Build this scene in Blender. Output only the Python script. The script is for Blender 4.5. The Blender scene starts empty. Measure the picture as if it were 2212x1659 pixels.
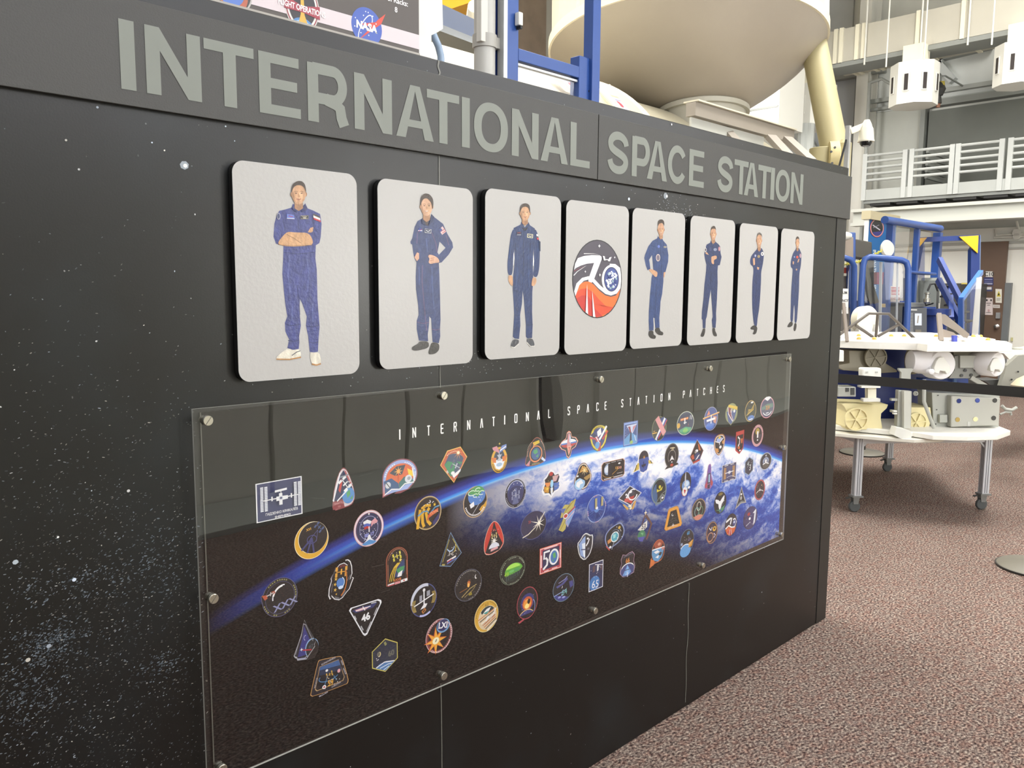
import bpy, bmesh, math, random
from mathutils import Vector, Matrix
from mathutils.geometry import tessellate_polygon
PI = math.pi
scene = bpy.context.scene
COL = scene.collection
# ------------------------------------------------------------------ camera
PXW, PXH = 2212, 1659
FPX = 1743.12
YAW, PITCH, ROLL = math.radians(45.2388), math.radians(-6.6342), math.radians(0.36783)
CAM = Vector((0.0, -1.625, 1.6))
_fw = Vector((math.cos(PITCH)*math.cos(YAW), math.cos(PITCH)*math.sin(YAW), math.sin(PITCH)))
_r0 = Vector((math.sin(YAW), -math.cos(YAW), 0))
_u0 = _r0.cross(_fw)
_rt = _r0*math.cos(ROLL) + _u0*math.sin(ROLL)
_up = -_r0*math.sin(ROLL) + _u0*math.cos(ROLL)
cd = bpy.data.cameras.new('camera'); cam = bpy.data.objects.new('camera', cd); COL.objects.link(cam)
cd.sensor_fit = 'HORIZONTAL'; cd.sensor_width = 36.0; cd.lens = FPX/PXW*36.0; cd.clip_start = 0.05; cd.clip_end = 200
m = Matrix(((_rt.x, _up.x, -_fw.x, CAM.x), (_rt.y, _up.y, -_fw.y, CAM.y), (_rt.z, _up.z, -_fw.z, CAM.z), (0, 0, 0, 1)))
cam.matrix_world = m
scene.camera = cam
# ------------------------------------------------------------------ world, exposure, ceiling light
scene.view_settings.view_transform = 'Standard'; scene.view_settings.look = 'None'
scene.view_settings.exposure = 0.0; scene.view_settings.gamma = 1.0; scene.view_settings.use_curve_mapping = False
w = bpy.data.worlds.new('world'); scene.world = w; w.use_nodes = True
w.node_tree.nodes['Background'].inputs[0].default_value = (1.0, 0.99, 0.97, 1)
w.node_tree.nodes['Background'].inputs[1].default_value = 0.9
def area(name, loc, sx, sy, power, rot=(0, 0, 0), col=(1.0, 0.975, 0.93), spread=125):
    l = bpy.data.lights.new(name, 'AREA'); l.shape = 'RECTANGLE'; l.size = sx; l.size_y = sy
    l.energy = power; l.color = col; l.spread = math.radians(spread)
    o = bpy.data.objects.new(name, l); o.location = loc; o.rotation_euler = rot; COL.objects.link(o); return o
for x, y, p in ((-1, -2.2, 40), (4, -2.2, 45), (3, 6, 600), (8, 3.5, 220), (7.6, -.6, 330), (11.5, .5, 260), (7, 8, 330), (11.0, 10, 300)):
    area('ceiling_lamp', (x, y, 8.6), 3.2, 2.2, p)
for y in (1.0, 4.5):
    area('wall_wash_lamp', (10.2, y, 4.2), 1.6, 0.5, 45, rot=(0, math.radians(-66), 0))  # added fill lights in mid-air, brightening the far wall
for x in (1.5, 5.0, 8.5):
    area('aisle_wash_lamp', (x, -2.6, 4.6), 2.0, 0.3, 75, rot=(math.radians(-42), 0, 0))  # added fill lights, brightening the opposite wall for its reflection in the acrylic
# ------------------------------------------------------------------ helpers
def ray(px, py): return _fw + _rt*((px-PXW/2)/FPX) - _up*((py-PXH/2)/FPX)
def at(px, py, dep): return CAM + ray(px, py)*dep
def WY(px, py, Y=0.0):
    d = ray(px, py); return CAM + d*((Y-CAM.y)/d.y)
def WX(px, py, X):
    d = ray(px, py); return CAM + d*((X-CAM.x)/d.x)
def WZ(px, py, Z=0.0):
    d = ray(px, py); return CAM + d*((Z-CAM.z)/d.z)
def lin(h, a=1.0):
    h = h.lstrip('#'); c = [int(h[i:i+2], 16)/255 for i in (0, 2, 4)]
    return tuple((v/12.92 if v <= 0.04045 else ((v+0.055)/1.055)**2.4) for v in c) + (a,)
MATS = {}
def mat(name, col, rough=0.5, metal=0.0, spec=0.5, noise=0.0, nscale=8.0, bump=0.0, bscale=60.0, emit=0.0, coat=0.0):
    if name in MATS: return MATS[name]
    m = bpy.data.materials.new(name); m.use_nodes = True; nt = m.node_tree; b = nt.nodes['Principled BSDF']
    c = lin(col) if isinstance(col, str) else col
    b.inputs['Base Color'].default_value = c
    b.inputs['Roughness'].default_value = rough; b.inputs['Metallic'].default_value = metal
    b.inputs['Specular IOR Level'].default_value = spec; b.inputs['Coat Weight'].default_value = coat
    if emit: b.inputs['Emission Color'].default_value = c; b.inputs['Emission Strength'].default_value = emit
    tc = None
    if noise or bump:
        tc = nt.nodes.new('ShaderNodeTexCoord')
    if noise:
        n = nt.nodes.new('ShaderNodeTexNoise'); n.inputs['Scale'].default_value = nscale; n.inputs['Detail'].default_value = 4
        nt.links.new(tc.outputs['Object'], n.inputs['Vector'])
        r = nt.nodes.new('ShaderNodeMapRange'); r.inputs[1].default_value = 0.3; r.inputs[2].default_value = 0.7
        r.inputs[3].default_value = 1-noise; r.inputs[4].default_value = 1+noise*0.5
        nt.links.new(n.outputs['Fac'], r.inputs[0])
        mx = nt.nodes.new('ShaderNodeVectorMath'); mx.operation = 'SCALE'; mx.inputs[0].default_value = c[:3]
        nt.links.new(r.outputs[0], mx.inputs['Scale']); nt.links.new(mx.outputs[0], b.inputs['Base Color'])
    if bump:
        n2 = nt.nodes.new('ShaderNodeTexNoise'); n2.inputs['Scale'].default_value = bscale; n2.inputs['Detail'].default_value = 3
        nt.links.new(tc.outputs['Object'], n2.inputs['Vector'])
        bp = nt.nodes.new('ShaderNodeBump'); bp.inputs['Strength'].default_value = bump; bp.inputs['Distance'].default_value = 0.01
        nt.links.new(n2.outputs['Fac'], bp.inputs['Height']); nt.links.new(bp.outputs[0], b.inputs['Normal'])
    MATS[name] = m; return m
def ink_mat(name, rough=0.35, mottle=0.0, mscale=90, bump=0.0):
    m = bpy.data.materials.new(name); m.use_nodes = True; nt = m.node_tree; b = nt.nodes['Principled BSDF']
    a = nt.nodes.new('ShaderNodeAttribute'); a.attribute_name = 'Col'
    out = a.outputs['Color']
    tc = nt.nodes.new('ShaderNodeTexCoord')
    if mottle:
        mp = nt.nodes.new('ShaderNodeMapping'); mp.inputs['Scale'].default_value = (1, 1, .55)
        nt.links.new(tc.outputs['Object'], mp.inputs[0])
        n = nt.nodes.new('ShaderNodeTexNoise'); n.inputs['Scale'].default_value = mscale; n.inputs['Detail'].default_value = 3
        nt.links.new(mp.outputs[0], n.inputs['Vector'])
        r = nt.nodes.new('ShaderNodeMapRange'); r.inputs[1].default_value = 0.3; r.inputs[2].default_value = 0.7
        r.inputs[3].default_value = 1-mottle; r.inputs[4].default_value = 1+mottle
        nt.links.new(n.outputs['Fac'], r.inputs[0])
        mx = nt.nodes.new('ShaderNodeVectorMath'); mx.operation = 'SCALE'
        nt.links.new(out, mx.inputs[0]); nt.links.new(r.outputs[0], mx.inputs['Scale']); out = mx.outputs[0]
    nt.links.new(out, b.inputs['Base Color'])
    b.inputs['Roughness'].default_value = rough
    if bump:
        n2 = nt.nodes.new('ShaderNodeTexNoise'); n2.inputs['Scale'].default_value = 130; n2.inputs['Detail'].default_value = 2
        nt.links.new(tc.outputs['Object'], n2.inputs['Vector'])
        bp = nt.nodes.new('ShaderNodeBump'); bp.inputs['Strength'].default_value = bump; bp.inputs['Distance'].default_value = 0.004
        nt.links.new(n2.outputs['Fac'], bp.inputs['Height']); nt.links.new(bp.outputs[0], b.inputs['Normal'])
    MATS[name] = m; return m
def tag(o, label=None, cat=None, group=None, kind=None):
    if label: o['label'] = label
    if cat: o['category'] = cat
    if group: o['group'] = group
    if kind: o['kind'] = kind
    return o
def empty(name, loc, label=None, cat=None, group=None, rz=0.0):
    o = bpy.data.objects.new(name, None); o.location = loc; o.rotation_euler = (0, 0, rz); o.empty_display_size = 0.05
    COL.objects.link(o); return tag(o, label, cat, group)
class MB:
    """collects boxes, tubes, lathes and prisms in world space and links them as one mesh object"""
    def __init__(s): s.bm = bmesh.new()
    def box(s, a, b):
        x0, x1 = sorted((a[0], b[0])); y0, y1 = sorted((a[1], b[1])); z0, z1 = sorted((a[2], b[2]))
        v = [s.bm.verts.new(p) for p in ((x0,y0,z0),(x1,y0,z0),(x1,y1,z0),(x0,y1,z0),(x0,y0,z1),(x1,y0,z1),(x1,y1,z1),(x0,y1,z1))]
        for f in ((0,3,2,1),(4,5,6,7),(0,1,5,4),(1,2,6,5),(2,3,7,6),(3,0,4,7)): s.bm.faces.new([v[i] for i in f])
        return s
    def beam(s, p, q, w, h, up=(0, 0, 1)):
        """rectangular bar from p to q, width w across, height h along up"""
        p, q = Vector(p), Vector(q); d = (q-p).normalized(); u = Vector(up)
        if abs(d.dot(u)) > 0.99: u = Vector((1, 0, 0))
        r = d.cross(u).normalized(); u = r.cross(d).normalized()
        V = []
        for c in (p, q):
            for a, b in ((-1, -1), (1, -1), (1, 1), (-1, 1)): V.append(s.bm.verts.new(c + r*(a*w/2) + u*(b*h/2)))
        for f in ((3,2,1,0),(4,5,6,7),(0,1,5,4),(1,2,6,5),(2,3,7,6),(3,0,4,7)): s.bm.faces.new([V[i] for i in f])
        return s
    def rings(s, rings, cap=True, closed=True):
        R = [[s.bm.verts.new(p) for p in r] for r in rings]; n = len(R[0])
        for i in range(len(R)-1):
            for j in range(n if closed else n-1):
                k = (j+1) % n; s.bm.faces.new((R[i][j], R[i][k], R[i+1][k], R[i+1][j]))
        if cap and n > 2:
            s.bm.faces.new(R[0][::-1]); s.bm.faces.new(R[-1])
        return s
    def lathe(s, base, axis, prof, n=24, ref=None):
        """prof = [(distance along axis, radius)]"""
        base, d = Vector(base), Vector(axis).normalized()
        u = d.orthogonal().normalized() if ref is None else Vector(ref); v = d.cross(u).normalized()
        return s.rings([[base + d*t + (u*math.cos(2*PI*j/n) + v*math.sin(2*PI*j/n))*max(r, 1e-4) for j in range(n)] for t, r in prof])
    def tube(s, pts, r, n=12):
        pts = [Vector(p) for p in pts]; rr = []; u = None
        for i, p in enumerate(pts):
            d = (pts[min(i+1, len(pts)-1)] - pts[max(i-1, 0)]).normalized()
            if u is None: u = d.orthogonal().normalized()
            u = (u - d*u.dot(d)).normalized(); v = d.cross(u)
            rr.append([p + (u*math.cos(2*PI*j/n) + v*math.sin(2*PI*j/n))*r for j in range(n)])
        return s.rings(rr)
    def prism(s, pts, vec):
        vec = Vector(vec); a = [Vector(p) for p in pts]; n = len(a)
        A = [s.bm.verts.new(p) for p in a]; B = [s.bm.verts.new(p+vec) for p in a]
        for t in tessellate_polygon([a]):
            s.bm.faces.new([A[i] for i in t]); s.bm.faces.new([B[i] for i in t[::-1]])
        for i in range(n):
            k = (i+1) % n; s.bm.faces.new((A[i], A[k], B[k], B[i]))
        return s
    def build(s, name, m, parent=None, smooth=False, bevel=0.0, angle=35):
        bmesh.ops.recalc_face_normals(s.bm, faces=s.bm.faces)
        me = bpy.data.meshes.new(name)
        # origin at the bottom centre of the mesh
        vs = [v.co for v in s.bm.verts]
        c = Vector(((min(v.x for v in vs)+max(v.x for v in vs))/2, (min(v.y for v in vs)+max(v.y for v in vs))/2, min(v.z for v in vs)))
        bmesh.ops.translate(s.bm, verts=s.bm.verts, vec=-c)
        if smooth:
            for f in s.bm.faces: f.smooth = True
            lim = math.radians(angle)
            for e in s.bm.edges:
                if len(e.link_faces) == 2 and e.calc_face_angle(0) > lim: e.smooth = False
        s.bm.to_mesh(me); s.bm.free()
        o = bpy.data.objects.new(name, me); COL.objects.link(o)
        mats = m if isinstance(m, (list, tuple)) else [m]
        for q in mats: me.materials.append(q)
        if parent is not None:
            o.parent = parent; o.location = c - world_loc(parent)
        else: o.location = c
        if bevel:
            bv = o.modifiers.new('bevel', 'BEVEL'); bv.width = bevel; bv.segments = 2; bv.limit_method = 'ANGLE'
        return o
def world_loc(o):
    v = Vector(o.location)
    while o.parent is not None: o = o.parent; v = v + Vector(o.location)
    return v
def kids(o): return [c for c in bpy.data.objects if c.parent == o]
def arc2(cx, cy, rx, ry, a0=0, a1=360, n=40):
    return [(cx+rx*math.cos(math.radians(a0+(a1-a0)*i/n)), cy+ry*math.sin(math.radians(a0+(a1-a0)*i/n))) for i in range(n+(0 if abs(a1-a0) >= 360 else 1))]
_TXT = {}
def text_tris(s, bold=0.0):
    """flat triangles of a word, scaled so that a capital is 1 high, centred on 0"""
    if (s, bold) in _TXT: return _TXT[(s, bold)]
    cu = bpy.data.curves.new('t', 'FONT'); cu.body = s; cu.size = 1; cu.offset = bold; cu.resolution_u = 3
    o = bpy.data.objects.new('t', cu); COL.objects.link(o)
    me = bpy.data.meshes.new_from_object(o.evaluated_get(bpy.context.evaluated_depsgraph_get()))
    me.calc_loop_triangles(); V = [(v.co.x, v.co.y) for v in me.vertices]
    T = [tuple(t.vertices) for t in me.loop_triangles]
    bpy.data.objects.remove(o); bpy.data.curves.remove(cu); bpy.data.meshes.remove(me)
    if not V: return ([], [], 0)
    x0, x1 = min(v[0] for v in V), max(v[0] for v in V); y0, y1 = min(v[1] for v in V), max(v[1] for v in V)
    k = 1/(y1-y0); V = [((x-(x0+x1)/2)*k, (y-(y0+y1)/2)*k) for x, y in V]
    _TXT[(s, bold)] = (V, T, (x1-x0)*k); return _TXT[(s, bold)]
def chaikin(p, it=2):
    p = list(p)
    for _ in range(it):
        q = []
        for i in range(len(p)):
            a, b = p[i], p[(i+1) % len(p)]; q += [(a[0]*.78+b[0]*.22, a[1]*.78+b[1]*.22), (a[0]*.22+b[0]*.78, a[1]*.22+b[1]*.78)]
        p = q
    return p
def earclip(p):
    n = len(p); idx = list(range(n)); T = []
    ar = sum(p[i][0]*p[(i+1) % n][1]-p[(i+1) % n][0]*p[i][1] for i in range(n))
    if ar < 0: idx.reverse()
    cr = lambda a, b, c: (p[b][0]-p[a][0])*(p[c][1]-p[a][1])-(p[b][1]-p[a][1])*(p[c][0]-p[a][0])
    guard = 0
    while len(idx) > 3 and guard < 4000:
        guard += 1; done = False
        for k in range(len(idx)):
            a, b, c = idx[k-1], idx[k], idx[(k+1) % len(idx)]
            if cr(a, b, c) <= 0: continue
            if any(cr(a, b, q) >= 0 and cr(b, c, q) >= 0 and cr(c, a, q) >= 0 for q in idx if q not in (a, b, c)): continue
            T.append((a, b, c)); idx.pop(k); done = True; break
        if not done: T.append((idx[-1], idx[0], idx[1])); idx.pop(0)
    if len(idx) == 3: T.append(tuple(idx))
    return T
class Art:
    """flat printed shapes stacked in thin layers on a plane; (a, b) plane coordinates -> world through fn(a, b, lift)"""
    EPS = 0.00016
    def __init__(s, fn): s.fn = fn; s.V = []; s.F = []; s.C = []; s.layer = 1
    def tris(s, V, T, col, same=False):
        if not same: s.layer += 1
        if getattr(s, 'clip', None):
            cx, cy, rx, ry = s.clip; W2 = []
            for x, y in V:
                d = math.hypot((x-cx)/rx, (y-cy)/ry); W2.append((x, y) if d <= 1 else (cx+(x-cx)/d, cy+(y-cy)/d))
            V = W2
        b = len(s.V); s.V += [s.fn(x, y, s.layer*s.EPS) for x, y in V]
        c = lin(col) if isinstance(col, str) else col
        for t in T: s.F.append([b+i for i in t]); s.C.append(c)
        return s
    def poly(s, pts, col, holes=(), same=False):
        if getattr(s, 'smooth', False) and len(pts) > 5 and len(pts) < 36: pts = chaikin(pts)
        if not holes:
            pts = list(pts); return s.tris(pts, earclip(pts), col, same)
        loops = [list(pts)] + [list(h) for h in holes]
        T = tessellate_polygon([[Vector((x, y, 0)) for x, y in l] for l in loops])
        flat = [q for l in loops for q in l]
        return s.tris(flat, T, col, same)
    def ell(s, cx, cy, rx, ry, col, a0=0, a1=360, same=False): return s.poly(arc2(cx, cy, rx, ry, a0, a1), col, same=same)
    def ring(s, cx, cy, rx, ry, w, col, same=False):
        return s.poly(arc2(cx, cy, rx, ry), col, [arc2(cx, cy, rx-w, ry-w)], same)
    def stroke(s, pts, w, col, same=False, taper=False, closed=False):
        P = list(pts)
        if closed: P = P + [P[0], P[1]]
        n = len(P); L, R = [], []
        for i in range(n):
            a, b = P[max(i-1, 0)], P[min(i+1, n-1)]
            dx, dy = b[0]-a[0], b[1]-a[1]; l = math.hypot(dx, dy) or 1; k = w/2*((1-i/(n-1)) if taper else 1)
            L.append((P[i][0]-dy/l*k, P[i][1]+dx/l*k)); R.append((P[i][0]+dy/l*k, P[i][1]-dx/l*k))
        V = L+R; T = []
        for i in range(n-1): T += [(i, i+1, n+i+1), (i, n+i+1, n+i)]
        return s.tris(V, T, col, same)
    def text(s, txt, x, y, h, col, rot=0, bold=0.0, ax=1.0, ay=1.0, sx=1.0):
        """ax, ay: plane units per true length unit, so that letters keep their shape"""
        V, T, wd = text_tris(txt, bold); c, q = math.cos(math.radians(rot)), math.sin(math.radians(rot))
        VV = [(x+((a*h*sx)*c-(b*h)*q)*ax, y+((a*h*sx)*q+(b*h)*c)*ay) for a, b in V]
        return s.tris(VV, T, col)
    def build(s, name, m, parent, origin=None):
        me = bpy.data.meshes.new(name)
        c = Vector([(min(v[i] for v in s.V)+max(v[i] for v in s.V))/2 for i in range(3)]) if origin is None else Vector(origin)
        me.from_pydata([tuple(Vector(v)-c) for v in s.V], [], s.F)
        ca = me.color_attributes.new('Col', 'FLOAT_COLOR', 'CORNER')
        k = 0
        for f, col in zip(s.F, s.C):
            for _ in f: ca.data[k].color = col; k += 1
        me.materials.append(m)
        o = bpy.data.objects.new(name, me); COL.objects.link(o)
        if parent is not None: o.parent = parent; o.location = c - world_loc(parent)
        else: o.location = c
        return o
INK = ink_mat('printed_ink', 0.4)
PHOTO = ink_mat('printed_photo', 0.4, mottle=0.22, bump=0.25)
# ------------------------------------------------------------------ the hall
def carpet():
    m = bpy.data.materials.new('carpet'); m.use_nodes = True; nt = m.node_tree; b = nt.nodes['Principled BSDF']
    tc = nt.nodes.new('ShaderNodeTexCoord')
    mp = nt.nodes.new('ShaderNodeMapping'); mp.inputs['Scale'].default_value = (1.0, 1.5, 1); mp.inputs['Rotation'].default_value = (0, 0, 0.4)
    nt.links.new(tc.outputs['Object'], mp.inputs[0])
    n1 = nt.nodes.new('ShaderNodeTexNoise'); n1.inputs['Scale'].default_value = 75; n1.inputs['Detail'].default_value = 3; n1.inputs['Roughness'].default_value = .6
    n2 = nt.nodes.new('ShaderNodeTexNoise'); n2.inputs['Scale'].default_value = 2.2; n2.inputs['Detail'].default_value = 3
    n3 = nt.nodes.new('ShaderNodeTexNoise'); n3.inputs['Scale'].default_value = 32; n3.inputs['Detail'].default_value = 2
    for n in (n1, n2, n3): nt.links.new(mp.outputs[0], n.inputs['Vector'])
    r1 = nt.nodes.new('ShaderNodeValToRGB'); e = r1.color_ramp.elements
    e[0].position = 0.36; e[0].color = lin('#352b2a'); e[1].position = 0.66; e[1].color = lin('#b3a698')
    k = e.new(0.48); k.color = lin('#6e605a'); k = e.new(0.55); k.color = lin('#85776e')
    nt.links.new(n1.outputs['Fac'], r1.inputs[0])
    r2 = nt.nodes.new('ShaderNodeValToRGB'); e = r2.color_ramp.elements
    e[0].position = 0.4; e[0].color = (1, 1, 1, 1); e[1].position = 0.68; e[1].color = lin('#f7e0dc')
    nt.links.new(n3.outputs['Fac'], r2.inputs[0])
    mx = nt.nodes.new('ShaderNodeMix'); mx.data_type = 'RGBA'; mx.blend_type = 'MULTIPLY'; mx.inputs[0].default_value = 1
    nt.links.new(r1.outputs[0], mx.inputs[6]); nt.links.new(r2.outputs[0], mx.inputs[7])
    r3 = nt.nodes.new('ShaderNodeValToRGB'); e = r3.color_ramp.elements
    e[0].position = 0.3; e[0].color = (.86, .86, .86, 1); e[1].position = 0.7; e[1].color = (1, 1, 1, 1)
    nt.links.new(n2.outputs['Fac'], r3.inputs[0])
    mx2 = nt.nodes.new('ShaderNodeMix'); mx2.data_type = 'RGBA'; mx2.blend_type = 'MULTIPLY'; mx2.inputs[0].default_value = 1
    nt.links.new(mx.outputs[2], mx2.inputs[6]); nt.links.new(r3.outputs[0], mx2.inputs[7])
    nt.links.new(mx2.outputs[2], b.inputs['Base Color'])
    b.inputs['Roughness'].default_value = 0.95; b.inputs['Specular IOR Level'].default_value = 0.1
    bp = nt.nodes.new('ShaderNodeBump'); bp.inputs['Strength'].default_value = 0.7; bp.inputs['Distance'].default_value = 0.012
    nt.links.new(n1.outputs['Fac'], bp.inputs['Height']); nt.links.new(bp.outputs[0], b.inputs['Normal'])
    return m
XF = 15.0
fl = MB().box((-5, -5, -0.2), (XF, 15, 0)).build('floor', carpet()); tag(fl, kind='structure')
M_pale = mat('pale_paint', '#e6e4da', 0.7, noise=0.05, nscale=1.2)
M_grey = mat('grey_paint', '#a9aca8', 0.6, noise=0.08, nscale=1.5)
M_greyd = mat('mid_grey_paint', '#8b8e8a', 0.6, noise=0.08, nscale=1.0)
M_white = mat('white_paint', '#dddcd4', 0.55)
M_warm = mat('warm_white', '#e9e4cf', 0.5)
cl = MB().box((-5, -5, 9.0), (XF+.3, 15.3, 9.2)).build('ceiling', M_white); tag(cl, kind='structure')
# opposite side of the aisle (seen mirrored in the poster's acrylic)
def ribbed():
    mb = MB(); mb.box((-5, -4.4, 0), (5.98, -4.16, 9)); mb.box((6.42, -4.4, 0), (XF, -4.16, 9)); mb.box((5.98, -4.4, 3.4), (6.42, -4.16, 9))
    x = -4.9; k = 0
    while x < XF-.7:
        if not (5.4 < x < 6.41):
            mb.box((x, -4.16, 0.03), (x+0.62, -4.10-0.012*(k % 2), 8.9))
        x += 0.66; k += 1
    mb.box((5.95, -4.16, 0), (5.99, -4.05, 3.4)); mb.box((6.33, -4.16, 0), (6.37, -4.05, 3.4))
    return mb
tag(MB().box((5.9, -4.6, 0), (6.5, -4.55, 3.5)).box((5.9, -4.6, 0), (5.92, -4.4, 3.5)).box((6.48, -4.6, 0), (6.5, -4.4, 3.5)).build('door_3', mat('dark_doorway', '#1c1b1a', .8)), kind='structure')  # dark box added behind the doorway gap to keep outside light out
tag(ribbed().build('wall_right', mat('pale_curtain', '#d9d9cf', 0.8, noise=0.05, nscale=2)), kind='structure')
tag(MB().box((-5, -4.1, 0), (XF-.3, -3.4, 0.035)).build('trim_1', mat('grey_plinth', '#a2a69f', 0.6)), kind='structure')
M_glow = mat('window_daylight', '#f4f7ff', 1.0, emit=2.1)  # unseen glowing panels, added high opposite to brighten the upper partition
for i in range(5):
    x0 = -4.4+2.75*i
    tag(MB().box((x0, -4.16, 2.75), (x0+2.4, -4.09, 7.6)).build('window_%d' % (i+1), M_glow), kind='structure')
lc = empty('display_case', (3.95, -4.05, 1.3), 'shallow lit display case on the far side of the aisle facing the partition', 'display case')  # unseen light source, added for the glare between the first two boards
MB().box((3.55, -4.085, 1.33), (4.35, -3.98, 2.12)).build('case_body', mat('case_grey', '#8a8a86', .5), lc)
MB().box((3.60, -3.98, 1.38), (4.30, -3.972, 2.07)).build('lit_panel', mat('lit_panel', '#fbfaf4', .6, emit=40.0), lc)
# ------------------------------------------------------------------ exhibit partition
def wall_mat():
    m = bpy.data.materials.new('starfield_laminate'); m.use_nodes = True; nt = m.node_tree; b = nt.nodes['Principled BSDF']
    tc = nt.nodes.new('ShaderNodeTexCoord')
    n = nt.nodes.new('ShaderNodeTexNoise'); n.inputs['Scale'].default_value = 3.2; n.inputs['Detail'].default_value = 6
    nt.links.new(tc.outputs['Object'], n.inputs['Vector'])
    r = nt.nodes.new('ShaderNodeValToRGB'); e = r.color_ramp.elements
    e[0].position = 0.5; e[0].color = lin('#100f0e'); e[1].position = 0.8; e[1].color = lin('#1a1e20')
    nt.links.new(n.outputs['Fac'], r.inputs[0]); nt.links.new(r.outputs[0], b.inputs['Base Color'])
    b.inputs['Roughness'].default_value = 0.33; b.inputs['Specular IOR Level'].default_value = 0.44
    n2 = nt.nodes.new('ShaderNodeTexNoise'); n2.inputs['Scale'].default_value = 260
    nt.links.new(tc.outputs['Object'], n2.inputs['Vector'])
    bp = nt.nodes.new('ShaderNodeBump'); bp.inputs['Strength'].default_value = 0.05; bp.inputs['Distance'].default_value = 0.002
    nt.links.new(n2.outputs['Fac'], bp.inputs['Height']); nt.links.new(bp.outputs[0], b.inputs['Normal'])
    return m
XR = 3.80; ZT = 2.172
part_root = empty('exhibit_partition', (1.2, 0.06, 0), 'long black exhibit partition printed with small stars, carrying the boards and the poster', 'partition')
MB().box((-1.6, 0.0, 0.0), (XR, 0.14, ZT)).build('panel', wall_mat(), part_root, bevel=0.003)
random.seed(4)
sa = Art(lambda x, z, l: (x, -0.0006-l, z)); sa.EPS = 0.00001
def star(x, z, r, br, el=1.0, an=0.0, tint=None):
    c = tint or random.choice([(1, 1, 1), (0.8, 0.9, 1), (0.75, 0.85, 1), (1, 0.95, 0.85)])
    n = 7; ca, sn = math.cos(an), math.sin(an); pts = []
    for j in range(n):
        a = 2*PI*j/n; u, v = math.cos(a)*r*el, math.sin(a)*r; pts.append((x+u*ca-v*sn, z+u*sn+v*ca))
    sa.poly(pts, (c[0]*br, c[1]*br, c[2]*br, 1), same=True)
def okstar(x, z): return not (0.66 < x < 3.28 and 0.52 < z < 1.37)
cnt = 0
while cnt < 5200:      # crowded star cloud low at the near end
    x = random.uniform(0.2, 0.70); z = random.uniform(0.2, 1.75)
    d = math.exp(-((z-0.85)/0.42)**2)*(0.5+0.8*math.exp(-((x-0.42)/0.16)**2))
    if random.random() > d: continue
    star(x, z, random.uniform(0.0004, 0.0010), random.choice([.05, .08, .12, .18, .35])*random.uniform(.5, 1.1), random.uniform(1.2, 3.2), random.uniform(-.3, 1.0)); cnt += 1
for px, py, n, sx_, sz_ in ((110, 1390, 420, .030, .022), (60, 1500, 300, .04, .03), (350, 1440, 120, .03, .015), (170, 1250, 150, .05, .02), (330, 1230, 260, .05, .05)):
    P = WY(px, py)
    for _ in range(n): star(random.gauss(P.x, sx_), random.gauss(P.z, sz_), random.uniform(.0005, .0014), random.uniform(.03, .22), random.uniform(1.2, 3), random.uniform(-.3, 1), (.7, .84, 1))
for _ in range(420):   # second cloud in the strip between boards and poster
    x = random.gauss(1.62, 0.42); z = random.gauss(1.40, 0.05)
    if okstar(x, z): star(x, z, random.uniform(0.0005, 0.0013), random.uniform(.06, .3), random.uniform(1, 1.8), random.uniform(-.5, 1))
for _ in range(170):
    x = random.gauss(2.42, 0.08); z = random.gauss(1.865, 0.03)
    star(x, z, random.uniform(0.0006, 0.0018), random.uniform(.1, .5), 1.2, 0)
for _ in range(1000):
    x = random.uniform(0.2, XR-.02); z = random.uniform(0.03, ZT-.01)
    if okstar(x, z): star(x, z, random.uniform(0.0005, 0.0017), random.choice([.04, .07, .1, .2, .5]), random.uniform(1, 1.7), random.uniform(0, 3))
for px, py, r, b in ((398, 357, .0085, .32), (400, 358, .004, .8), (355, 325, .0016, .6), (328, 308, .0016, .6), (487, 273, .0016, .7), (33, 1214, .0045, .5), (160, 1252, .0036, .8), (125, 1160, .002, .8),
                     (66, 140, .0016, .5), (210, 232, .0022, .4), (1437, 423, .011, .3), (1440, 424, .005, .7), (1358, 430, .005, .7), (170, 366, .002, .4), (460, 130, .0016, .5), (277, 1060, .003, .5),
                     (60, 1425, .004, .5), (105, 1395, .004, .4), (1645, 1279, .003, .6), (455, 70, .0015, .4), (142, 303, .002, .4), (1450, 269, .0035, .7)):
    P = WY(px, py); sa.layer += 5; star(P.x, P.z, r, b, 1.1, .3)
sp = sa.build('star_print', mat_star := ink_mat('star_ink', 0.42), part_root)
seam = mat('seam_edge', '#a9aaa4', 0.5)
def vseam(xs, z0, z1, wd=0.0032):
    a = Art(lambda x, z, l: (x, -0.0009-l, z)); n = 24
    a.stroke([(xs+0.004*math.sin(i*.55)*math.sin(i*.13), z0+(z1-z0)*i/n) for i in range(n+1)], wd, '#66665f')
    return a.build('panel_seam', mat_star, part_root)
xs1 = WY(948, 380).x; vseam(xs1, 0.02, 1.945); vseam(xs1, 2.10, ZT-.002, .005)
vseam(WY(1487, 1300).x, 0.02, 0.50, .004)
MB().box((WY(1806, 500).x, -0.0022, 0.0), (XR+.001, 0, ZT-0.2)).build('end_trim', mat('end_trim', '#1d1c1a', 0.45), part_root)
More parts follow.
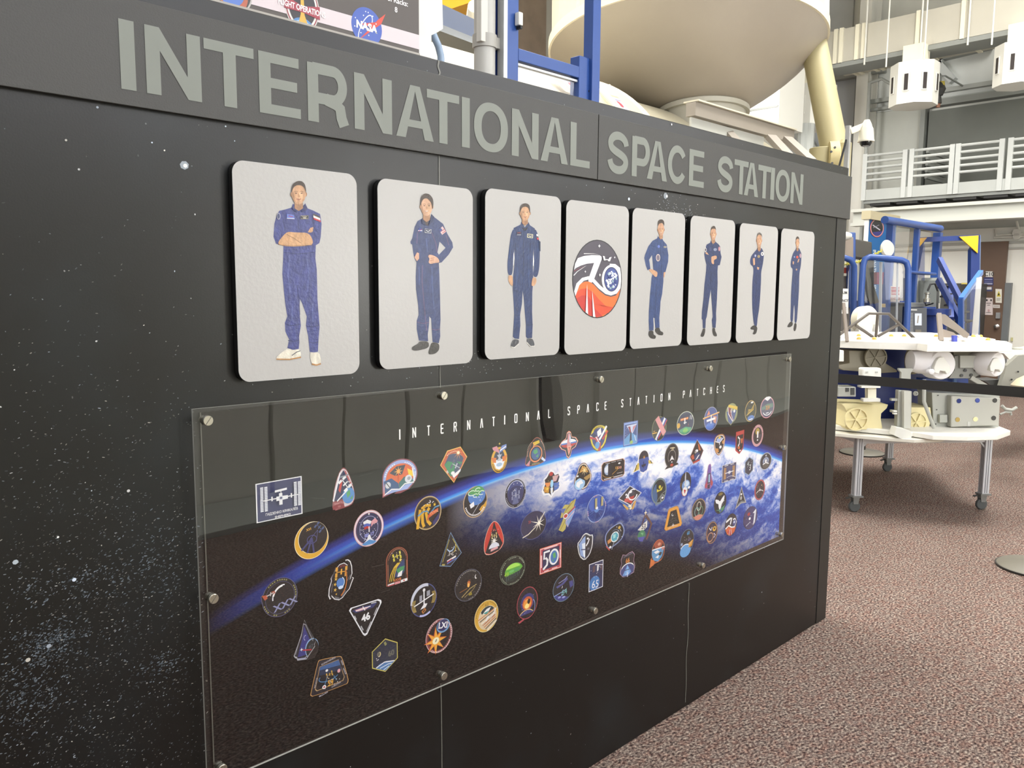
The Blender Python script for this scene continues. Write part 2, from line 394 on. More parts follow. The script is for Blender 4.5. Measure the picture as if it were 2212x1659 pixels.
# ------------------------------------------------------------------ sign boards and letters
M_sign = mat('sign_grey', '#383734', 0.5, spec=0.5, bump=0.08, bscale=300)
M_letter = mat('letter_vinyl', '#767a72', 0.5)
SY = -0.0125; LZ0, LZ1 = 1.9665, 2.0915
XS = WY(1292, 330, SY).x
def signboard(x0, x1, lab):
    r = empty('sign_board', ((x0+x1)/2, SY/2, 1.938), lab, 'sign')
    MB().box((x0, SY, 1.938), (x1, -0.0005, 2.132)).build('board', M_sign, r, bevel=.001)
    return r
sg1 = signboard(-1.55, XS-.0015, 'long dark grey sign board lettered INTERNATIONAL along the top of the partition')
sg2 = signboard(XS+.0015, XR+.012, 'dark grey sign board lettered SPACE STATION at the far top of the partition')
def glyph(A, ch, x0, x1, z0, z1, t, b):
    W, H = x1-x0, z1-z0; c = '#ffffff'
    P = lambda *q: A.poly([(x0+u, z0+v) for u, v in q], c, same=False)
    R = lambda a, bb, cc, d: P((a, bb), (cc, bb), (cc, d), (a, d))
    S = lambda pts, w: A.stroke([(x0+u, z0+v) for u, v in pts], w, c, same=False)
    if ch == 'I': R(0, 0, W, H)
    elif ch == 'N':
        R(0, 0, t, H); R(W-t, 0, W, H); P((0, H), (t, H), (W, 0), (W-t, 0))
    elif ch == 'T': R(0, H-b, W, H); R(W/2-t/2, 0, W/2+t/2, H)
    elif ch == 'E': R(0, 0, t, H); R(0, H-b, W*.97, H); R(0, H/2-b*.42, W*.92, H/2+b*.58); R(0, 0, W, b)
    elif ch == 'L': R(0, 0, t, H); R(0, 0, W, b)
    elif ch == 'A':
        k = t*1.06; P((0, 0), (k, 0), (W/2+k*.12, H), (W/2-k*.52, H)); P((W, 0), (W-k, 0), (W/2-k*.12, H), (W/2+k*.52, H))
        R(W*.22, H*.21, W*.78, H*.21+b*.85)
    elif ch == 'O': A.poly([(x0+W/2+W/2*math.copysign(abs(math.cos(a))**.92, math.cos(a)), z0+H/2+(H/2+.001)*math.copysign(abs(math.sin(a))**.92, math.sin(a))) for a in [2*PI*i/56 for i in range(56)]], c,
                           [[(x0+W/2+(W/2-t)*math.copysign(abs(math.cos(a))**.9, math.cos(a)), z0+H/2+(H/2-b)*math.copysign(abs(math.sin(a))**.9, math.sin(a))) for a in [2*PI*i/56 for i in range(56)]]], same=False)
    elif ch in 'RP':
        R(0, 0, t, H); hz = H*.5 if ch == 'R' else H*.46
        r = (H-b/2-(hz-b/2))/2; cy = H-b/2-r; ex = W-t/2-r*.78
        S([(t*.5, H-b/2), (ex, H-b/2)] + [(ex+r*.78*math.cos(a), cy+r*math.sin(a)) for a in [PI/2-PI*i/18 for i in range(1, 18)]] + [(ex, hz-b/2), (t*.5, hz-b/2)], (t+b)/2)
        if ch == 'R': S([(W*.45, hz-b/2), (W*.68, hz-b*.8), (W*.80, H*.30), (W*.83, H*.14), (W*.90, 0)], t*1.0)
    elif ch == 'C':
        S([(W/2+(W/2-t/2)*math.cos(a), H/2+(H/2-b/2)*math.sin(a)) for a in [math.radians(33+294*i/40) for i in range(41)]], (t+b)/2)
    elif ch == 'S':
        K = [(1.02,.735),(.95,.865),(.75,.965),(.5,1.0),(.25,.968),(.06,.87),(.0,.75),(.07,.635),(.25,.56),(.5,.5),(.75,.44),(.94,.36),(1.0,.25),(.94,.13),(.76,.032),(.5,0),(.24,.032),(.05,.13),(-.03,.275)]
        Q = []
        for k in range(len(K)-1):
            p_0, p_1, p_2, p_3 = K[max(k-1, 0)], K[k], K[k+1], K[min(k+2, len(K)-1)]
            for s_ in range(4):
                f = s_/4; Q.append(tuple(.5*(2*p_1[d]+(p_2[d]-p_0[d])*f+(2*p_0[d]-5*p_1[d]+4*p_2[d]-p_3[d])*f*f+(3*p_1[d]-p_0[d]-3*p_2[d]+p_3[d])*f**3) for d in (0, 1)))
        Q.append(K[-1]); S([(t/2+u*(W-t), b/2+v*(H-b)) for u, v in Q], (t+b)/2*1.04)
def sign_text(word, spans, root):
    for ch, (a, b_) in zip(word, spans):
        xa, xb = WY(a, 150+(a-262)*.19+45, SY).x, WY(b_, 150+(b_-262)*.19+45, SY).x
        A = Art(lambda x, z, l: (x, SY-0.0008-l, z)); A.EPS = 0.00006
        glyph(A, ch, xa, xb, LZ0, LZ1, 0.0272, 0.0205)
        me = A.build('letter', M_letter, root)
sign_text('INTERNATIONAL', [(262, 295), (317.5, 436.5), (444, 551), (561, 650), (665.5, 752), (766, 847), (855.5, 936.5), (922, 991.5), (997, 1014.3), (1023.2, 1096.4), (1104.7, 1162.2), (1167, 1225.7), (1230.6, 1272.7)], sg1)
sign_text('SPACESTATION', [(1311, 1355.7), (1363, 1402), (1396, 1439.2), (1439.8, 1481.2), (1486, 1518.5), (1547.5, 1580.2), (1583, 1613), (1605, 1635.6), (1634, 1662), (1661.5, 1669.7), (1672.2, 1702.7), (1705, 1731)], sg2)
# ------------------------------------------------------------------ photo boards
BY = -0.020
M_bface = mat('board_white', '#aeaca9', 0.34, spec=0.3, bump=0.05, bscale=110)
M_bside = mat('board_black_edge', '#0c0c0c', 0.5)
def photo_board(i, lpx, tpx, bpx, lab):
    xl = lpx; W_ = 0.3016; zt, zb = tpx, bpx; r = 0.026
    root = empty('photo_board', (xl+W_/2, BY/2, zb), lab, 'picture board', 'white boards in a row on the partition')
    out = []
    for cx, cz, a0 in ((xl+W_-r, zt-r, 0), (xl+r, zt-r, 90), (xl+r, zb+r, 180), (xl+W_-r, zb+r, 270)):
        out += [(cx+r*math.cos(math.radians(a0+9*k)), cz+r*math.sin(math.radians(a0+9*k))) for k in range(11)]
    MB().prism([(x, BY+.0012, z) for x, z in out], (0, 0.0155, 0)).build('backing', M_bside, root)
    MB().prism([(x, BY, z) for x, z in out], (0, 0.0014, 0)).build('white_face', M_bface, root)
    return root
ZA = lambda p: (490+p[0]/3.2536, 330+p[1]/3.2536)
ZB = lambda p: (1030+p[0]/4.1478, 390+p[1]/4.1478)
ZC = lambda p: (1350+p[0]/4.8791, 430+p[1]/4.8791)
def wart(Z):
    A = Art(lambda a, b, l: tuple(WY(*Z((a, b)), BY-0.0004) + Vector((0, -l, 0)))); A.EPS = 0.00004; A.smooth = True; return A
_bt = [(527, 347), (834, 386), (1061, 407), (1237, 432), (1375.6, 449), (1500.6, 466), (1606, 482), (1694, 493.5)]
_bb = [(539, 825), (840, 797.7), (1062.5, 776.7), (1228, 766.6), (1368, 753.8), (1491, 746.3), (1598, 740.5), (1688, 735)]
_bl = [(509, 600), (818, 600), (1048, 600), (1221.5, 600), (1363.5, 605), (1488, 610), (1594, 612), (1683.2, 615)]
labs = ['white board with a printed man in blue flight suit, arms folded, white trainers',
        'white board with a printed person in blue flight suit, hands on hips, dark boots',
        'white board with a printed man in blue flight suit standing straight, arms at his sides',
        'white board with a round orange and black emblem numbered 70',
        'white board with a printed man in blue suit, one hand on hip, round chest badge',
        'white board with a printed man in navy suit, arms folded, feet apart',
        'white board with a printed grey-haired man in navy suit, body turned, arms crossed',
        'last white board of the row, with a printed slim person in navy suit']
boards = []
for i in range(8):
    xl = WY(*_bl[i], BY).x; boards.append(photo_board(i, xl, WY(*_bt[i], BY).z, WY(*_bb[i], BY).z, labs[i]))
SK = '#b98f6c'; SKD = '#9a7254'
def face(A, cx, cy, rx, ry, hair, skin=SK, beard=False):
    A.ell(cx-rx*1.02, cy+ry*.1, rx*.16, ry*.2, SKD); A.ell(cx+rx*1.02, cy+ry*.1, rx*.16, ry*.2, SKD)
    A.poly([(cx-rx*.55, cy+ry*.5), (cx+rx*.55, cy+ry*.5), (cx+rx*.62, cy+ry*1.35), (cx, cy+ry*1.6), (cx-rx*.62, cy+ry*1.35)], SKD)
    A.ell(cx, cy, rx, ry, skin)
    A.ell(cx+rx*.3, cy+ry*.25, rx*.35, ry*.4, '#c49c78')
    A.poly([(cx-rx*.98, cy-ry*.3), (cx-rx*.7, cy+ry*.1), (cx-rx*.55, cy+ry*.7), (cx-rx*.2, cy+ry*.98), (cx-rx*.7, cy+ry*.72), (cx-rx*.95, cy+ry*.25)], SKD)
    A.ell(cx-rx*.4, cy+ry*.0, rx*.17, ry*.045, '#8a6248'); A.ell(cx+rx*.4, cy+ry*.0, rx*.17, ry*.045, '#8a6248')
    A.ell(cx-rx*.4, cy+ry*.0, rx*.10, ry*.032, '#32241c'); A.ell(cx+rx*.4, cy+ry*.0, rx*.10, ry*.032, '#32241c')
    A.stroke([(cx-rx*.66, cy-ry*.13), (cx-rx*.4, cy-ry*.17), (cx-rx*.16, cy-ry*.12)], ry*.035, '#5a4232'); A.stroke([(cx+rx*.66, cy-ry*.13), (cx+rx*.4, cy-ry*.17), (cx+rx*.16, cy-ry*.12)], ry*.035, '#5a4232')
    A.poly([(cx-rx*.05, cy-ry*.05), (cx+rx*.1, cy+ry*.25), (cx+rx*.16, cy+ry*.33), (cx-rx*.14, cy+ry*.33)], '#a67c5c')
    A.stroke([(cx-rx*.32, cy+ry*.5), (cx, cy+ry*.57), (cx+rx*.32, cy+ry*.5)], ry*.075, '#8c5244')
    if beard: A.stroke([(cx-rx*.24, cy+ry*.51), (cx, cy+ry*.55), (cx+rx*.24, cy+ry*.51)], ry*.04, '#efe8e0')
    A.poly(hair, '#3a2d24' if not beard == 'g' else '#5a5550')
def folds(A, lines, col, w=5):
    for l in lines: A.stroke(l, w, col)
# board 1
A = wart(ZA); S1 = '#3a4078'; S1d = '#2c3160'
A.poly([(463,358),(456,385),(405,400),(368,408),(350,440),(334,500),(328,590),(345,638),(398,655),(396,740),(390,850),(400,960),(412,1070),(425,1150),(408,1195),(411,1255),(438,1312),(425,1372),(466,1385),(505,1378),(510,1330),(508,1290),(520,1215),(510,1110),(514,1028),(530,1060),(562,1150),(556,1215),(572,1290),(583,1400),(612,1403),(640,1398),(645,1300),(652,1225),(646,1150),(637,1030),(634,900),(632,820),(622,740),(625,650),(650,635),(660,590),(666,500),(655,430),(605,405),(565,390),(552,355),(515,400)], S1)
folds(A, [[(496,930),(500,1010),(508,1060),(512,1140)], [(400,700),(500,712),(620,700)], [(470,420),(500,470),(505,540)], [(395,470),(410,540)], [(600,430),(610,520),(640,560)], [(410,1200),(450,1215),(515,1205)], [(556,1215),(600,1222),(650,1212)], [(430,1318),(470,1326),(508,1316)], [(575,1330),(610,1338),(642,1330)]], S1d, 6)
folds(A, [[(440,720),(430,860),(445,980)], [(560,720),(575,860),(565,980)], [(460,1080),(455,1180)], [(600,1060),(605,1190)]], '#4a5288', 12)
A.poly([(355,632),(405,570),(430,555),(480,560),(580,562),(612,640),(560,655),(440,660),(375,650)], '#ba9068')
A.stroke([(420,575),(470,600),(520,635)], 5, '#8b6748'); A.stroke([(360,645),(450,655),(600,648)], 4, '#8b6748')
A.poly([(568,558),(585,528),(607,522),(604,552),(590,562)], SK)
A.poly([(425,1375),(375,1410),(345,1440),(355,1455),(460,1450),(520,1435),(518,1395),(505,1380),(466,1388)], '#cdc7b8'); A.stroke([(347,1450),(440,1452),(520,1436)], 9, '#a87a48'); A.stroke([(455,1425),(490,1400),(515,1392)], 6, '#4b4e55')
A.poly([(585,1402),(585,1450),(600,1490),(655,1488),(662,1465),(650,1405),(612,1404)], '#cdc7b8'); A.stroke([(596,1484),(628,1492),(660,1482)], 10, '#a87a48')
A.poly([(418,430),(470,437),(475,465),(420,462)], '#5a6bb0'); A.stroke([(420,460),(474,464)], 4, '#d9dcf0'); A.stroke([(432,445),(462,449)], 4, '#9b2f3a')
A.poly([(515,442),(573,440),(572,466),(517,466)], '#23263a'); A.stroke([(517,444),(571,442),(570,464),(519,464)], 2.5, '#b9b08e', closed=True); A.stroke([(528,450),(560,449)], 3, '#b9b08e'); A.stroke([(534,458),(556,458)], 4, '#cfcab2')
A.poly([(605,428),(650,448),(658,488),(607,468)], '#e8e4dc'); A.poly([(605,428),(650,448),(652,460),(606,440)], '#4a4030'); A.poly([(606,455),(656,475),(658,488),(607,468)], '#b02a35')
A.ell(362, 446, 13, 24, '#8a8aa0'); A.ell(362, 446, 9, 18, '#3c4468')
A.poly([(456,385),(470,360),(500,398),(490,420),(462,400)], S1d); A.poly([(565,390),(550,360),(516,400),(530,418),(556,402)], S1d)
face(A, 503, 285, 49, 78, [(452,285),(453,240),(468,212),(495,198),(525,200),(545,220),(554,260),(553,290),(545,250),(520,228),(485,228),(462,248)])
A.build('printed_person', PHOTO, boards[0])
# board 2
A = wart(ZA); S2 = '#2f3b64'; S2d = '#232d50'
A.poly([(1385,455),(1340,480),(1320,520),(1303,600),(1290,625),(1292,640),(1303,645),(1310,700),(1318,740),(1333,770),(1328,870),(1330,960),(1345,1070),(1348,1140),(1335,1180),(1335,1240),(1350,1320),(1415,1325),(1412,1280),(1422,1200),(1422,1150),(1436,1165),(1440,1240),(1446,1330),(1490,1338),(1500,1290),(1498,1240),(1502,1170),(1498,1000),(1494,860),(1490,775),(1510,770),(1560,715),(1590,665),(1585,630),(1550,570),(1520,500),(1455,450),(1438,430),(1425,475),(1395,485)], S2,
       [[(1495,625),(1480,700),(1490,717),(1537,668),(1512,640)]])
folds(A, [[(1375,790),(1372,900),(1385,1050),(1395,1160),(1405,1250)], [(1340,560),(1335,640)], [(1440,560),(1470,640),(1478,700)], [(1540,580),(1560,650)], [(1338,1190),(1380,1200),(1420,1192)], [(1440,1240),(1470,1246),(1498,1238)]], '#5b4a6a', 5)
folds(A, [[(1440,800),(1445,950),(1455,1100)], [(1350,800),(1352,930)], [(1400,600),(1410,700)]], '#3f4d78', 10)
A.poly([(1383,478),(1420,476),(1415,515),(1392,507)], '#3a2f34')
A.poly([(1318,735),(1335,700),(1350,705),(1350,745),(1335,762)], '#c69a80'); A.poly([(1420,715),(1450,720),(1485,740),(1496,772),(1460,775),(1430,783),(1415,770),(1425,745),(1413,730)], '#c69a80')
A.stroke([(1428,742),(1460,738)], 3, '#8f6350'); A.stroke([(1424,760),(1455,752)], 3, '#8f6350')
A.poly([(1350,1325),(1345,1340),(1300,1365),(1300,1385),(1330,1392),(1420,1372),(1418,1325)], '#3c3a38'); A.poly([(1438,1330),(1425,1370),(1415,1405),(1425,1418),(1465,1412),(1492,1385),(1492,1340)], '#35332f')
A.poly([(1488,540),(1515,517),(1540,555),(1512,577)], '#c9a9a8'); A.poly([(1488,540),(1503,528),(1516,545),(1500,558)], '#3a4a80'); A.stroke([(1507,552),(1530,535)], 4, '#a8404a'); A.stroke([(1513,565),(1537,549)], 4, '#a8404a')
A.poly([(1388,533),(1437,538),(1435,567),(1388,562)], '#24304f'); A.stroke([(1390,535),(1435,540),(1433,565),(1390,560)], 3, '#e3e3e3', closed=True); A.stroke([(1398,545),(1412,553),(1428,546)], 4, '#e3e3e3')
A.ell(1357, 543, 13, 16, '#2a3a7c'); A.stroke([(1342,546),(1372,548)], 5, '#cfd2e0'); A.stroke([(1345,553),(1370,536)], 3, '#a83040')
A.poly([(1385,455),(1382,478),(1400,512),(1372,500),(1366,470)], S2d); A.poly([(1438,432),(1426,476),(1416,515),(1448,480),(1455,450)], S2d)
face(A, 1402, 372, 41, 72, [(1358,355),(1362,310),(1385,285),(1420,290),(1445,320),(1450,360),(1440,405),(1436,352),(1405,318),(1378,325),(1364,350),(1360,380)], '#bf9678', True)
A.build('printed_person', PHOTO, boards[1])
# board 3
A = wart(ZB); S3 = '#22345e'; S3d = '#182646'
A.poly([(330,425),(305,480),(295,560),(285,640),(273,740),(277,845),(315,850),(324,775),(332,650),(345,520)], S3); A.poly([(520,430),(540,460),(560,540),(565,640),(560,790),(540,870),(500,855),(512,770),(512,660),(500,520)], S3)
A.poly([(398,370),(390,395),(330,425),(325,500),(335,600),(340,700),(334,780),(325,860),(322,980),(330,1100),(335,1200),(322,1400),(340,1415),(378,1420),(390,1300),(388,1200),(405,1100),(410,985),(420,1050),(430,1180),(440,1290),(440,1400),(455,1415),(495,1410),(500,1300),(495,1180),(497,1000),(505,900),(502,790),(503,700),(508,600),(520,500),(520,430),(475,400),(463,372),(430,420)], S3)
A.poly([(330,640),(334,690),(330,760),(324,765),(326,700)], '#e4e2de'); A.poly([(507,660),(513,720),(508,770),(502,760),(503,700)], '#e4e2de')
folds(A, [[(418,430),(418,700),(412,900),(410,980)], [(345,560),(350,640)], [(480,560),(478,640)], [(330,985),(370,992)], [(335,1200),(360,1210),(388,1202)], [(440,1290),(470,1296),(500,1288)]], S3d, 5)
folds(A, [[(360,600),(365,800),(350,960)], [(465,600),(460,800),(470,960)], [(300,560),(292,700)], [(545,560),(545,700)]], '#2c416c', 9)
A.poly([(402,415),(430,432),(456,415),(448,440),(430,452),(412,440)], '#20222c')
A.poly([(280,848),(318,850),(322,900),(322,948),(300,935),(282,900)], SK); A.poly([(500,865),(532,873),(533,910),(515,945),(487,945),(492,900)], SK)
for pts in ([(325,1420),(302,1470),(305,1490),(330,1497),(365,1480),(378,1440),(370,1425)], [(450,1415),(445,1440),(470,1480),(500,1490),(518,1475),(505,1430),(490,1415)]): A.poly(pts, '#44464c')
A.stroke([(304,1488),(335,1496),(374,1462)], 6, '#d8d6ce'); A.stroke([(447,1450),(480,1486),(518,1482)], 6, '#d8d6ce')
A.poly([(355,458),(397,458),(397,492),(355,492)], '#20263f'); A.stroke([(362,470),(390,466)], 5, '#8a2f3c'); A.stroke([(357,487),(395,487)], 4, '#b9bcc8')
A.poly([(450,475),(502,482),(500,517),(448,510)], '#cfc9a8'); A.poly([(455,481),(497,487),(495,511),(453,505)], '#20263f'); A.stroke([(460,493),(476,501),(492,496)], 5, '#e6e2d0')
A.poly([(530,480),(545,483),(552,530),(537,530)], '#e6e4e0'); A.poly([(533,497),(548,500),(551,516),(536,514)], '#2d2a3a'); A.poly([(535,512),(550,514),(552,530),(537,530)], '#c0303a')
A.poly([(556,540),(568,548),(568,635),(558,630)], S3d)
face(A, 429, 288, 43, 72, [(384,292),(385,240),(405,208),(440,203),(468,220),(474,260),(472,300),(462,250),(440,234),(410,236),(394,256)])
A.build('printed_person', PHOTO, boards[2])
# board 4: emblem
A = wart(ZB); A.smooth = False; cx, cy, rx, ry = 1077, 882, 223, 352
A.ell(cx, cy, rx, ry, '#1d1a20'); A.clip = (cx, cy, rx-7, ry-8); A.ell(cx, cy, rx-7, ry-8, '#4a4550')
def inE(pts): # keep inside the rim
    o = []
    for x, y in pts:
        d = math.hypot((x-cx)/(rx-7), (y-cy)/(ry-8))
        o.append((x, y) if d <= 1 else (cx+(x-cx)/d, cy+(y-cy)/d))
    return o
wave = [(866, 1030), (880, 1000), (905, 930), (950, 885), (1000, 872), (1040, 890), (1100, 955), (1160, 1003), (1200, 1015), (1245, 1000), (1275, 960), (1288, 900), (1286, 840), (1270, 790), (1235, 762), (1190, 760), (1155, 775)]
low = [(872, 1010), (890, 965), (925, 925), (970, 905), (1010, 905), (1050, 935), (1100, 990), (1150, 1028), (1200, 1042), (1245, 1030), (1285, 975)]
A.poly(inE(low + [(1300, 1000), (1290, 1060), (1260, 1130), (1210, 1190), (1140, 1228), (1077, 1236), (1010, 1222), (950, 1175), (905, 1110), (880, 1050)]), '#d5692c')
A.poly(inE([(876, 1020), (930, 972), (985, 965), (1040, 1000), (1090, 1060), (1150, 1120), (1215, 1150), (1240, 1165), (1190, 1210), (1077, 1236), (1000, 1218), (930, 1155), (890, 1080)]), '#c9482b')
A.poly(inE([(888, 1060), (940, 1030), (990, 1030), (1030, 1080), (1060, 1150), (1110, 1200), (1130, 1235), (1040, 1232), (960, 1190), (905, 1115)]), '#b8342e')
A.stroke(wave[:-1], 30, '#e8e6e6')
A.poly(inE([(872, 800), (880, 745), (905, 695), (960, 676), (1030, 668), (1100, 670), (1117, 682), (1118, 705), (1050, 882), (1030, 915), (1000, 905), (1000, 880), (1050, 738), (985, 745), (930, 762), (885, 785)]), '#e8e6e6')
A.stroke([(958, 655), (1040, 655), (1095, 663)], 6, '#e8e6e6', taper=True); A.stroke([(868, 850), (900, 815), (960, 775), (985, 760)], 7, '#e8e6e6', taper=True); A.stroke([(870, 812), (920, 785), (980, 762)], 5, '#8a3038', taper=True)
A.ring(1205, 885, 86, 130, 20, '#e8e6e6'); A.ell(1205, 885, 67, 110, '#1b1830'); A.ell(1205, 885, 62, 104, '#3d4a86')
random.seed(12)
for k in range(46):
    a_ = random.uniform(0, 2*PI); q_ = math.sqrt(random.random())*.86; x, y = 1205+58*q_*math.cos(a_), 885+98*q_*math.sin(a_)
    A.poly([(x+random.uniform(5, 15)*math.cos(t*1.05), y+random.uniform(5, 16)*math.sin(t*1.05)) for t in range(6)], random.choice(['#e4e6ee', '#dfe3ec', '#f0f1f5', '#8fa9b4', '#2c3a78', '#4a5c9c', '#c3cee0']))
for x0, w0 in ((982, 26), (1028, 24)): A.poly([(x0, 925 if x0 < 1000 else 985), (x0-w0*.55+(20 if x0 > 1000 else 0), 1185 if x0 < 1000 else 1222), (x0+w0*.35+(20 if x0 > 1000 else 0), 1200 if x0 < 1000 else 1225)], '#efeeee')
for x, y, r in ((1092, 587, 17), (1230, 689, 11), (1097, 846, 16), (966, 816, 12)):
    A.poly([(x, y-r), (x+r*.22, y-r*.25), (x+r*.7, y), (x+r*.22, y+r*.25), (x, y+r), (x-r*.22, y+r*.25), (x-r*.7, y), (x-r*.22, y-r*.25)], '#f2f0f0')
for q in ([(1122,675),(1140,678),(1148,716),(1132,716)], [(1180,690),(1202,684),(1186,724),(1166,722)], [(1145,705),(1170,703),(1170,713),(1145,713)]): A.poly(q, '#d9d5d8')
A.build('printed_emblem', INK, boards[3])
def simple(i, suit, holes, headc, hair, hands, boots, badges, col, cold, fold, g=False):
    A = wart(ZC); A.poly(suit, col, holes)
    folds(A, fold, cold, 5)
    for h in hands: A.poly(h, '#bb9070')
    for b in boots: A.poly(b, '#2f2d2c')
    for b in badges: A.ell(*b)
    face(A, *headc, hair, '#b58a6c', True if not g else 'g')
    A.build('printed_person', PHOTO, boards[i])
simple(4, [(348,388),(338,415),(290,440),(245,500),(210,590),(203,620),(220,700),(238,750),(268,735),(262,680),(255,640),(285,590),(295,700),(300,760),(280,830),(275,900),(265,1000),(252,1180),(250,1290),(255,1385),(300,1385),(302,1330),(298,1250),(312,1255),(320,1360),(365,1355),(362,1250),(370,1170),(375,1080),(392,1000),(405,870),(405,820),(430,760),(455,660),(458,590),(440,480),(405,440),(385,400),(375,430)], [],
       (378, 318, 33, 68), [(345,292),(344,240),(362,215),(395,215),(411,240),(412,292),(404,256),(376,250),(354,262)],
       [[(262,735),(300,745),(345,770),(337,820),(315,820),(290,790),(250,750)], [(408,770),(428,770),(412,830),(405,825)]],
       [[(250,1385),(245,1435),(270,1468),(320,1475),(327,1440),(300,1430),(300,1387)], [(320,1358),(315,1390),(345,1430),(400,1438),(405,1405),(370,1390),(365,1355)]],
       [(348, 618, 22, 38, '#cdbcae'), (348, 618, 17, 30, '#6b6272'), (354, 500, 13, 15, '#5b6cb0'), (422, 505, 18, 10, '#8a8578')], '#2b3f6c', '#1f2f55', [[(330,900),(325,1050),(315,1250)], [(370,460),(385,700),(380,820)], [(300,600),(305,720)], [(255,1180),(290,1190)]])
simple(5, [(905,435),(898,460),(860,480),(848,520),(835,580),(845,640),(858,690),(855,760),(838,900),(828,1040),(812,1180),(808,1260),(818,1275),(820,1360),(848,1362),(852,1270),(862,1240),(885,1080),(905,955),(915,1100),(925,1240),(915,1275),(922,1355),(955,1357),(962,1270),(960,1200),(970,1050),(977,880),(975,760),(980,700),(1000,695),(1018,610),(1008,570),(1003,500),(985,475),(955,450),(948,432),(928,480)], [],
       (930, 363, 29, 70), [(902,335),(907,300),(930,280),(950,290),(959,335),(948,312),(914,312)],
       [[(848,555),(865,562),(885,590),(850,577)], [(910,605),(965,592),(968,630),(935,640),(940,690),(912,680),(908,630)]],
       [[(822,1362),(810,1400),(793,1440),(805,1453),(830,1450),(845,1400),(846,1363)], [(920,1357),(920,1400),(935,1445),(968,1448),(968,1425),(950,1390),(948,1357)]],
       [(848, 535, 10, 24, '#d6d2cc'), (848, 535, 6, 16, '#262a44'), (899, 530, 11, 20, '#39406a'), (950, 532, 19, 15, '#7a8098'), (992, 525, 10, 24, '#b9868a')], '#243259', '#1a2444', [[(920,500),(925,580)], [(850,640),(900,700),(970,690)], [(830,1040),(870,1050)], [(905,760),(905,950)]])
simple(6, [(1395,510),(1390,530),(1362,560),(1330,600),(1318,650),(1322,690),(1352,715),(1355,770),(1345,850),(1340,1000),(1342,1170),(1360,1340),(1390,1350),(1398,1250),(1412,1180),(1425,1040),(1435,850),(1435,770),(1455,680),(1465,590),(1455,540),(1435,510),(1412,555)], [],
       (1413, 430, 27, 78), [(1389,405),(1393,365),(1415,349),(1440,368),(1446,412),(1438,385),(1415,372),(1400,380)],
       [[(1348,625),(1368,620),(1370,690),(1355,700),(1350,670)], [(1390,715),(1415,720),(1410,745),(1395,742)]],
       [[(1360,1325),(1320,1355),(1325,1375),(1360,1378),(1355,1400),(1342,1420),(1360,1430),(1385,1415),(1398,1350)]],
       [(1447, 578, 14, 20, '#e2dcd8'), (1447, 578, 6, 9, '#40384a'), (1373, 597, 8, 13, '#a9aed0'), (1408, 605, 14, 16, '#8b7a55')], '#23315a', '#192546', [[(1385,780),(1380,1000),(1378,1250)], [(1350,700),(1400,690),(1450,680)], [(1410,580),(1430,650)]], True)
simple(7, [(1805,505),(1800,530),(1775,560),(1755,620),(1745,680),(1748,720),(1770,735),(1760,850),(1750,1000),(1748,1150),(1742,1290),(1770,1300),(1775,1180),(1783,1100),(1790,1200),(1785,1300),(1810,1310),(1822,1150),(1835,950),(1838,780),(1855,700),(1862,580),(1850,550),(1832,510),(1818,545)], [],
       (1817, 455, 18, 62), [(1799,440),(1803,405),(1818,391),(1832,405),(1839,445),(1832,418),(1808,418)],
       [[(1768,655),(1782,660),(1778,690),(1768,685)], [(1825,635),(1838,630),(1830,665),(1815,670)], [(1800,735),(1815,735),(1812,755),(1802,750)]],
       [[(1740,1290),(1708,1340),(1715,1352),(1745,1350),(1768,1330),(1770,1298)], [(1785,1305),(1775,1370),(1780,1393),(1797,1390),(1808,1350),(1808,1310)]],
       [(1815, 612, 13, 15, '#b5443a'), (1848, 597, 9, 24, '#b0909c'), (1785, 610, 6, 10, '#8fa0cc')], '#25345c', '#1b2748', [[(1800,780),(1795,1000)], [(1765,690),(1810,700),(1850,690)]])
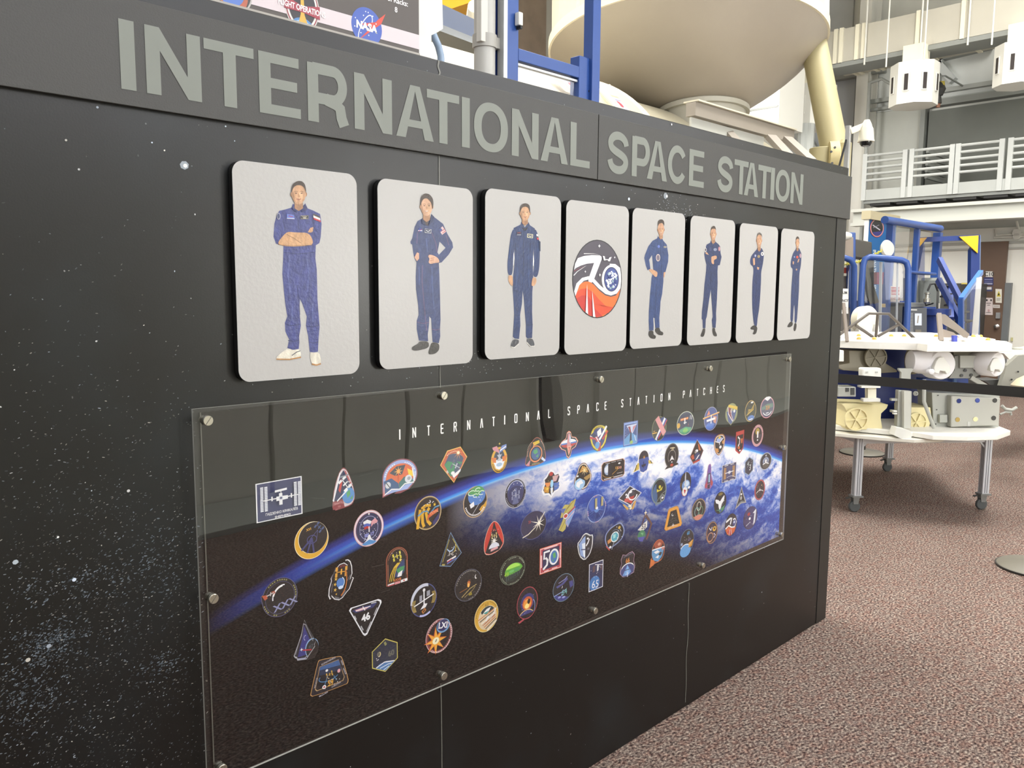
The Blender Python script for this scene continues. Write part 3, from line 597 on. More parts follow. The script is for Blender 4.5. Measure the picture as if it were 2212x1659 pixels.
# ------------------------------------------------------------------ patches poster behind acrylic
PY = -0.005; AY0, AY1 = -0.019, -0.025
def poster_mat():
    m = bpy.data.materials.new('earth_print'); m.use_nodes = True; nt = m.node_tree; b = nt.nodes['Principled BSDF']; N = nt.nodes.new; L = nt.links.new
    g = N('ShaderNodeNewGeometry')
    def M(op, a, bb=None, c=None, clamp=False):
        n = N('ShaderNodeMath'); n.operation = op; n.use_clamp = clamp
        for i, v in enumerate((a, bb, c)):
            if v is None: continue
            if isinstance(v, (int, float)): n.inputs[i].default_value = v
            else: L(v, n.inputs[i])
        return n.outputs[0]
    sep = N('ShaderNodeSeparateXYZ'); L(g.outputs['Position'], sep.inputs[0]); x, z = sep.outputs[0], sep.outputs[2]
    dx, dz = M('SUBTRACT', x, 1.959), M('SUBTRACT', z, -2.92)
    r = M('SUBTRACT', M('SQRT', M('ADD', M('MULTIPLY', dx, dx), M('MULTIPLY', dz, dz))), 4.0023)      # height above the printed limb
    # atmosphere outside the limb
    at_ = N('ShaderNodeValToRGB'); at_.color_ramp.interpolation = 'EASE'; e = at_.color_ramp.elements
    e[0].position = 0.0; e[0].color = lin('#9fd6f6'); e[1].position = 1.0; e[1].color = lin('#120f0e')
    for p, c in ((0.12, '#4a9ae6'), (0.3, '#3554b8'), (0.6, '#282f76')): k = e.new(p); k.color = lin(c)
    width = M('ADD', M('MULTIPLY', M('DIVIDE', M('SUBTRACT', x, 0.7), 1.1, clamp=True), 0.016), 0.036)
    L(M('DIVIDE', r, width, clamp=True), at_.inputs[0])
    # clouds on the globe
    mp = N('ShaderNodeMapping'); mp.inputs['Scale'].default_value = (1, 1, 1.6); L(g.outputs['Position'], mp.inputs[0])
    sw = N('ShaderNodeTexNoise'); sw.inputs['Scale'].default_value = 3.4; sw.inputs['Detail'].default_value = 9; sw.inputs['Roughness'].default_value = 0.62; sw.inputs['Distortion'].default_value = 1.6
    L(mp.outputs[0], sw.inputs['Vector'])
    s2 = N('ShaderNodeTexNoise'); s2.inputs['Scale'].default_value = 26; s2.inputs['Detail'].default_value = 6; s2.inputs['Roughness'].default_value = 0.7; s2.inputs['Distortion'].default_value = 0.8
    L(mp.outputs[0], s2.inputs['Vector'])
    # swirl rings about the storm centre
    ex, ez = M('SUBTRACT', x, 2.30), M('SUBTRACT', z, 0.93)
    rr = M('SQRT', M('ADD', M('MULTIPLY', ex, ex), M('MULTIPLY', M('MULTIPLY', ez, ez), 9.0)))
    sp = M('SINE', M('ADD', M('MULTIPLY', rr, 34.0), M('MULTIPLY', sw.outputs['Fac'], 14.0)))
    cl = M('ADD', M('MULTIPLY', sw.outputs['Fac'], 0.62), M('ADD', M('MULTIPLY', s2.outputs['Fac'], 0.38), M('MULTIPLY', sp, 0.035)))
    near = M('SUBTRACT', 1.0, M('DIVIDE', M('MULTIPLY', r, -1.0), 0.16, clamp=True))                # more cloud close to the limb
    cl = M('ADD', cl, M('MULTIPLY', near, 0.16))
    cr = N('ShaderNodeValToRGB'); e = cr.color_ramp.elements
    e[0].position = 0.44; e[0].color = lin('#2f50a8'); e[1].position = 0.66; e[1].color = lin('#f2f1f4')
    k = e.new(0.50); k.color = lin('#4c72c8'); k = e.new(0.56); k.color = lin('#a9b8e2')
    L(cl, cr.inputs[0])
    # the print fades into night towards the lower near corner
    dep = M('MULTIPLY', r, -1.0)
    lim = M('ADD', 0.09, M('MULTIPLY', M('MAXIMUM', M('SUBTRACT', x, 1.15), 0.0), 0.19))
    f = M('SUBTRACT', 1.0, M('DIVIDE', M('SUBTRACT', dep, M('MULTIPLY', lim, 0.32)), lim, clamp=True))
    f2 = M('MULTIPLY', M('POWER', f, 1.5), M('DIVIDE', M('SUBTRACT', x, 1.36), 0.5, clamp=True))
    fr = M('MULTIPLY', f2, 1.0, clamp=True)
    globe = N('ShaderNodeMix'); globe.data_type = 'RGBA'; L(fr, globe.inputs[0]); globe.inputs[6].default_value = lin('#14110f'); L(cr.outputs[0], globe.inputs[7])
    # deep blue tint where it fades
    tint = N('ShaderNodeMix'); tint.data_type = 'RGBA'; tint.blend_type = 'ADD'
    L(M('MULTIPLY', M('MULTIPLY', fr, M('SUBTRACT', 1.0, fr)), 1.1, clamp=True), tint.inputs[0]); L(globe.outputs[2], tint.inputs[6]); tint.inputs[7].default_value = lin('#1d2f8a')
    side = M('GREATER_THAN', r, 0.0)
    allm = N('ShaderNodeMix'); allm.data_type = 'RGBA'
    soft = M('DIVIDE', M('ADD', r, 0.004), 0.008, clamp=True); L(soft, allm.inputs[0]); L(tint.outputs[2], allm.inputs[6]); L(at_.outputs[0], allm.inputs[7])
    # glow line dims at the near end, inside the dark limb keep the glow's lower edge soft
    lowg = M('MULTIPLY', M('SUBTRACT', 1.0, M('DIVIDE', dep, 0.018, clamp=True)), M('SUBTRACT', 1.0, fr)); lowg = M('MULTIPLY', lowg, M('SUBTRACT', 1.0, soft))
    lg = N('ShaderNodeMix'); lg.data_type = 'RGBA'; L(lowg, lg.inputs[0]); L(allm.outputs[2], lg.inputs[6]); lg.inputs[7].default_value = lin('#3f6fc4')
    core = N('ShaderNodeMix'); core.data_type = 'RGBA'; core.blend_type = 'DARKEN'; L(M('SUBTRACT', 1.0, M('DIVIDE', M('SUBTRACT', x, 0.9), 0.4, clamp=True)), core.inputs[0]); L(lg.outputs[2], core.inputs[6]); core.inputs[7].default_value = lin('#3148a6')
    fin = N('ShaderNodeMix'); fin.data_type = 'RGBA'; L(M('DIVIDE', M('SUBTRACT', x, 0.69), 0.32, clamp=True), fin.inputs[0]); fin.inputs[6].default_value = lin('#120f0e'); L(core.outputs[2], fin.inputs[7])
    L(fin.outputs[2], b.inputs['Base Color'])
    b.inputs['Roughness'].default_value = 0.5; b.inputs['Specular IOR Level'].default_value = 0.1
    n2 = N('ShaderNodeTexNoise'); n2.inputs['Scale'].default_value = 190; L(g.outputs['Position'], n2.inputs['Vector'])
    bp = N('ShaderNodeBump'); bp.inputs['Strength'].default_value = 0.03; bp.inputs['Distance'].default_value = 0.003
    L(n2.outputs['Fac'], bp.inputs['Height']); L(bp.outputs[0], b.inputs['Normal'])
    return m
def acrylic_mat(name, gain=2.2, base=0.042, tint=1.0):
    m = bpy.data.materials.new(name); m.use_nodes = True; nt = m.node_tree; nt.nodes.clear(); N = nt.nodes.new; L = nt.links.new
    out = N('ShaderNodeOutputMaterial'); mix = N('ShaderNodeMixShader'); tr = N('ShaderNodeBsdfTransparent'); gl = N('ShaderNodeBsdfGlossy')
    tr.inputs[0].default_value = (tint, tint, tint, 1)
    gl.inputs['Roughness'].default_value = 0.012
    tc = N('ShaderNodeTexCoord'); n = N('ShaderNodeTexNoise'); n.inputs['Scale'].default_value = 1.7; L(tc.outputs['Object'], n.inputs['Vector'])
    bp = N('ShaderNodeBump'); bp.inputs['Strength'].default_value = 0.06; bp.inputs['Distance'].default_value = 0.05; L(n.outputs['Fac'], bp.inputs['Height']); L(bp.outputs[0], gl.inputs['Normal'])
    g = N('ShaderNodeNewGeometry'); dp = N('ShaderNodeVectorMath'); dp.operation = 'DOT_PRODUCT'; L(g.outputs['Incoming'], dp.inputs[0]); L(g.outputs['Normal'], dp.inputs[1])
    def M(op, a, b=None, clamp=False):
        k = N('ShaderNodeMath'); k.operation = op; k.use_clamp = clamp
        for i, v in enumerate((a, b)):
            if v is None: continue
            if isinstance(v, (int, float)): k.inputs[i].default_value = v
            else: L(v, k.inputs[i])
        return k.outputs[0]
    c = M('SUBTRACT', 1.0, M('ABSOLUTE', dp.outputs['Value']), True)
    sch = M('MULTIPLY', M('ADD', base, M('MULTIPLY', M('POWER', c, 5.0), 1-base)), gain, True)
    front = M('SUBTRACT', 1.0, g.outputs['Backfacing'])
    L(M('MULTIPLY', sch, front), mix.inputs[0]); L(tr.outputs[0], mix.inputs[1]); L(gl.outputs[0], mix.inputs[2]); L(mix.outputs[0], out.inputs[0])
    return m
X0, X1 = 0.679, 3.268; Z0, Z1 = 0.530, 1.349
poster = empty('patches_poster', ((X0+X1)/2, -0.012, Z0), 'wide poster of space station patches over the earth, behind a bolted acrylic sheet', 'poster')
MB().box((0.701, PY, Z0+.002), (X1-.004, -0.0006, Z1-.004)).build('print_panel', poster_mat(), poster)
def strip_at(x0, x1, y): return MB().box((x0, y-.001, Z0+.004), (x1, y, Z1-.004))
strip_at(.7010, .7034, PY-.0002).build('sheet_edge', mat('sheet_edge', '#56564f', .3), poster)
cs = [WY(*q, AY1) for q in ((416, 884), (1710, 764), (1693, 1165), (449, 1701))]; cz = [(p.x, p.z) for p in cs]
ac = MB()
A4 = [Vector((x, AY1, z)) for x, z in cz]; B4 = [Vector((x, AY0, z)) for x, z in cz]
vf = [ac.bm.verts.new(p) for p in A4]; vb = [ac.bm.verts.new(p) for p in B4]
ac.bm.faces.new(vf); ac.bm.faces.new(vb[::-1])
for i in range(4): ac.bm.faces.new((vf[i], vf[(i+1) % 4], vb[(i+1) % 4], vb[i])).material_index = 1
M_acr = acrylic_mat('clear_acrylic'); M_edge = mat('acrylic_edge', '#a8a8a2', 0.25)
ac.build('acrylic_cover', [M_acr, M_edge], poster)
M_steel = mat('brushed_steel', '#b9b5a8', 0.3, metal=1.0)
for px, py in ((450, 909), (960, 855), (1300, 820), (1536, 796), (1707, 776), (462, 1294), (481, 1662), (960, 1461), (1287, 1320), (1520, 1222), (1690, 1155), (1696, 967)):
    P = WY(px, py, -0.034); b = MB()
    b.lathe((P.x, AY1, P.z), (0, -1, 0), [(0, .0085), (.001, .0105), (.009, .0105), (.0102, .0096)], 24)
    b.lathe((P.x, -0.0055, P.z), (0, -1, 0), [(0, .0075), (.0125, .0075)], 16)
    so = b.build('standoff_screw', M_steel, poster, smooth=True)
    MB().beam((P.x-.006, AY1-.0103, P.z-.0075), (P.x+.006, AY1-.0103, P.z+.0075), .0012, .0008, up=(0, 1, 0)).build('slot', mat('slot_shade', '#5f5c52', .4), so)
# title
TPX = [863.4,894.6,925.7,955.3,983.3,1012.3,1040.3,1066,1090,1114.3,1139,1163,1186.8, 1228.6,1249.4,1269.8,1290.4,1308.3, 1344,1361.6,1379,1396,1412.5,1428.8,1445.8, 1477,1491.5,1506.5,1521,1535.7,1550,1563.4]
G = {'I': [[(.5,0),(.5,1)]], 'N': [[(0,0),(0,1)],[(0,.96),(1,.04)],[(1,0),(1,1)]], 'T': [[(.5,0),(.5,1)],[(-.05,.95),(1.05,.95)]], 'E': [[(1,.95),(0,.95),(0,.05),(1,.05)],[(0,.52),(.85,.52)]],
     'R': [[(0,0),(0,.95),(.9,.95),(.95,.55),(0,.5)],[(.6,.5),(1,0)]], 'A': [[(0,0),(.45,1)],[(.55,1),(1,0)]], 'O': [[(0,.05),(0,.95),(1,.95),(1,.05),(0,.05)]], 'L': [[(0,1),(0,.05),(1,.05)]],
     'S': [[(1,.78),(1,.95),(.05,.95),(.05,.6),(.95,.4),(.95,.05),(0,.05),(0,.22)]], 'P': [[(0,0),(0,.95),(1,.95),(1,.5),(0,.48)]], 'C': [[(1,.75),(1,.95),(0,.95),(0,.05),(1,.05),(1,.25)]], 'H': [[(0,0),(0,1)],[(1,0),(1,1)],[(0,.5),(1,.5)]]}
for ch, px in zip('INTERNATIONALSPACESTATIONPATCHES', TPX):
    cxp = WY(px, 938-(px-863)*.1406, PY).x; A = Art(lambda x, z, l: (x, PY-0.0003-l, z)); A.EPS = 0.00004; w_, h_, z_ = 0.0085, 0.0262, 1.2243-(px-863)*.0000135
    for st in G[ch]:
        if ch == 'I': A.poly([(cxp-.0022, z_), (cxp+.0022, z_), (cxp+.0022, z_+h_), (cxp-.0022, z_+h_)], '#f2f2f0', same=True)
        else:
            for (a, b), (c, d) in zip(st[:-1], st[1:]): A.stroke([(cxp+(a-.5)*w_, z_+b*h_), (cxp+(c-.5)*w_, z_+d*h_)], 0.0036, '#f2f2f0')
    A.build('title_letter', INK, poster)
# ------------------------------------------------------------------ the patches
PE = 0.00010
class Patch:
    def __init__(s, l, r, t, b, lab=None):
        cpx, cpy = (l+r)/2, (t+b)/2
        s.cx = WY(cpx, cpy, PY).x; s.cz = (WY(cpx, t, PY).z+WY(cpx, b, PY).z)/2
        s.hx = (WY(r, cpy, PY).x-WY(l, cpy, PY).x)/2; s.hz = (WY(cpx, t, PY).z-WY(cpx, b, PY).z)/2
        s.A = Art(lambda u, v, L: (s.cx+u*s.hx, PY-0.0004-L, s.cz+v*s.hz)); s.A.EPS = PE; s.lab = lab
        s.k = s.hz/s.hx
    def px(s, pts):
        o = []
        for a, b in pts: P = WY(a, b, PY); o.append(((P.x-s.cx)/s.hx, (P.z-s.cz)/s.hz))
        return o
    def e(s, x, y, rx, ry, c, a0=0, a1=360): s.A.ell(x, y, rx, ry, c, a0, a1); return s
    def o(s, x, y, rx, ry, w, c): s.A.ring(x, y, rx, ry, w, c); return s
    def p(s, pts, c): s.A.poly(chaikin(pts, 1) if 9 <= len(pts) < 14 else pts, c); return s
    def s_(s, pts, w, c, taper=False, closed=False): s.A.stroke(pts, w, c, taper=taper, closed=closed); return s
    def t(s, txt, x, y, h, c, rot=0, bold=0.02, sx=1.0): s.A.text(txt, x, y, h*s.hz, c, rot, bold, 1/s.hx, 1/s.hz, sx); return s
    def stars(s, n, c='#ffffff', r=.03, box=(-.6, .6, -.6, .6)):
        for _ in range(n): s.A.ell(random.uniform(box[0], box[1]), random.uniform(box[2], box[3]), r*s.k, r, c, same=True)
        return s
    def dash(s, rx, ry, w, segs, c, x=0, y=0):
        """arcs of tiny lettering round a rim, each broken into letter sized ticks"""
        for a0, a1 in segs:
            a = a0
            while a < a1:
                s.A.stroke([(x+rx*math.cos(math.radians(q)), y+ry*math.sin(math.radians(q))) for q in (a, a+5)], w, c, same=True); a += 8
        return s
    def iss(s, x, y, k, c, rot=0, c2=None):
        q, w = math.cos(math.radians(rot)), math.sin(math.radians(rot)); kx = k*s.k
        R = lambda pts, col: s.A.poly([(x+(a*q-b*w)*kx, y+(a*w+b*q)*k) for a, b in pts], col)
        for a in (-1, .62):
            for bb in (-.75, .12): R([(a, bb), (a+.38, bb), (a+.38, bb+.63), (a, bb+.63)], c2 or c)
        R([(-.85, -.06), (.85, -.06), (.85, .06), (-.85, .06)], c); R([(-.12, -.4), (.12, -.4), (.12, .45), (-.12, .45)], c)
        return s
    def arc(s, x, y, rx, ry, a0, a1, w, c): s.A.stroke([(x+rx*math.cos(math.radians(a0+(a1-a0)*i/20)), y+ry*math.sin(math.radians(a0+(a1-a0)*i/20))) for i in range(21)], w, c); return s
    def burst(s, x, y, r, n, c, r2=.3):
        pts = []
        for i in range(2*n):
            a = PI*i/n; rr = r if i % 2 == 0 else r*r2; pts.append((x+rr*s.k*math.cos(a), y+rr*math.sin(a)))
        s.A.poly(pts, c); return s
    def done(s):
        o = s.A.build('mission_patch', INK, poster)
        if s.lab: o['label'] = s.lab
        return o
def disc(l, r, t, b, rim, inner, w=.1, lab=None):
    q = Patch(l, r, t, b, lab); q.e(0, 0, 1, 1, rim); q.e(0, 0, 1-w, 1-w, inner); return q
WH = '#e9e9ec'; NV = '#262b52'; BK = '#161418'; GD = '#d8a43c'; BL = '#3f6fc0'; RD = '#b8342f'; GR = '#8d929a'
q = Patch(553.6, 653.6, 1036.4, 1120, 'square navy patch with a white station and Cyrillic names')
q.p([(-1,-1),(1,-1),(1,1),(-1,1)], '#e8e8ea').p([(-.95,-.95),(.95,-.95),(.95,.95),(-.95,.95)], '#2a2e5c')
for sx in (-.82, .60):
    for dx in (0, .16):
        for sy in (-.48, .16):
            q.p([(sx+dx,sy),(sx+dx+.13,sy),(sx+dx+.13,sy+.62),(sx+dx,sy+.62)], '#dfe0e6')
            for k in range(1, 8): q.s_([(sx+dx,sy+.62*k/8),(sx+dx+.13,sy+.62*k/8)], .018, '#5a5f86')
q.s_([(-.75,.11),(.75,.11)], .05, WH).p([(-.2,-.03),(.3,0),(.3,.18),(-.2,.2)], WH).p([(-.08,-.25),(.06,-.25),(.06,.35),(-.08,.35)], WH).e(0,.1,.09,.1,'#c9cad8').e(0,.1,.05,.05,'#3a3f6c').s_([(0,.3),(0,.5)],.03,WH)
q.p([(-.26,.43),(.26,.47),(.26,.58),(-.26,.54)], WH).p([(-.42,.02),(-.36,.02),(-.36,.25),(-.42,.25)], WH).p([(.42,.02),(.48,.02),(.48,.25),(.42,.25)], WH)
q.t('ГИДЗЕНКО КРИКАЛЁВ', .02, -.6, .2, WH, 0, .012, .9).t('SHEPHERD', .05, -.83, .115, WH, 0, .02, 1.2).done()
q = Patch(716.5, 767.5, 1008.7, 1099.8, 'tall rounded cone patch with a blue globe and flag stripes')
def cone(s): return [(-1*s,-1*s),(-.9*s,-.2*s),(-.6*s,.45*s),(-.3*s,.85*s),(0,1*s),(.3*s,.85*s),(.6*s,.45*s),(.9*s,-.15*s),(.98*s,-.55*s),(.75*s,-.85*s),(.3*s,-.93*s)]
q.p(cone(1), '#8f3f44').p(cone(.95), '#d8ccd0').p([(-.82,-.62),(-.75,-.1),(-.45,.5),(0,.85),(.5,.4),(.82,-.2),(.5,-.1),(-.2,-.62)], NV)
q.p([(.05,.85),(.2,.8),(.75,.05),(.6,.05)], '#b5555a').p([(-.85,-.55),(-.2,.8),(-.35,.75),(-.95,-.5)], '#eceaee').p([(-.45,-.05),(-.2,.5),(-.1,.3),(-.3,-.2)], RD)
q.p([(-.95,-.93),(.05,-.9),(-.1,-.5),(-.9,-.55)], '#8f3f44').t('SHATTLE', -.4, -.66, .1, '#c98a8c').t('ISS', -.4, -.82, .09, '#c98a8c').e(.38,-.38,.52,.38,'#4a86c4').p([(.2,-.25),(.5,-.1),(.55,-.35),(.3,-.5)], '#4f9a5c').p([(.5,-.55),(.75,-.4),(.7,-.6)], '#4f9a5c')
q.iss(.1,.2,.32,WH,-55).stars(16, WH, .022, (.2,.7,-.05,.3)).s_([(-.6,-.55),(.3,-.1)], .07, WH).s_([(-.3,.55),(.4,.62)], .06, GR).done()
q = Patch(635.9, 710.1, 1126.8, 1207, 'golden crescent ring patch numbered XVI')
q.e(0,0,1,1,'#f0e7c8').e(0,0,.97,.97,'#dba82e').e(.08,.13,.86,.85,'#efe6c8').e(.09,.13,.84,.835,'#1b1719').t('XVI', -.17,.62,.14,GD,8,.03).iss(.45,.62,.26,'#4b5f8c',-50).arc(0,.05,.28,.22,0,360,.04,'#4c4f86')
for a, b in ((-.62,-.42),(-.3,-.62),(.1,-.7)): q.s_([(.0,.12),(a,b)], .1, '#3f4174')
q.s_([(.35,.5),(-.1,.1)],.03,'#55588c').s_([(.35,.5),(.25,-.1)],.03,'#55588c').done()
q = disc(764, 829, 1101.8, 1180, '#dcb3b5', '#dfe2ee', .06, 'round pink rimmed patch reading ISS-17'); q.e(0,0,.89,.89,'#c98c92').e(0,0,.85,.85,NV).o(0,.02,.62,.66,.025,'#a9b0dc').stars(34, WH, .02)
q.p([(-.38,.42),(-.1,.5),(.18,.36),(.1,.22),(-.12,.3),(-.35,.28)], WH).p([(-.35,.28),(-.12,.3),(.1,.22),(.1,.1),(-.15,.15),(-.33,.12)], '#4a60b4').p([(-.33,.12),(-.15,.15),(.1,.1),(.05,-.05),(-.15,.02),(-.3,-.04)], RD).p([(.15,.35),(.4,.5),(.6,.3),(.5,.2),(.3,.2),(.15,.05)], '#d79aa0')
q.t('ISS-17', .02,-.35,.2,'#8f97da',4,.05).s_([(0,.1),(0,-.2)],.07,WH).p([(-.5,-.85),(-.15,-.6),(-.05,-.35),(.05,-.35),(.15,-.6),(.5,-.85),(.3,-.88),(-.3,-.88)], WH).p([(-.5,-.8),(0,-.62),(.5,-.8),(.3,-.9),(-.3,-.9)], '#4f8cc8').e(0,.8,.05,.05,WH).done()
q = Patch(826, 902.4, 991, 1067.6, 'rounded patch of an open book with an astronaut')
q.p([(-1,-1),(-1,.05)]+[(x,y) for x,y in arc2(0,.05,1,.95,180,-35,30)]+[(.5,-.8),(0,-.95),(-.35,-.9),(-.1,-.75)], '#8e4a55').p([(-.95,-.9),(-.95,.05)]+arc2(0,.05,.94,.88,180,-35,30)+[(.4,-.78),(0,-.8),(-.4,-.82)], '#9aabdd')
q.p([(-.85,-.2)]+arc2(0,.02,.78,.72,170,-30,30)+[(.5,-.5),(0,-.4)], '#d9683c').p([(-.6,.3),(-.2,.62),(.3,.62),(.1,.1),(-.3,.1)], '#3c4250').p([(.4,.4),(.7,.2),(.8,-.1),(.5,-.1)], '#efc83c').dash(.86,.8,.07,[(20,75),(110,170),(-28,5)], WH)
q.p([(-.92,-.1),(-.5,-.0),(-.12,-.35),(-.05,-.7),(-.4,-.6),(-.9,-.92)], '#31527f').p([(-.05,-.7),(-.1,-.35),(.2,-.05),(.62,-.05),(.78,-.5),(.3,-.5)], '#3c6f6c').s_([(-.92,-.88),(-.5,-.62),(-.05,-.7),(.25,-.45),(.78,-.45)], .07, WH)
q.p([(.66,.35),(.78,-.42),(.85,-.38),(.72,.38)], WH).p([(-.99,-.95),(-.88,-.2),(-.88,-.85)], '#d99090').e(.45,-.2,.2,.22,'#d9dce2').e(.48,-.18,.1,.1,'#9aa2ac').e(-.7,-.35,.15,.18,'#cfd3da').s_([(-.8,-.2),(-.6,-.5)],.04,BK).burst(-.12,.32,.3,8,'#efb060').p([(-.16,.2),(-.08,.2),(-.1,-.5)],'#d2562f').done()
q = Patch(950.8, 1009.4, 967, 1043, 'orange kite shaped patch')
kt = [(-1,.15),(-.48,.9),(.5,1),(1,.35),(0,-1)]
q.p(kt, '#e6b65c').p([(a*.94,b*.94) for a,b in kt], '#c25a38').p([(-.7,.12),(-.36,.65),(.4,.72),(.72,.3),(.35,-.4),(-.1,-.65)], '#43506e').p([(-.7,.12),(-.45,.3),(.1,.15),(0,-.5),(-.25,-.6)], '#3f8a5e').p([(.2,.2),(.65,.1),(.5,-.1)], '#3f8a5e').e(.32,.68,.12,.1,'#f8e9b0').burst(.32,.66,.4,10,'#d98a4c',.2).e(.32,.68,.1,.09,'#fdf6d8')
q.iss(.15,-.05,.36,'#b9bcc6',-30,'#5a5d74').e(-.1,-.42,.14,.1,WH).p([(-.15,-.55),(.5,-.25),(.45,-.4),(0,-.75)], WH).p([(-.05,-.72),(.35,-.5),(.2,-.7)], RD).dash(.83,.8,.04,[(60,130)],'#f3d9c0').t('ISS',-.5,-.3,.11,WH,-60).done()
q = Patch(1060, 1096, 955, 1021.7, 'slim golden oval patch with crossed flags')
q.e(0,-.15,1,.86,'#5c4a2a').e(0,-.15,.96,.83,'#dba62f').e(0,-.1,.66,.64,'#33384e').p([(-.66,-.25),(-.4,-.12),(.4,-.12),(.66,-.25),(.4,-.66),(0,-.78),(-.4,-.66)], '#e4e9f2').e(0,-.45,.35,.12,'#9fb4cc').p([(-.98,.1),(-.35,.02),(-.4,-.3),(-.75,-.25)], '#d2722e').p([(.98,.1),(.35,.02),(.4,-.3),(.75,-.25)], '#d2722e')
q.p([(-.85,.72),(-.3,.78),(0,.4),(-.02,.3),(-.75,.55)], '#cf8a96').p([(.85,.8),(.3,.75),(0,.4),(.02,.3),(.85,.55)], '#6b84c4').s_([(.05,.45),(.8,.66)],.08,WH).s_([(-.05,.36),(.0,.1)],.06,WH).burst(0,.9,.1,4,'#e8cf5e').p([(-.3,.2),(.3,.2),(.1,0),(.3,-.2),(-.3,-.2),(-.1,0)], '#b9bcc6').dash(.82,.74,.09,[(195,345)],'#4c3a1c',0,-.15).done()
q = disc(895, 953.4, 1071.7, 1143.8, '#c9b487', '#1c191a', .05, 'round black patch with yellow paths and TVYN lettering'); q.o(0,0,.93,.94,.03,'#8a6a34')
for k, (x0, x1) in enumerate(((-.62,-.82),(-.42,-.35),(-.15,.15))): q.s_([(x0+.05+k*.1,.3),(x0,0),((x0+x1)/2-.02,-.5),(x1+.05,-.82+.04*k)], .2, '#dca928')
q.s_([(-.5,.35),(-.2,.5),(.2,.45)],.12,'#dca928').s_([(-.4,.3),(-.1,.42),(.2,.36)],.05,'#dca928').s_([(-.75,-.05),(-.35,.15),(-.05,.12),(.1,-.1),(.5,.25),(.85,.3)], .09, '#5f92b8').burst(.48,.42,.13,5,'#e8c33c',.4).e(.1,.66,.09,.09,WH).e(.05,.68,.07,.08,'#1c191a').stars(7,WH,.03,(-.5,.5,.5,.75))
q.p([(.2,.02),(.75,.18),(.72,-.02),(0,-.32),(.05,-.5),(-.1,-.4),(0,-.1)], '#cf5c30').p([(.3,-.6),(.85,-.1),(.8,-.5),(.4,-.85)], '#2c2f68').t('TVYN', .42,-.05,.18,'#e7a078',12).done()
q = disc(1000.6, 1052.6, 1050, 1117.8, '#c4a582', '#17151a', .06, 'round patch with a swirling green and blue globe')
q.e(.12,.38,.72,.6,'#4f7fc4'); q.p(arc2(.12,.4,.7,.58,20,165,14)+[(-.2,.5),(.2,.3),(.5,.55)], '#4f9a58')
for a, b, c in ((-.3,.6,.3),(.2,.75,.2),(.5,.5,.24),(0,.4,.2)): q.arc(a,b,c,c*.5,20,300,.05,'#d9ecd6')
q.p([(.9,-.05),(.9,-.4),(.55,-.75),(.3,-.55),(.5,-.35),(.7,-.28)], '#c9982c').s_([(.3,-.15),(-.25,-.75)], .04, '#b9bcc6').p([(-.5,-.1),(-.15,.05),(-.1,-.25),(-.4,-.35)], WH).dash(.84,.84,.1,[(195,330)], WH).stars(10,WH,.02,(.0,.5,0,.3)).done()
q = disc(1090, 1136.6, 1033.8, 1097.3, '#b9bcc6', '#191820', .05, 'round dark patch with a blue night scene'); q.e(0,.03,.74,.78,'#3e4a80').arc(0,.05,.76,.8,20,160,.05,'#c7d2ee').e(0,-.1,.72,.62,'#2c3260').p([(-.1,.35),(.1,.35),(.16,-.2),(.3,-.7),(-.3,-.7),(-.16,-.2)], '#5c648c').iss(0,-.12,.38,'#9aa0b4',0,'#7d84a4').dash(.87,.87,.06,[(10,80),(100,170),(190,260),(280,350)], '#9a9dac').stars(9,WH,.03,(-.6,.6,.1,.7)).done()
q = Patch(1045, 1088.7, 1124.7, 1196.3, 'red pointed egg shaped patch numbered 34')
eg = [(-1,-.55),(-.95,-.1),(-.7,.45),(-.35,.85),(0,1),(.35,.85),(.7,.45),(.95,-.1),(1,-.5),(.7,-.8),(.2,-.95),(-.4,-1),(-.85,-.9)]
q.p(eg, '#e0b5a4').p([(a*.96,b*.965) for a,b in eg], '#c1382c').p([(-.02,.92),(.02,.92),(.35,.2),(.86,-.5),(.5,-.85),(-.4,-.93),(-.85,-.8),(-.35,.1)], '#18171e').t('34',-.02,.45,.15,'#c84836').burst(0,-.22,.3,9,'#dcd8c8').e(0,-.22,.1,.07,WH).iss(0,.1,.22,'#cdbb7c',4).p([(-.45,-.45),(-.2,-.3),(.2,-.32),(.45,-.45),(.5,-.6),(-.55,-.62)], '#d4d8e4').p([(-.35,-.66),(.35,-.58),(.35,-.72),(-.35,-.8)], '#d8a0a4').stars(14,WH,.018,(-.3,.5,-.6,.5)).done()
q = Patch(1133.9, 1179.8, 943.8, 1006, 'rounded triangular patch with a globe in an orange loop')
tr_ = [(-1,-.9),(-.9,-.3),(-.6,.35),(-.25,.85),(.1,1),(.5,.8),(.85,.1),(1,-.5),(.85,-.85),(0,-1)]
q.p(tr_, '#a85a4c').p([(a*.95,b*.95) for a,b in tr_], '#1f1a24').e(.02,-.18,.6,.58,'#e08a5c').e(.02,-.16,.52,.5,'#1f1a24').e(.02,-.16,.42,.42,'#39568c').p([(-.2,.1),(.1,.18),(.2,-.1),(-.05,-.2),(-.25,-.05)], '#4f9a64').p([(0,-.35),(.25,-.2),(.2,-.45)], '#4f9a64').p([(-.3,.65),(.3,.75),(.35,.55),(-.2,.4)], '#d8b838').p([(-.95,-.85),(-.5,-.5),(-.6,-.9)], '#cf8a96').p([(.6,-.45),(.95,-.75),(.8,-.82),(.5,-.6)], '#c8d4ee').t('EXPEDITION',0,-.85,.1,'#b0ae84').s_([(-.25,.35),(-.15,.6)],.08,'#e08a5c').dash(.8,.8,.06,[(120,200),(0,50)],'#b09a8c').done()
q = Patch(1207.4, 1249, 930.3, 990.5, 'orange edged cross shaped patch with a tricolour oval, numbered 7')
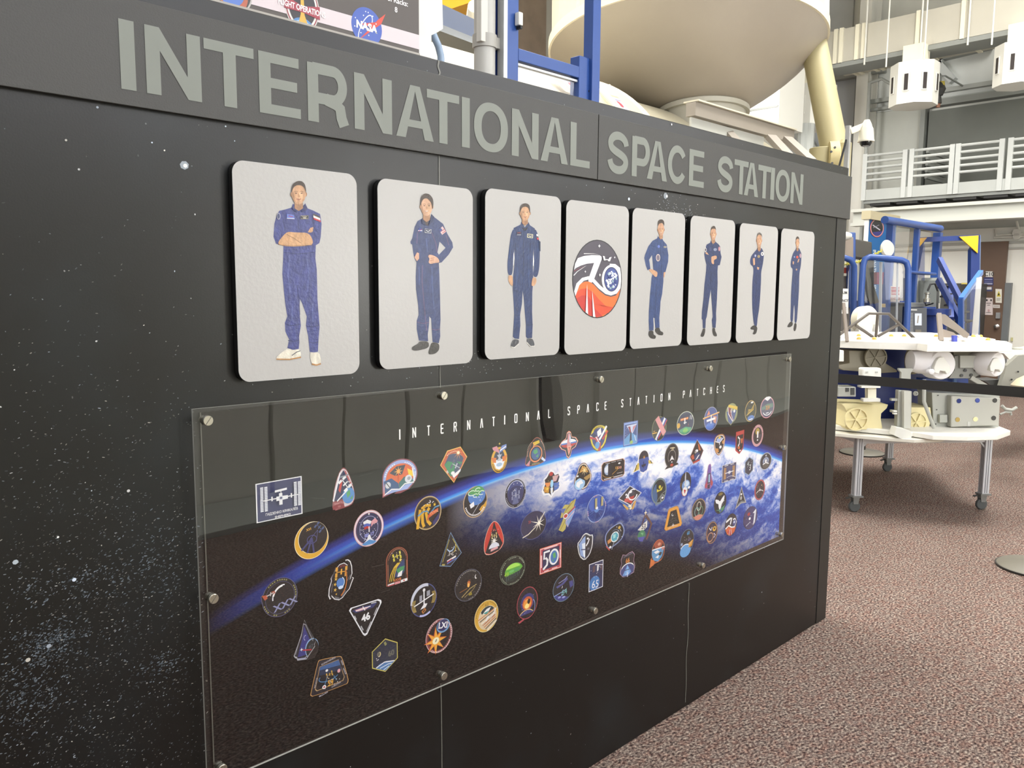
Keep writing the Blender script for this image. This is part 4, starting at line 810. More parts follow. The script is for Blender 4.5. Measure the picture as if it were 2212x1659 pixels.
def cross(s): return [(s*a,s*b) for a,b in ((0,1),(.2,.9),(.32,.55),(.75,.45),(1,.15),(.75,-.25),(.35,-.4),(.2,-.85),(0,-1),(-.2,-.85),(-.35,-.4),(-.75,-.25),(-1,.02),(-.75,.3),(-.32,.5),(-.2,.9))]
q.p(cross(1), '#d0694a').p(cross(.94), '#e8d6c8').p(cross(.89), '#20222e').e(0,.1,.8,.3,'#4a78c0').p(arc2(0,.1,.8,.3,10,170,16), WH).p(arc2(0,.1,.8,.3,190,350,16), RD).p([(-.2,-.1),(-.12,.75),(0,.88),(.15,.7),(.2,-.1)], '#c98e94').p([(.02,.2),(.08,.8),(.18,.5),(.2,.1)], '#cfd4e4').p([(-.2,-.1),(.3,-.1),(.0,-.8)], '#e0a08c').t('7',.05,-.35,.3,RD).done()
q = Patch(1273.3, 1312.4, 917, 977.5, 'yellow edged shield patch with flag ribbons')
sh = [(-1,.2),(-.75,.75),(-.3,.98),(.3,.98),(.85,.75),(1,.2),(.75,-.5),(0,-1),(-.75,-.5)]
q.p(sh, '#3c3526').p([(a*.95,b*.95) for a,b in sh], '#d9c63c').p([(a*.78,b*.78) for a,b in sh], '#353f78').p([(-.2,.5),(.2,.75),(.3,.3),(-.1,.1)], WH).s_([(-.95,.25),(-.3,.1),(.1,-.4),(.1,-.9)], .3, '#b9434c').s_([(-.95,.3),(-.3,.15),(.1,-.35)], .08, WH).p([(-.95,.35),(-.6,.5),(-.2,.2),(-.5,.1)], NV).s_([(.85,.8),(.25,.1),(.05,-.1)], .18, WH).s_([(.98,.45),(.4,-.1)], .16, RD).e(-.15,-.45,.25,.25,'#5c94c8').dash(.86,.84,.09,[(60,125),(200,245),(300,340)],'#5a4d20').done()
q = Patch(1346.6, 1377.5, 910.5, 961.7, 'upright blue rectangular patch')
q.p([(-1,-1),(1,-1),(1,1),(-1,1)], '#56649c').p([(-.92,-.94),(.92,-.94),(.92,.94),(-.92,.94)], '#8aa3d8').p([(-.85,-.85),(.85,-.85),(.85,.8),(-.85,.8)], '#3a4a86').p([(-.6,.7),(.85,.75),(.2,-.1),(-.1,.1)], '#c3cbe2').p([(-.4,.6),(-.1,.6),(.1,0),(-.05,-.05)], '#8a3646').p([(.3,.55),(.75,.65),(.2,.05)], '#c07a84').p([(-.85,-.4),(0,.1),(.85,-.3),(.85,-.85),(-.85,-.85)], '#5d93c6').p([(-.1,.1),(.1,.1),(.15,-.7),(-.15,-.7)], '#2c2f4c').e(.1,-.75,.22,.15,'#8fb05c').stars(6,WH,.02,(-.8,-.5,-.2,.6)).s_([(.5,-.2),(.75,-.7)],.06,WH).done()
q = Patch(1407.3, 1440, 899, 952.4, 'round patch crossed by a big flag coloured X')
q.e(0,0,.95,.98,'#8d8f6a').e(0,0,.9,.94,'#25211f').p([(-.15,.75),(.6,.9),(.9,.3),(.3,0)], '#34447c').s_([(-.4,-.85),(.75,.75)], .26, WH).s_([(-.25,-.85),(.9,.7)], .14, '#3c50a8').s_([(-.1,-.8),(1,.6)], .12, RD).s_([(-.35,.9),(.7,-.5)], .5, '#d28f92').t('EXP',-.65,-.15,.1,GD).s_([(-.9,-.3),(-.3,-.28)],.08,GD).done()
q = disc(1462, 1499, 888.6, 939.6, '#c3c9b8', '#252b4e', .06, 'round patch with an orange winged station, numbered 11'); q.p([(-.5,-.8),(-.75,-.5),(0,-.3),(.7,-.45),(.6,-.72),(0,-.93)], '#4f9a74').e(0,-.6,.3,.18,'#7fb860').e(-.8,-.1,.18,.22,'#d8a53c').p([(-.6,.45),(.3,.5),(.3,.3),(-.6,.25)], '#d2722e').s_([(-.1,.45),(-.1,-.05)],.1,WH).s_([(-.6,.37),(.3,.42)],.03,'#f0d0a0').t('11',.6,.42,.34,WH,-8).s_([(-.25,.05),(.1,.05)],.06,WH).s_([(.3,-.3),(.3,0)],.03,RD).stars(8,WH,.02).done()
q = Patch(1518.3, 1553, 878.8, 930, 'oval blue patch with orange solar wings reaching past its rim')
q.e(0,0,.86,1,'#9a9cb4').e(0,0,.8,.95,'#3c4a8c').e(-.1,-.6,.5,.3,'#4f74c4').p([(-.55,.3),(-.15,.4),(-.3,.75)], '#d98a6c').p([(.25,.2),(.7,.1),(.6,-.5),(.3,-.3)], '#c98c74').s_([(-1,.12),(1,.42)], .12, '#d8983c').s_([(-1,.16),(1,.46)], .03, '#f2dca8').s_([(0,.3),(0,-.4)], .1, WH).s_([(-.55,-.12),(.5,-.02)], .18, WH).done()
q = Patch(1566, 1593.6, 870.7, 919, 'shield patch with a crimson sail')
q.e(0,.1,.95,.88,'#8a8c62').p([(-.85,.3),(.85,.3),(.5,-.5),(-.05,-1),(-.5,-.6)], '#8a8c62').p([(-.78,.3),(.78,.3),(.45,-.5),(-.05,-.9),(-.45,-.6)], '#3c4a86').p([(-.55,.7),(.9,.3),(.9,.6),(-.5,.9)], '#d4b23c').p([(-.6,.7),(-.1,.5),(0,-.3),(.3,-.6),(-.3,-.3)], '#7c2c3c').s_([(-.6,.7),(-.5,.1),(.2,-.65)], .08, WH).s_([(0,.55),(-.05,0),(.3,-.6)], .06, '#e8cfd4').e(.4,.25,.15,.14,WH).t('13',-.1,.3,.25,WH).done()
q = disc(1609, 1633, 864.9, 910.7, '#c9a85c', '#23211f', .06, 'slim oval patch with a golden harp like sail'); q.p([(-.4,.15),(.1,.1),(.65,.6),(.4,.05),(-.6,-.35)], '#8f7430').s_([(-.4,.15),(.1,.1),(.65,.65),(.5,.1),(-.7,-.35)], .06, '#dcb84c', closed=False).e(.1,-.65,.6,.25,'#4f74b8').s_([(-.3,-.8),(.4,-.75)], .08, WH).s_([(0,.78),(.4,.8)],.14,WH).done()
q = disc(1642.4, 1672.3, 857, 903, '#d49aa4', '#4a4766', .09, 'round violet patch reading XV'); q.p([(-.5,.85),(0,.6),(.5,.9),(.2,1),(-.2,1)], WH).p([(-.8,.1),(0,.35),(.8,.3),(.8,-.05),(-.8,-.15)], '#5c7a72').t('XV',.05,-.02,.42,'#d8b23c',0,0).t('XV',.0,-.04,.42,'#a43a3a',0,0).e(0,.7,.08,.08,WH).arc(0,0,.72,.72,215,325,.08,WH).s_([(-.2,-.52),(.2,-.5)],.07,WH).done()
q = Patch(1170.3, 1211.5, 1013.5, 1075, 'white edged star shaped patch with bright figures')
def st6(s): return [(s*a,s*b) for a,b in ((-.1,1),(.25,.85),(.4,.62),(.85,.68),(1,.4),(.82,0),(1,-.35),(.75,-.6),(.35,-.68),(0,-1),(-.3,-.75),(-.8,-.7),(-1,-.4),(-.75,.1),(-.85,.42),(-.5,.6),(-.35,.85))]
q.p(st6(1), WH).p(st6(.84), '#2c2a3c').p([(-.7,.3),(-.3,.65),(.1,.6),(.0,.2),(-.4,.1)], '#2a211e').e(-.05,.68,.2,.14,'#b03a34').p([(.1,.5),(.75,.5),(.5,.1),(.15,.1)], '#c9a2a4').p([(-.7,.15),(-.1,.1),(-.2,-.15),(-.5,-.2)], '#dd8c4c').p([(-.8,-.1),(-.2,-.2),(-.3,-.6),(-.75,-.5)], '#c48a34').p([(.2,0),(.8,0),(.75,-.45),(.3,-.55)], '#4f6fb4').e(.02,-.02,.16,.28,'#9fd0ee').p([(-.12,-.3),(.15,-.3),(.1,-.8),(-.05,-.8)], '#dfe3ea').stars(14,'#e8d23c',.025).burst(-.45,-.3,.2,6,'#e8c84c').done()
q = Patch(1239.5, 1278.2, 999.6, 1058, 'rounded patch with golden sunburst above a cloudy globe')
pr_ = arc2(.0,.3,.62,.7,35,170,14)+[(-.95,-.1),(-.95,-.45),(-.7,-.7),(0,-1),(.45,-.9),(.9,-.45),(1,-.1),(.8,.35)]
q.p(pr_, '#6a4a4a').p([(a*.94,b*.94) for a,b in pr_], '#e0d4c4').p([(a*.86,b*.86) for a,b in pr_], '#1d1918').p([(-.45,.3),(-.1,.8),(.4,.6),(.6,.2),(0,.35)], '#b8863c').burst(.15,.42,.42,8,'#e8d49c',.2).p([(.1,-.1),(.85,.1),(.8,-.2),(.3,-.4)], '#a8884c').e(-.35,-.5,.58,.42,'#9fc4e4').p([(-.7,-.35),(-.2,-.2),(.05,-.5),(-.3,-.55),(-.4,-.8),(-.75,-.6)], WH).s_([(-.6,.1),(.2,-.3),(.5,-.4)],.08,BK).e(-.6,.1,.1,.06,WH).done()
q = Patch(1299.4, 1349.3, 994.5, 1034, 'black rounded rectangular patch reading XXIII')
rr_ = [(-1,-.75),(-.85,-1),(.85,-1),(1,-.75),(1,.75),(.85,1),(-.85,1),(-1,.75)]
q.p(rr_, '#d9a88c').p([(a*.96,b*.95) for a,b in rr_], '#191619').e(-.45,.15,.33,.6,'#9fb2d0').p([(-.5,.6),(-.25,.2),(-.5,-.2),(-.7,-.1),(-.75,.35)], '#dfe6f0').p(arc2(-.45,.15,.33,.6,-90,90,14), '#1c1c26').arc(-.2,-.2,.7,.55,190,290,.03,GD).s_([(-.1,-.5),(.5,.05)],.035,GD).t('XXIII',.5,.08,.27,'#dfa08c',-4,.02).t('XX',.28,.11,.27,GD,-4,.02).e(.5,.55,.1,.08,WH).s_([(-.7,.85),(-.3,.8)],.06,'#b9b6b8').s_([(-.2,.84),(.2,.84)],.06,'#b9b6b8').s_([(.3,.84),(.7,.84)],.06,'#b9b6b8').s_([(.3,-.5),(.8,-.5)],.06,'#b9b6b8').s_([(-.8,-.82),(-.2,-.82)],.07,WH).s_([(0,-.82),(.8,-.8)],.07,WH).done()
q = Patch(1365.6, 1414.5, 970, 1023, 'winged white edged patch with gold rays')
wg = arc2(0,.25,.5,.72,0,180,20)+[(-.55,.1),(-1,-.75),(-.4,-.62)]+arc2(0,-.45,.38,.52,190,350,16)+[(.45,-.3),(1,-.4),(.7,.05)]
q.p(wg, WH).p(arc2(0,.25,.42,.62,0,180,20)+[(-.42,0),(.42,0)], '#241f2c').p([(-.42,.25),(.42,.3),(.5,-.05),(.3,-.75),(0,-.88),(-.28,-.75),(-.4,-.1)], '#39549c').p([(-.5,0),(-.88,-.68),(-.4,-.55),(-.38,-.1)], '#cdb04c').p([(.5,0),(.88,-.36),(.45,-.28),(.4,0)], '#cdb04c').s_([(-.62,-.15),(-.72,-.6)],.06,BK).s_([(.6,-.05),(.72,-.32)],.06,BK).burst(.02,.32,.22,7,'#dca23c',.2).p([(-.2,-.25),(.2,-.2),(.15,-.4),(-.15,-.45)], '#1d2038').s_([(0,0),(0,-.55)],.05,'#1d2038').done()
q = disc(1436, 1466, 957.8, 1010.4, '#3a3733', '#8a857c', .03, 'dark oval patch with a winged delta'); q.e(0,0,.93,.93,'#211e20').arc(0,-.1,.55,.55,-40,220,.06,'#8d8a84').t('25',.05,.55,.25,'#d8c9a0').s_([(-.3,.65),(.4,.6)],.06,'#e8dcb0').p([(0,.02),(-.32,-.42),(0,-.3),(.32,-.38)], WH).e(0,-.52,.08,.05,WH).p([(-1,-1),(-.6,-.75),(.8,-.68),(1,-.85)], '#2a2624').e(0,-.76,.22,.11,'#b0442c').done()
q = Patch(1490, 1519.7, 949, 1001, 'red and silver diamond patch')
dk = [(0,1),(1,-.05),(.45,-.85),(-.45,-1),(-1,-.35)]
q.p(dk, '#b9b6b8').p([(a*.95,b*.95) for a,b in dk], '#5a2c2a').p([(a*.82,b*.82) for a,b in dk], '#1c1819').p([(.1,.65),(.3,.5),(.6,.0),(.3,.05)], '#c56a3a').p([(-.85,-.3),(-.5,-.15),(-.3,-.55),(-.6,-.6)], '#b85434').e(.1,-.45,.45,.35,'#2c3a64').p([(-.2,-.7),(.2,-.35),(.45,-.3),(.1,-.6)], WH).e(-.05,.05,.22,.12,WH).e(-.2,-.02,.14,.12,'#9a9490').s_([(-.5,-.87),(.45,-.75)],.14,'#b03a34').done()
q = Patch(1541, 1566.5, 937.8, 984.6, 'gold rimmed shield patch with an astronaut')
sh2 = [(-1,.35),(-.7,.85),(-.1,1),(.6,.95),(1,.55),(.85,-.2),(.4,-.75),(-.1,-1),(-.7,-.55)]
q.p(sh2, '#a8743c').p([(a*.88,b*.9) for a,b in sh2], '#e0dcdc').p([(a*.8,b*.84) for a,b in sh2], '#1c1a1c').e(-.02,.5,.5,.22,'#9fb0dc').e(-.02,.68,.2,.12,'#d4b85c').s_([(-.7,.4),(0,.2),(.6,.6)],.08,WH).s_([(0,.2),(0,0)],.1,WH).p([(.4,.3),(.75,.4),(.7,0),(.4,.1)], '#c48a4c').p([(-.7,-.2),(-.2,-.3),(-.1,-.65),(-.5,-.6)], '#c98a44').e(.15,-.2,.2,.14,WH).done()
q = Patch(1588.9, 1606.5, 930.4, 980.6, 'narrow red banner patch with a pointed foot')
q.p([(-1,.95),(1,1),(.95,-.6),(0,-1),(-1,-.6)], '#b03a3c').p([(-.82,.6),(.8,.66),(.75,-.5),(0,-.85),(-.8,-.5)], '#1d1a1e').p([(-.9,.65),(.9,.72),(.9,.92),(-.9,.86)], '#b8403a').s_([(-.5,.5),(-.05,.3),(-.1,-.1),(-.4,-.3)], .16, WH).p([(.2,.3),(.7,.3),(.6,-.1),(.3,-.1)], '#c4693c').p([(-.6,-.35),(0,-.3),(.1,-.55),(-.4,-.55)], '#c4693c').e(.1,-.7,.2,.07,WH).done()
q = disc(1623.9, 1648.5, 917.5, 964.3, '#c99ba0', '#26232a', .24, 'slim oval patch with a pink rim'); q.e(-.05,.4,.35,.3,'#b39a4c').s_([(0,.4),(0,-.2)],.25,WH).p([(.2,.1),(.6,.05),(.5,-.3),(.2,-.3)], '#4a4658').stars(6,'#6a2c34',.05,(-.9,.9,-.9,.9)).e(0,-.4,.12,.07,WH).done()
q = Patch(1559.7, 1590.2, 1001.5, 1039, 'square slate patch with the station over a thin white horizon')
q.p([(-1,-1),(1,-1),(1,1),(-1,1)], '#cdd0da').p([(-.94,-.95),(.94,-.95),(.94,.95),(-.94,.95)], '#3f3f5c').p([(-.9,-.75),(.9,-.75),(.9,.75),(-.9,.75)], '#4a4c74')
for x in (-.75,.45): q.p([(x,-.65),(x+.3,-.65),(x+.3,.65),(x,.65)], '#b98d4c').s_([(x+.15,-.65),(x+.15,.65)],.04,'#4a4c74')
q.s_([(-.6,.0),(.6,.05)],.1,'#d4d6de').e(0,.02,.22,.14,'#d4d6de').s_([(0,.2),(0,-.2)],.07,'#d4d6de').arc(.1,-1.1,.9,.65,30,120,.04,WH).s_([(-.7,.86),(-.2,.86)],.06,WH).s_([(.1,.86),(.6,.86)],.06,WH).s_([(-.7,-.86),(-.2,-.86)],.06,WH).s_([(.1,-.86),(.6,-.86)],.06,WH).done()
q = Patch(1608, 1627.5, 986.7, 1027.3, 'pale edged hexagonal patch numbered 43')
hx_ = [(0,1),(.95,.6),(.95,-.55),(0,-1),(-.95,-.6),(-.95,.55)]
q.p(hx_, '#8fa8c4').p([(a*.86,b*.9) for a,b in hx_], '#2a2f40').t('4',-.25,.28,.5,'#c9d8d4',0,0).t('3',.22,-.15,.6,'#dfe4e4',0,0).stars(6,WH,.035).done()
q = disc(1641, 1666.6, 977.8, 1014.7, '#aab2bc', '#262936', .1, 'dark oval patch numbered 44 with a silver disc'); q.t('44',0,.66,.26,WH).e(0,.05,.5,.42,'#9aa6c4').e(0,.0,.3,.3,'#4c5060').e(0,.05,.18,.2,'#e8e8ee').e(0,-.5,.5,.28,'#5a5550').s_([(-.5,-.3),(0,-.15),(.5,-.35)],.12,WH).done()
q = disc(1629.8, 1652.4, 1036, 1079.6, '#8c3a42', '#c45a5c', .05, 'red rimmed dark oval patch'); q.e(0,0,.82,.86,'#26202a').arc(0,-.45,.75,.4,30,150,.07,WH).burst(0,.02,.22,4,WH,.2).stars(7,'#d8b4a0',.03).e(.3,.4,.1,.05,'#c9a87c').done()
q = Patch(1522, 1541, 1002.7, 1057.9, 'shuttle shaped patch with a violet nose')
q.p([(-.2,1),(.3,1),(.45,.6),(.4,.2),(.95,-.45),(.9,-.75),(.2,-1),(-.9,-.8),(-.9,-.5),(-.5,.2),(-.4,.6)], '#8f5f9a').p([(-.15,.9),(.2,.9),(.3,.3),(-.25,.3)], '#6a4fa0').p([(-.3,.3),(.3,.3),(.3,-.5),(-.35,-.5)], '#3a4258').p([(-.12,.2),(.15,.2),(.15,-.4),(-.12,-.4)], '#a8cdea').p([(-.85,-.5),(-.35,-.3),(-.35,-.75),(-.85,-.78)], '#b04a52').p([(.4,-.2),(.9,-.5),(.7,-.75),(.35,-.6)], '#b04a52').p([(-.3,-.6),(.25,-.55),(.2,-.9),(-.3,-.85)], '#3a3444').done()
q = Patch(1466.8, 1493.2, 1019, 1072, 'dark oval patch pierced by a silver needle')
q.e(.05,.1,.9,.85,'#2a2724').p([(-.3,-.4),(.3,-.3),(.3,-.9),(0,-1),(-.4,-.9),(-.6,-.6)], '#a8524c').e(.05,.1,.8,.76,'#1b191c').e(.1,-.1,.65,.42,'#6f93c8').e(.2,.0,.4,.22,'#c9dcee').e(-.05,-.58,.42,.36,'#e6e2de').p([(-.25,-.4),(.15,-.5),(-.1,-.8)], '#b8382c').p([(-.12,.6),(0,1.1),(.06,.6),(.08,-.3),(-.1,-.3)], '#c9cbd0').e(.6,-.35,.2,.1,WH).s_([(-.8,-.1),(-.7,.2)],.06,'#b08c3c').done()
q = disc(1407, 1439.7, 1032.5, 1088.6, '#6c8088', '#1c2420', .14, 'oval olive dark patch with a gold craft'); q.p(arc2(-.1,-.1,.75,.75,110,260,18)+[(-.2,-.3),(-.35,.2)], '#3a5f8c').p([(-.3,.2),(0,.05),(.5,.3),(.35,.02),(-.3,-.05)], '#cdbd34').e(.08,.3,.15,.13,'#cdbd34').s_([(.9,-.1),(.3,-.3),(-.3,-.8)],.04,'#8d9a94').e(.45,-.6,.3,.26,'#9aa4a0').e(.45,-.6,.22,.2,'#20242a').p([(.35,-.7),(.6,-.62),(.55,-.5),(.32,-.52)], WH).p([(-.5,-.78),(-.1,-.9),(-.45,-1.05)], '#6c8088').done()
q = Patch(1334.5, 1387, 1048.8, 1102, 'tilted square patch numbered 30 above gold wings')
sqd = q.px([(1360.5,1048.8),(1386,1064),(1362,1093),(1335,1078)])
q.p(sqd, '#c9ccd6').p([(a*.9+.0,b*.9+.03) for a,b in sqd], '#2a2830').p(q.px([(1361,1056),(1372,1063),(1362,1074),(1350,1068)]), '#3c3a48').p(q.px([(1348,1078),(1370,1070),(1364,1088),(1354,1084)]), '#b53c34').t('3',-.3,.12,.6,WH,0,.03).arc(.2,.22,.36,.42,60,350,.1,WH).e(.02,.48,.12,.1,WH).e(-.28,-.1,.2,.14,'#c25c54')
q.p(q.px([(1344,1090),(1349,1089),(1358,1099),(1354,1102)]), '#cfa052').p(q.px([(1369,1083),(1374,1081),(1368,1099),(1363,1101)]), '#cfa052').p(q.px([(1356,1092),(1363,1090),(1364,1098),(1360,1101)]), '#ece0c0').s_(q.px([(1335,1080),(1358,1096),(1361,1096)]),.07,'#5f8ab8').done()
q = disc(1267.6, 1308, 1068.8, 1128, '#9fb4dc', '#2c4a94', .05, 'oval bright blue patch with light rays'); q.e(0,.35,.8,.55,'#3d5fb4')
for k in range(13): a = math.radians(190+k*13); q.s_([(.05,-.05),(.88*math.cos(a),-.05+.85*math.sin(a))], .05, '#6f9ce0', True)
for k in range(9): a = math.radians(196+k*17); q.s_([(.25*math.cos(a),-.05+.25*math.sin(a)),(.8*math.cos(a),.0+.8*math.sin(a))], .09, '#24408a')
for x in (-.2,.45): q.p([(x,.0+.1*(x>0)),(x+.22,.02+.1*(x>0)),(x+.22,.78),(x,.76)], '#b3a878')
q.e(0,.05,.12,.1,'#e6eaf4').dash(.95,.96,.08,[(0,20),(90,110),(180,200),(260,280)],'#c9a0b4').done()
q = Patch(1205.7, 1244.7, 1076, 1149, 'tall yellow winged patch with a blue banner')
q.p(q.px([(1244,1077),(1234,1083),(1230,1090),(1220,1090),(1213,1100),(1213,1106),(1210,1119),(1217,1118),(1212,1132),(1206,1145),(1215,1149),(1221,1143),(1226,1120),(1236,1106)]), '#b9ac5c')
for a_, b_ in (((1240,1080),(1222,1103)),((1232,1086),(1214,1118)),((1222,1122),(1210,1145))): q.s_(q.px([a_, b_]), .05, '#8a7d3a')
q.p(q.px([(1209,1100),(1222,1098),(1216,1110)]), '#5a6aa8').p(q.px([(1222,1112),(1243,1091),(1240,1108),(1226,1139),(1221,1131)]), '#7f9ccc').s_(q.px([(1223,1113),(1242,1094)]), .09, '#a83a44').e(-.2,-.02,.26,.16,WH).e(-.2,-.02,.2,.11,'#b03a30').s_(q.px([(1226,1138),(1222,1125),(1240,1104)]),.06,'#d9b4bc').done()
q = disc(1124.8, 1180.4, 1103.9, 1164.4, '#565b94', '#1c1b26', .03, 'round black patch with a white star flare, numbered 35'); q.p(arc2(0,0,.95,.95,20,235,24), '#28284a').t('35',-.32,.3,.2,'#b5483a',4,0).s_([(-.85,-.68),(-.4,-.55),(.1,-.2),(.5,.2),(.85,.75)], .06, '#e4dfc8')
for a in range(8): q.s_([(.38,.05),(.38+.5*math.cos(a*PI/4+.3)*(1.5 if a in (3,) else 1),.05+.62*math.sin(a*PI/4+.3))], .09, '#e9e6d8', True)
q.e(.38,.05,.11,.11,'#f6f3e6').done()
q = Patch(949, 997.5, 1149, 1224, 'kite shaped black patch with a blue outline')
kk = [(0,1),(1,-.38),(-.02,-1),(-1,-.78)]
q.p(kk, '#6484a8').p([(a*.93,b*.94-.01) for a,b in kk], '#191818').arc(.0,.25,.35,.35,-150,-20,.07,'#a9c4e4').arc(.15,.1,.3,.35,-60,60,.06,'#cdb84c').iss(.02,-.25,.15,'#c9c4bc',-10).p([(-.35,-.58),(.45,-.42),(.45,-.52),(-.35,-.68)], WH).p([(-.35,-.63),(.1,-.54),(.1,-.6),(-.35,-.7)], '#b8404c').p([(-.35,-.72),(.5,-.56),(.5,-.62),(-.35,-.8)], '#5a6cb4').s_([(.15,.6),(.75,-.2)],.05,'#a89a4c').s_([(-.15,.6),(-.75,-.6)],.05,'#a89a4c').s_([(-.8,-.73),(-.55,-.78)],.1,'#a89a4c').stars(9,WH,.02,(-.4,.5,-.5,.3)).done()
q = Patch(1246, 1281, 1151.4, 1211, 'silver shield patch')
sd = [(-1,.4),(-.55,.65),(-.3,.9),(.05,1),(.35,.9),(.6,.75),(1,.72),(.95,-.1),(.6,-.7),(-.05,-1),(-.7,-.55)]
q.p(sd, '#d6d8da').p([(a*.9,b*.92) for a,b in sd], '#54565c').p([(a*.82,b*.86) for a,b in sd], '#20202a').p([(-.78,.32),(-.3,.65),(.02,.8),(.02,-.82),(-.55,-.5)], '#8fa6d4').p([(-.4,.3),(.02,.3),(.02,-.78),(-.2,-.6)], '#dfe5ee').e(.3,.55,.12,.07,WH).s_([(.1,.05),(.35,.25),(.5,.5)],.12,WH).s_([(-.5,-.1),(.1,-.2)],.08,'#3a4468').t('ISS',.4,-.2,.14,'#8d90a0').done()
q = Patch(1306, 1349.7, 1127, 1188.8, 'almond shaped patch with a turquoise planet')
ln = q.px([(1306,1170),(1307,1155),(1316,1142),(1330,1132),(1341,1127),(1348,1138),(1349,1148),(1345,1162),(1333,1175),(1313,1188.5)])
q.p(ln, '#7f8fbc').p([(a*.9,b*.9) for a,b in ln], '#181a1f').e(.0,-.05,.4,.36,'#dfe6e8').e(.0,-.05,.33,.3,'#4aa0b4').p([(-.2,.1),(.1,.15),(.05,-.1),(-.15,-.15)], '#9fd8d8').e(.42,.5,.12,.11,'#c9a54c').p([(-.72,-.15),(-.4,-.05),(-.35,-.3),(-.68,-.4)], '#c9874c').arc(0,-.05,.5,.5,-100,120,.03,'#6f86a8').stars(10,WH,.035,(-.3,.7,-.3,.6)).s_([(-.85,-.5),(-.6,-.75),(-.5,-.85)],.08,'#b5443c').e(-.45,-.65,.1,.08,WH).s_([(-.1,-.4),(-.3,-.85)],.04,'#aab4c4').done()
q = Patch(1376.6, 1410, 1105, 1167.7, 'open diamond shaped patch with a green globe, numbered 53')
q.p([(.0,.95),(.95,.02),(.3,-1),(.15,-.9),(.7,.02),(.0,.65),(-.4,.1),(-.55,.05)], '#5c403c').burst(.02,.92,.2,4,'#efe6cc').p([(-.95,-.1),(-.3,.2),(.25,.35),(.25,-.1),(-.2,-.25),(-.6,-.2)], '#d9d6d0').t('53',-.2,.02,.36,'#3c3f54',-8,.02).e(-.45,-.55,.5,.36,'#3a7a58').p([(-.95,-.6),(0,-.7),(-.3,-1),(-.7,-.9)], '#4a4fa0').p([(-.6,-.35),(-.2,-.4),(-.3,-.6)], '#6ba878').s_([(.4,-.55),(.2,-.95)],.08,'#8a4038').done()
q = Patch(1434, 1473.3, 1092, 1146.8, 'amber edged trapezoid patch')
am = q.px([(1443,1103),(1446,1098.5),(1461,1092.5),(1465,1094),(1473,1130),(1471,1136),(1438,1147),(1434.5,1143)]); am2 = q.px([(1448,1105),(1461,1100),(1467.5,1130),(1440.5,1139)])
q.p(am, '#8c5a24').p([(a*.97,b*.97) for a,b in am], '#dc9a3a').p(am2, '#191b1c').e(-.05,.3,.13,.12,'#c9ccd0').e(.0,.34,.12,.11,'#191b1c').s_([(-.4,-.1),(0,-.02),(.35,-.05)],.04,'#4a544c').s_([(-.45,-.3),(.1,-.2),(.5,-.3)],.04,'#4a544c').burst(.0,-.52,.2,4,WH,.2).arc(0,-1.2,.9,.6,55,125,.03,'#c9ccd0').stars(10,'#9aa09c',.02).done()
q = disc(1494, 1524.3, 1076.9, 1123.9, '#7a4a44', '#b0a48c', .05, 'dark oval patch with a trefoil knot'); q.e(0,0,.9,.9,'#241f20')
for a, c in ((90,'#c9c4b8'),(210,'#6f9a9c'),(330,'#5f8f6c')):
    ax_, ay_ = .3*math.cos(math.radians(a)), .3*math.sin(math.radians(a)); q.o(ax_*1.1, ay_, .32, .42, .08, c)
q.p([(-.7,-.55),(0,-.45),(.6,-.6),(.2,-.92),(-.3,-.9)], '#c9806c').done()
q = disc(1542.4, 1568.6, 1062.4, 1109, '#26242a', '#1b1a20', .03, 'dark oval patch with a white dove'); q.p([(-.8,-.6),(-.2,-.7),(0,-.95),(.6,-.75),(.8,-.35),(.3,-.5),(0,-.6)], '#4a8f68').p([(-.85,.45),(-.3,.3),(-.05,.1),(.15,.3),(.7,.65),(.6,.1),(.2,-.2),(.15,-.5),(-.1,-.65),(-.25,-.35),(-.3,-.05),(-.7,.05)], WH).e(0,.78,.35,.13,'#8a7a3c').p([(-.1,-.65),(.25,-.7),(.1,-.95)], '#3a4a9c').stars(5,WH,.03,(.2,.7,-.5,.2)).done()
q = Patch(1587, 1612.6, 1050.6, 1096.7, 'narrow arrowhead patch')
ar = [(.1,1),(.3,.5),(1,-.7),(.1,-.62),(-.9,-1),(-.3,.1)]
q.p(ar, '#aaa8a4').p([(.1,.8),(.22,.45),(.75,-.55),(.1,-.48),(-.65,-.75),(-.15,.1)], '#1e1d20').e(.08,.25,.12,.1,WH).e(.05,-.1,.16,.18,'#b9b8b4').s_([(-.4,-.6),(.1,-.4),(.5,-.45)],.06,'#8d9a9c').done()
q = Patch(833.8, 880.5, 1182, 1262, 'rust edged arched patch with a yellow station')
ap = [(-1,-.95),(-1,.35)]+arc2(0,.35,1,.65,170,10,16)+[(1,.35),(1,-.95)]
q.p(ap, '#a5563c').p([(a*.94,b*.97) for a,b in ap], '#4a2c22').p([(a*.78,b*.85+.02) for a,b in ap], '#161418').iss(.0,.52,.27,'#d8cc3c',12,'#d8cc3c').p([(-.05,-.05),(.4,.2),(.7,.3),(.72,-.4),(.2,-.65),(-.35,-.55)], '#2f3f6c').p([(-.1,-.2),(.3,-.1),(.7,-.1),(.6,-.35),(.1,-.45)], '#3f8f5c').p([(.1,-.4),(.5,-.3),(.4,-.6),(0,-.6)], WH)
for k in range(3): q.s_([(-.72+.17*k,-.75),(-.6+.17*k,-.4),(-.3+.12*k,-.05),(.05+.1*k,.15)], .07, '#d8b63c')
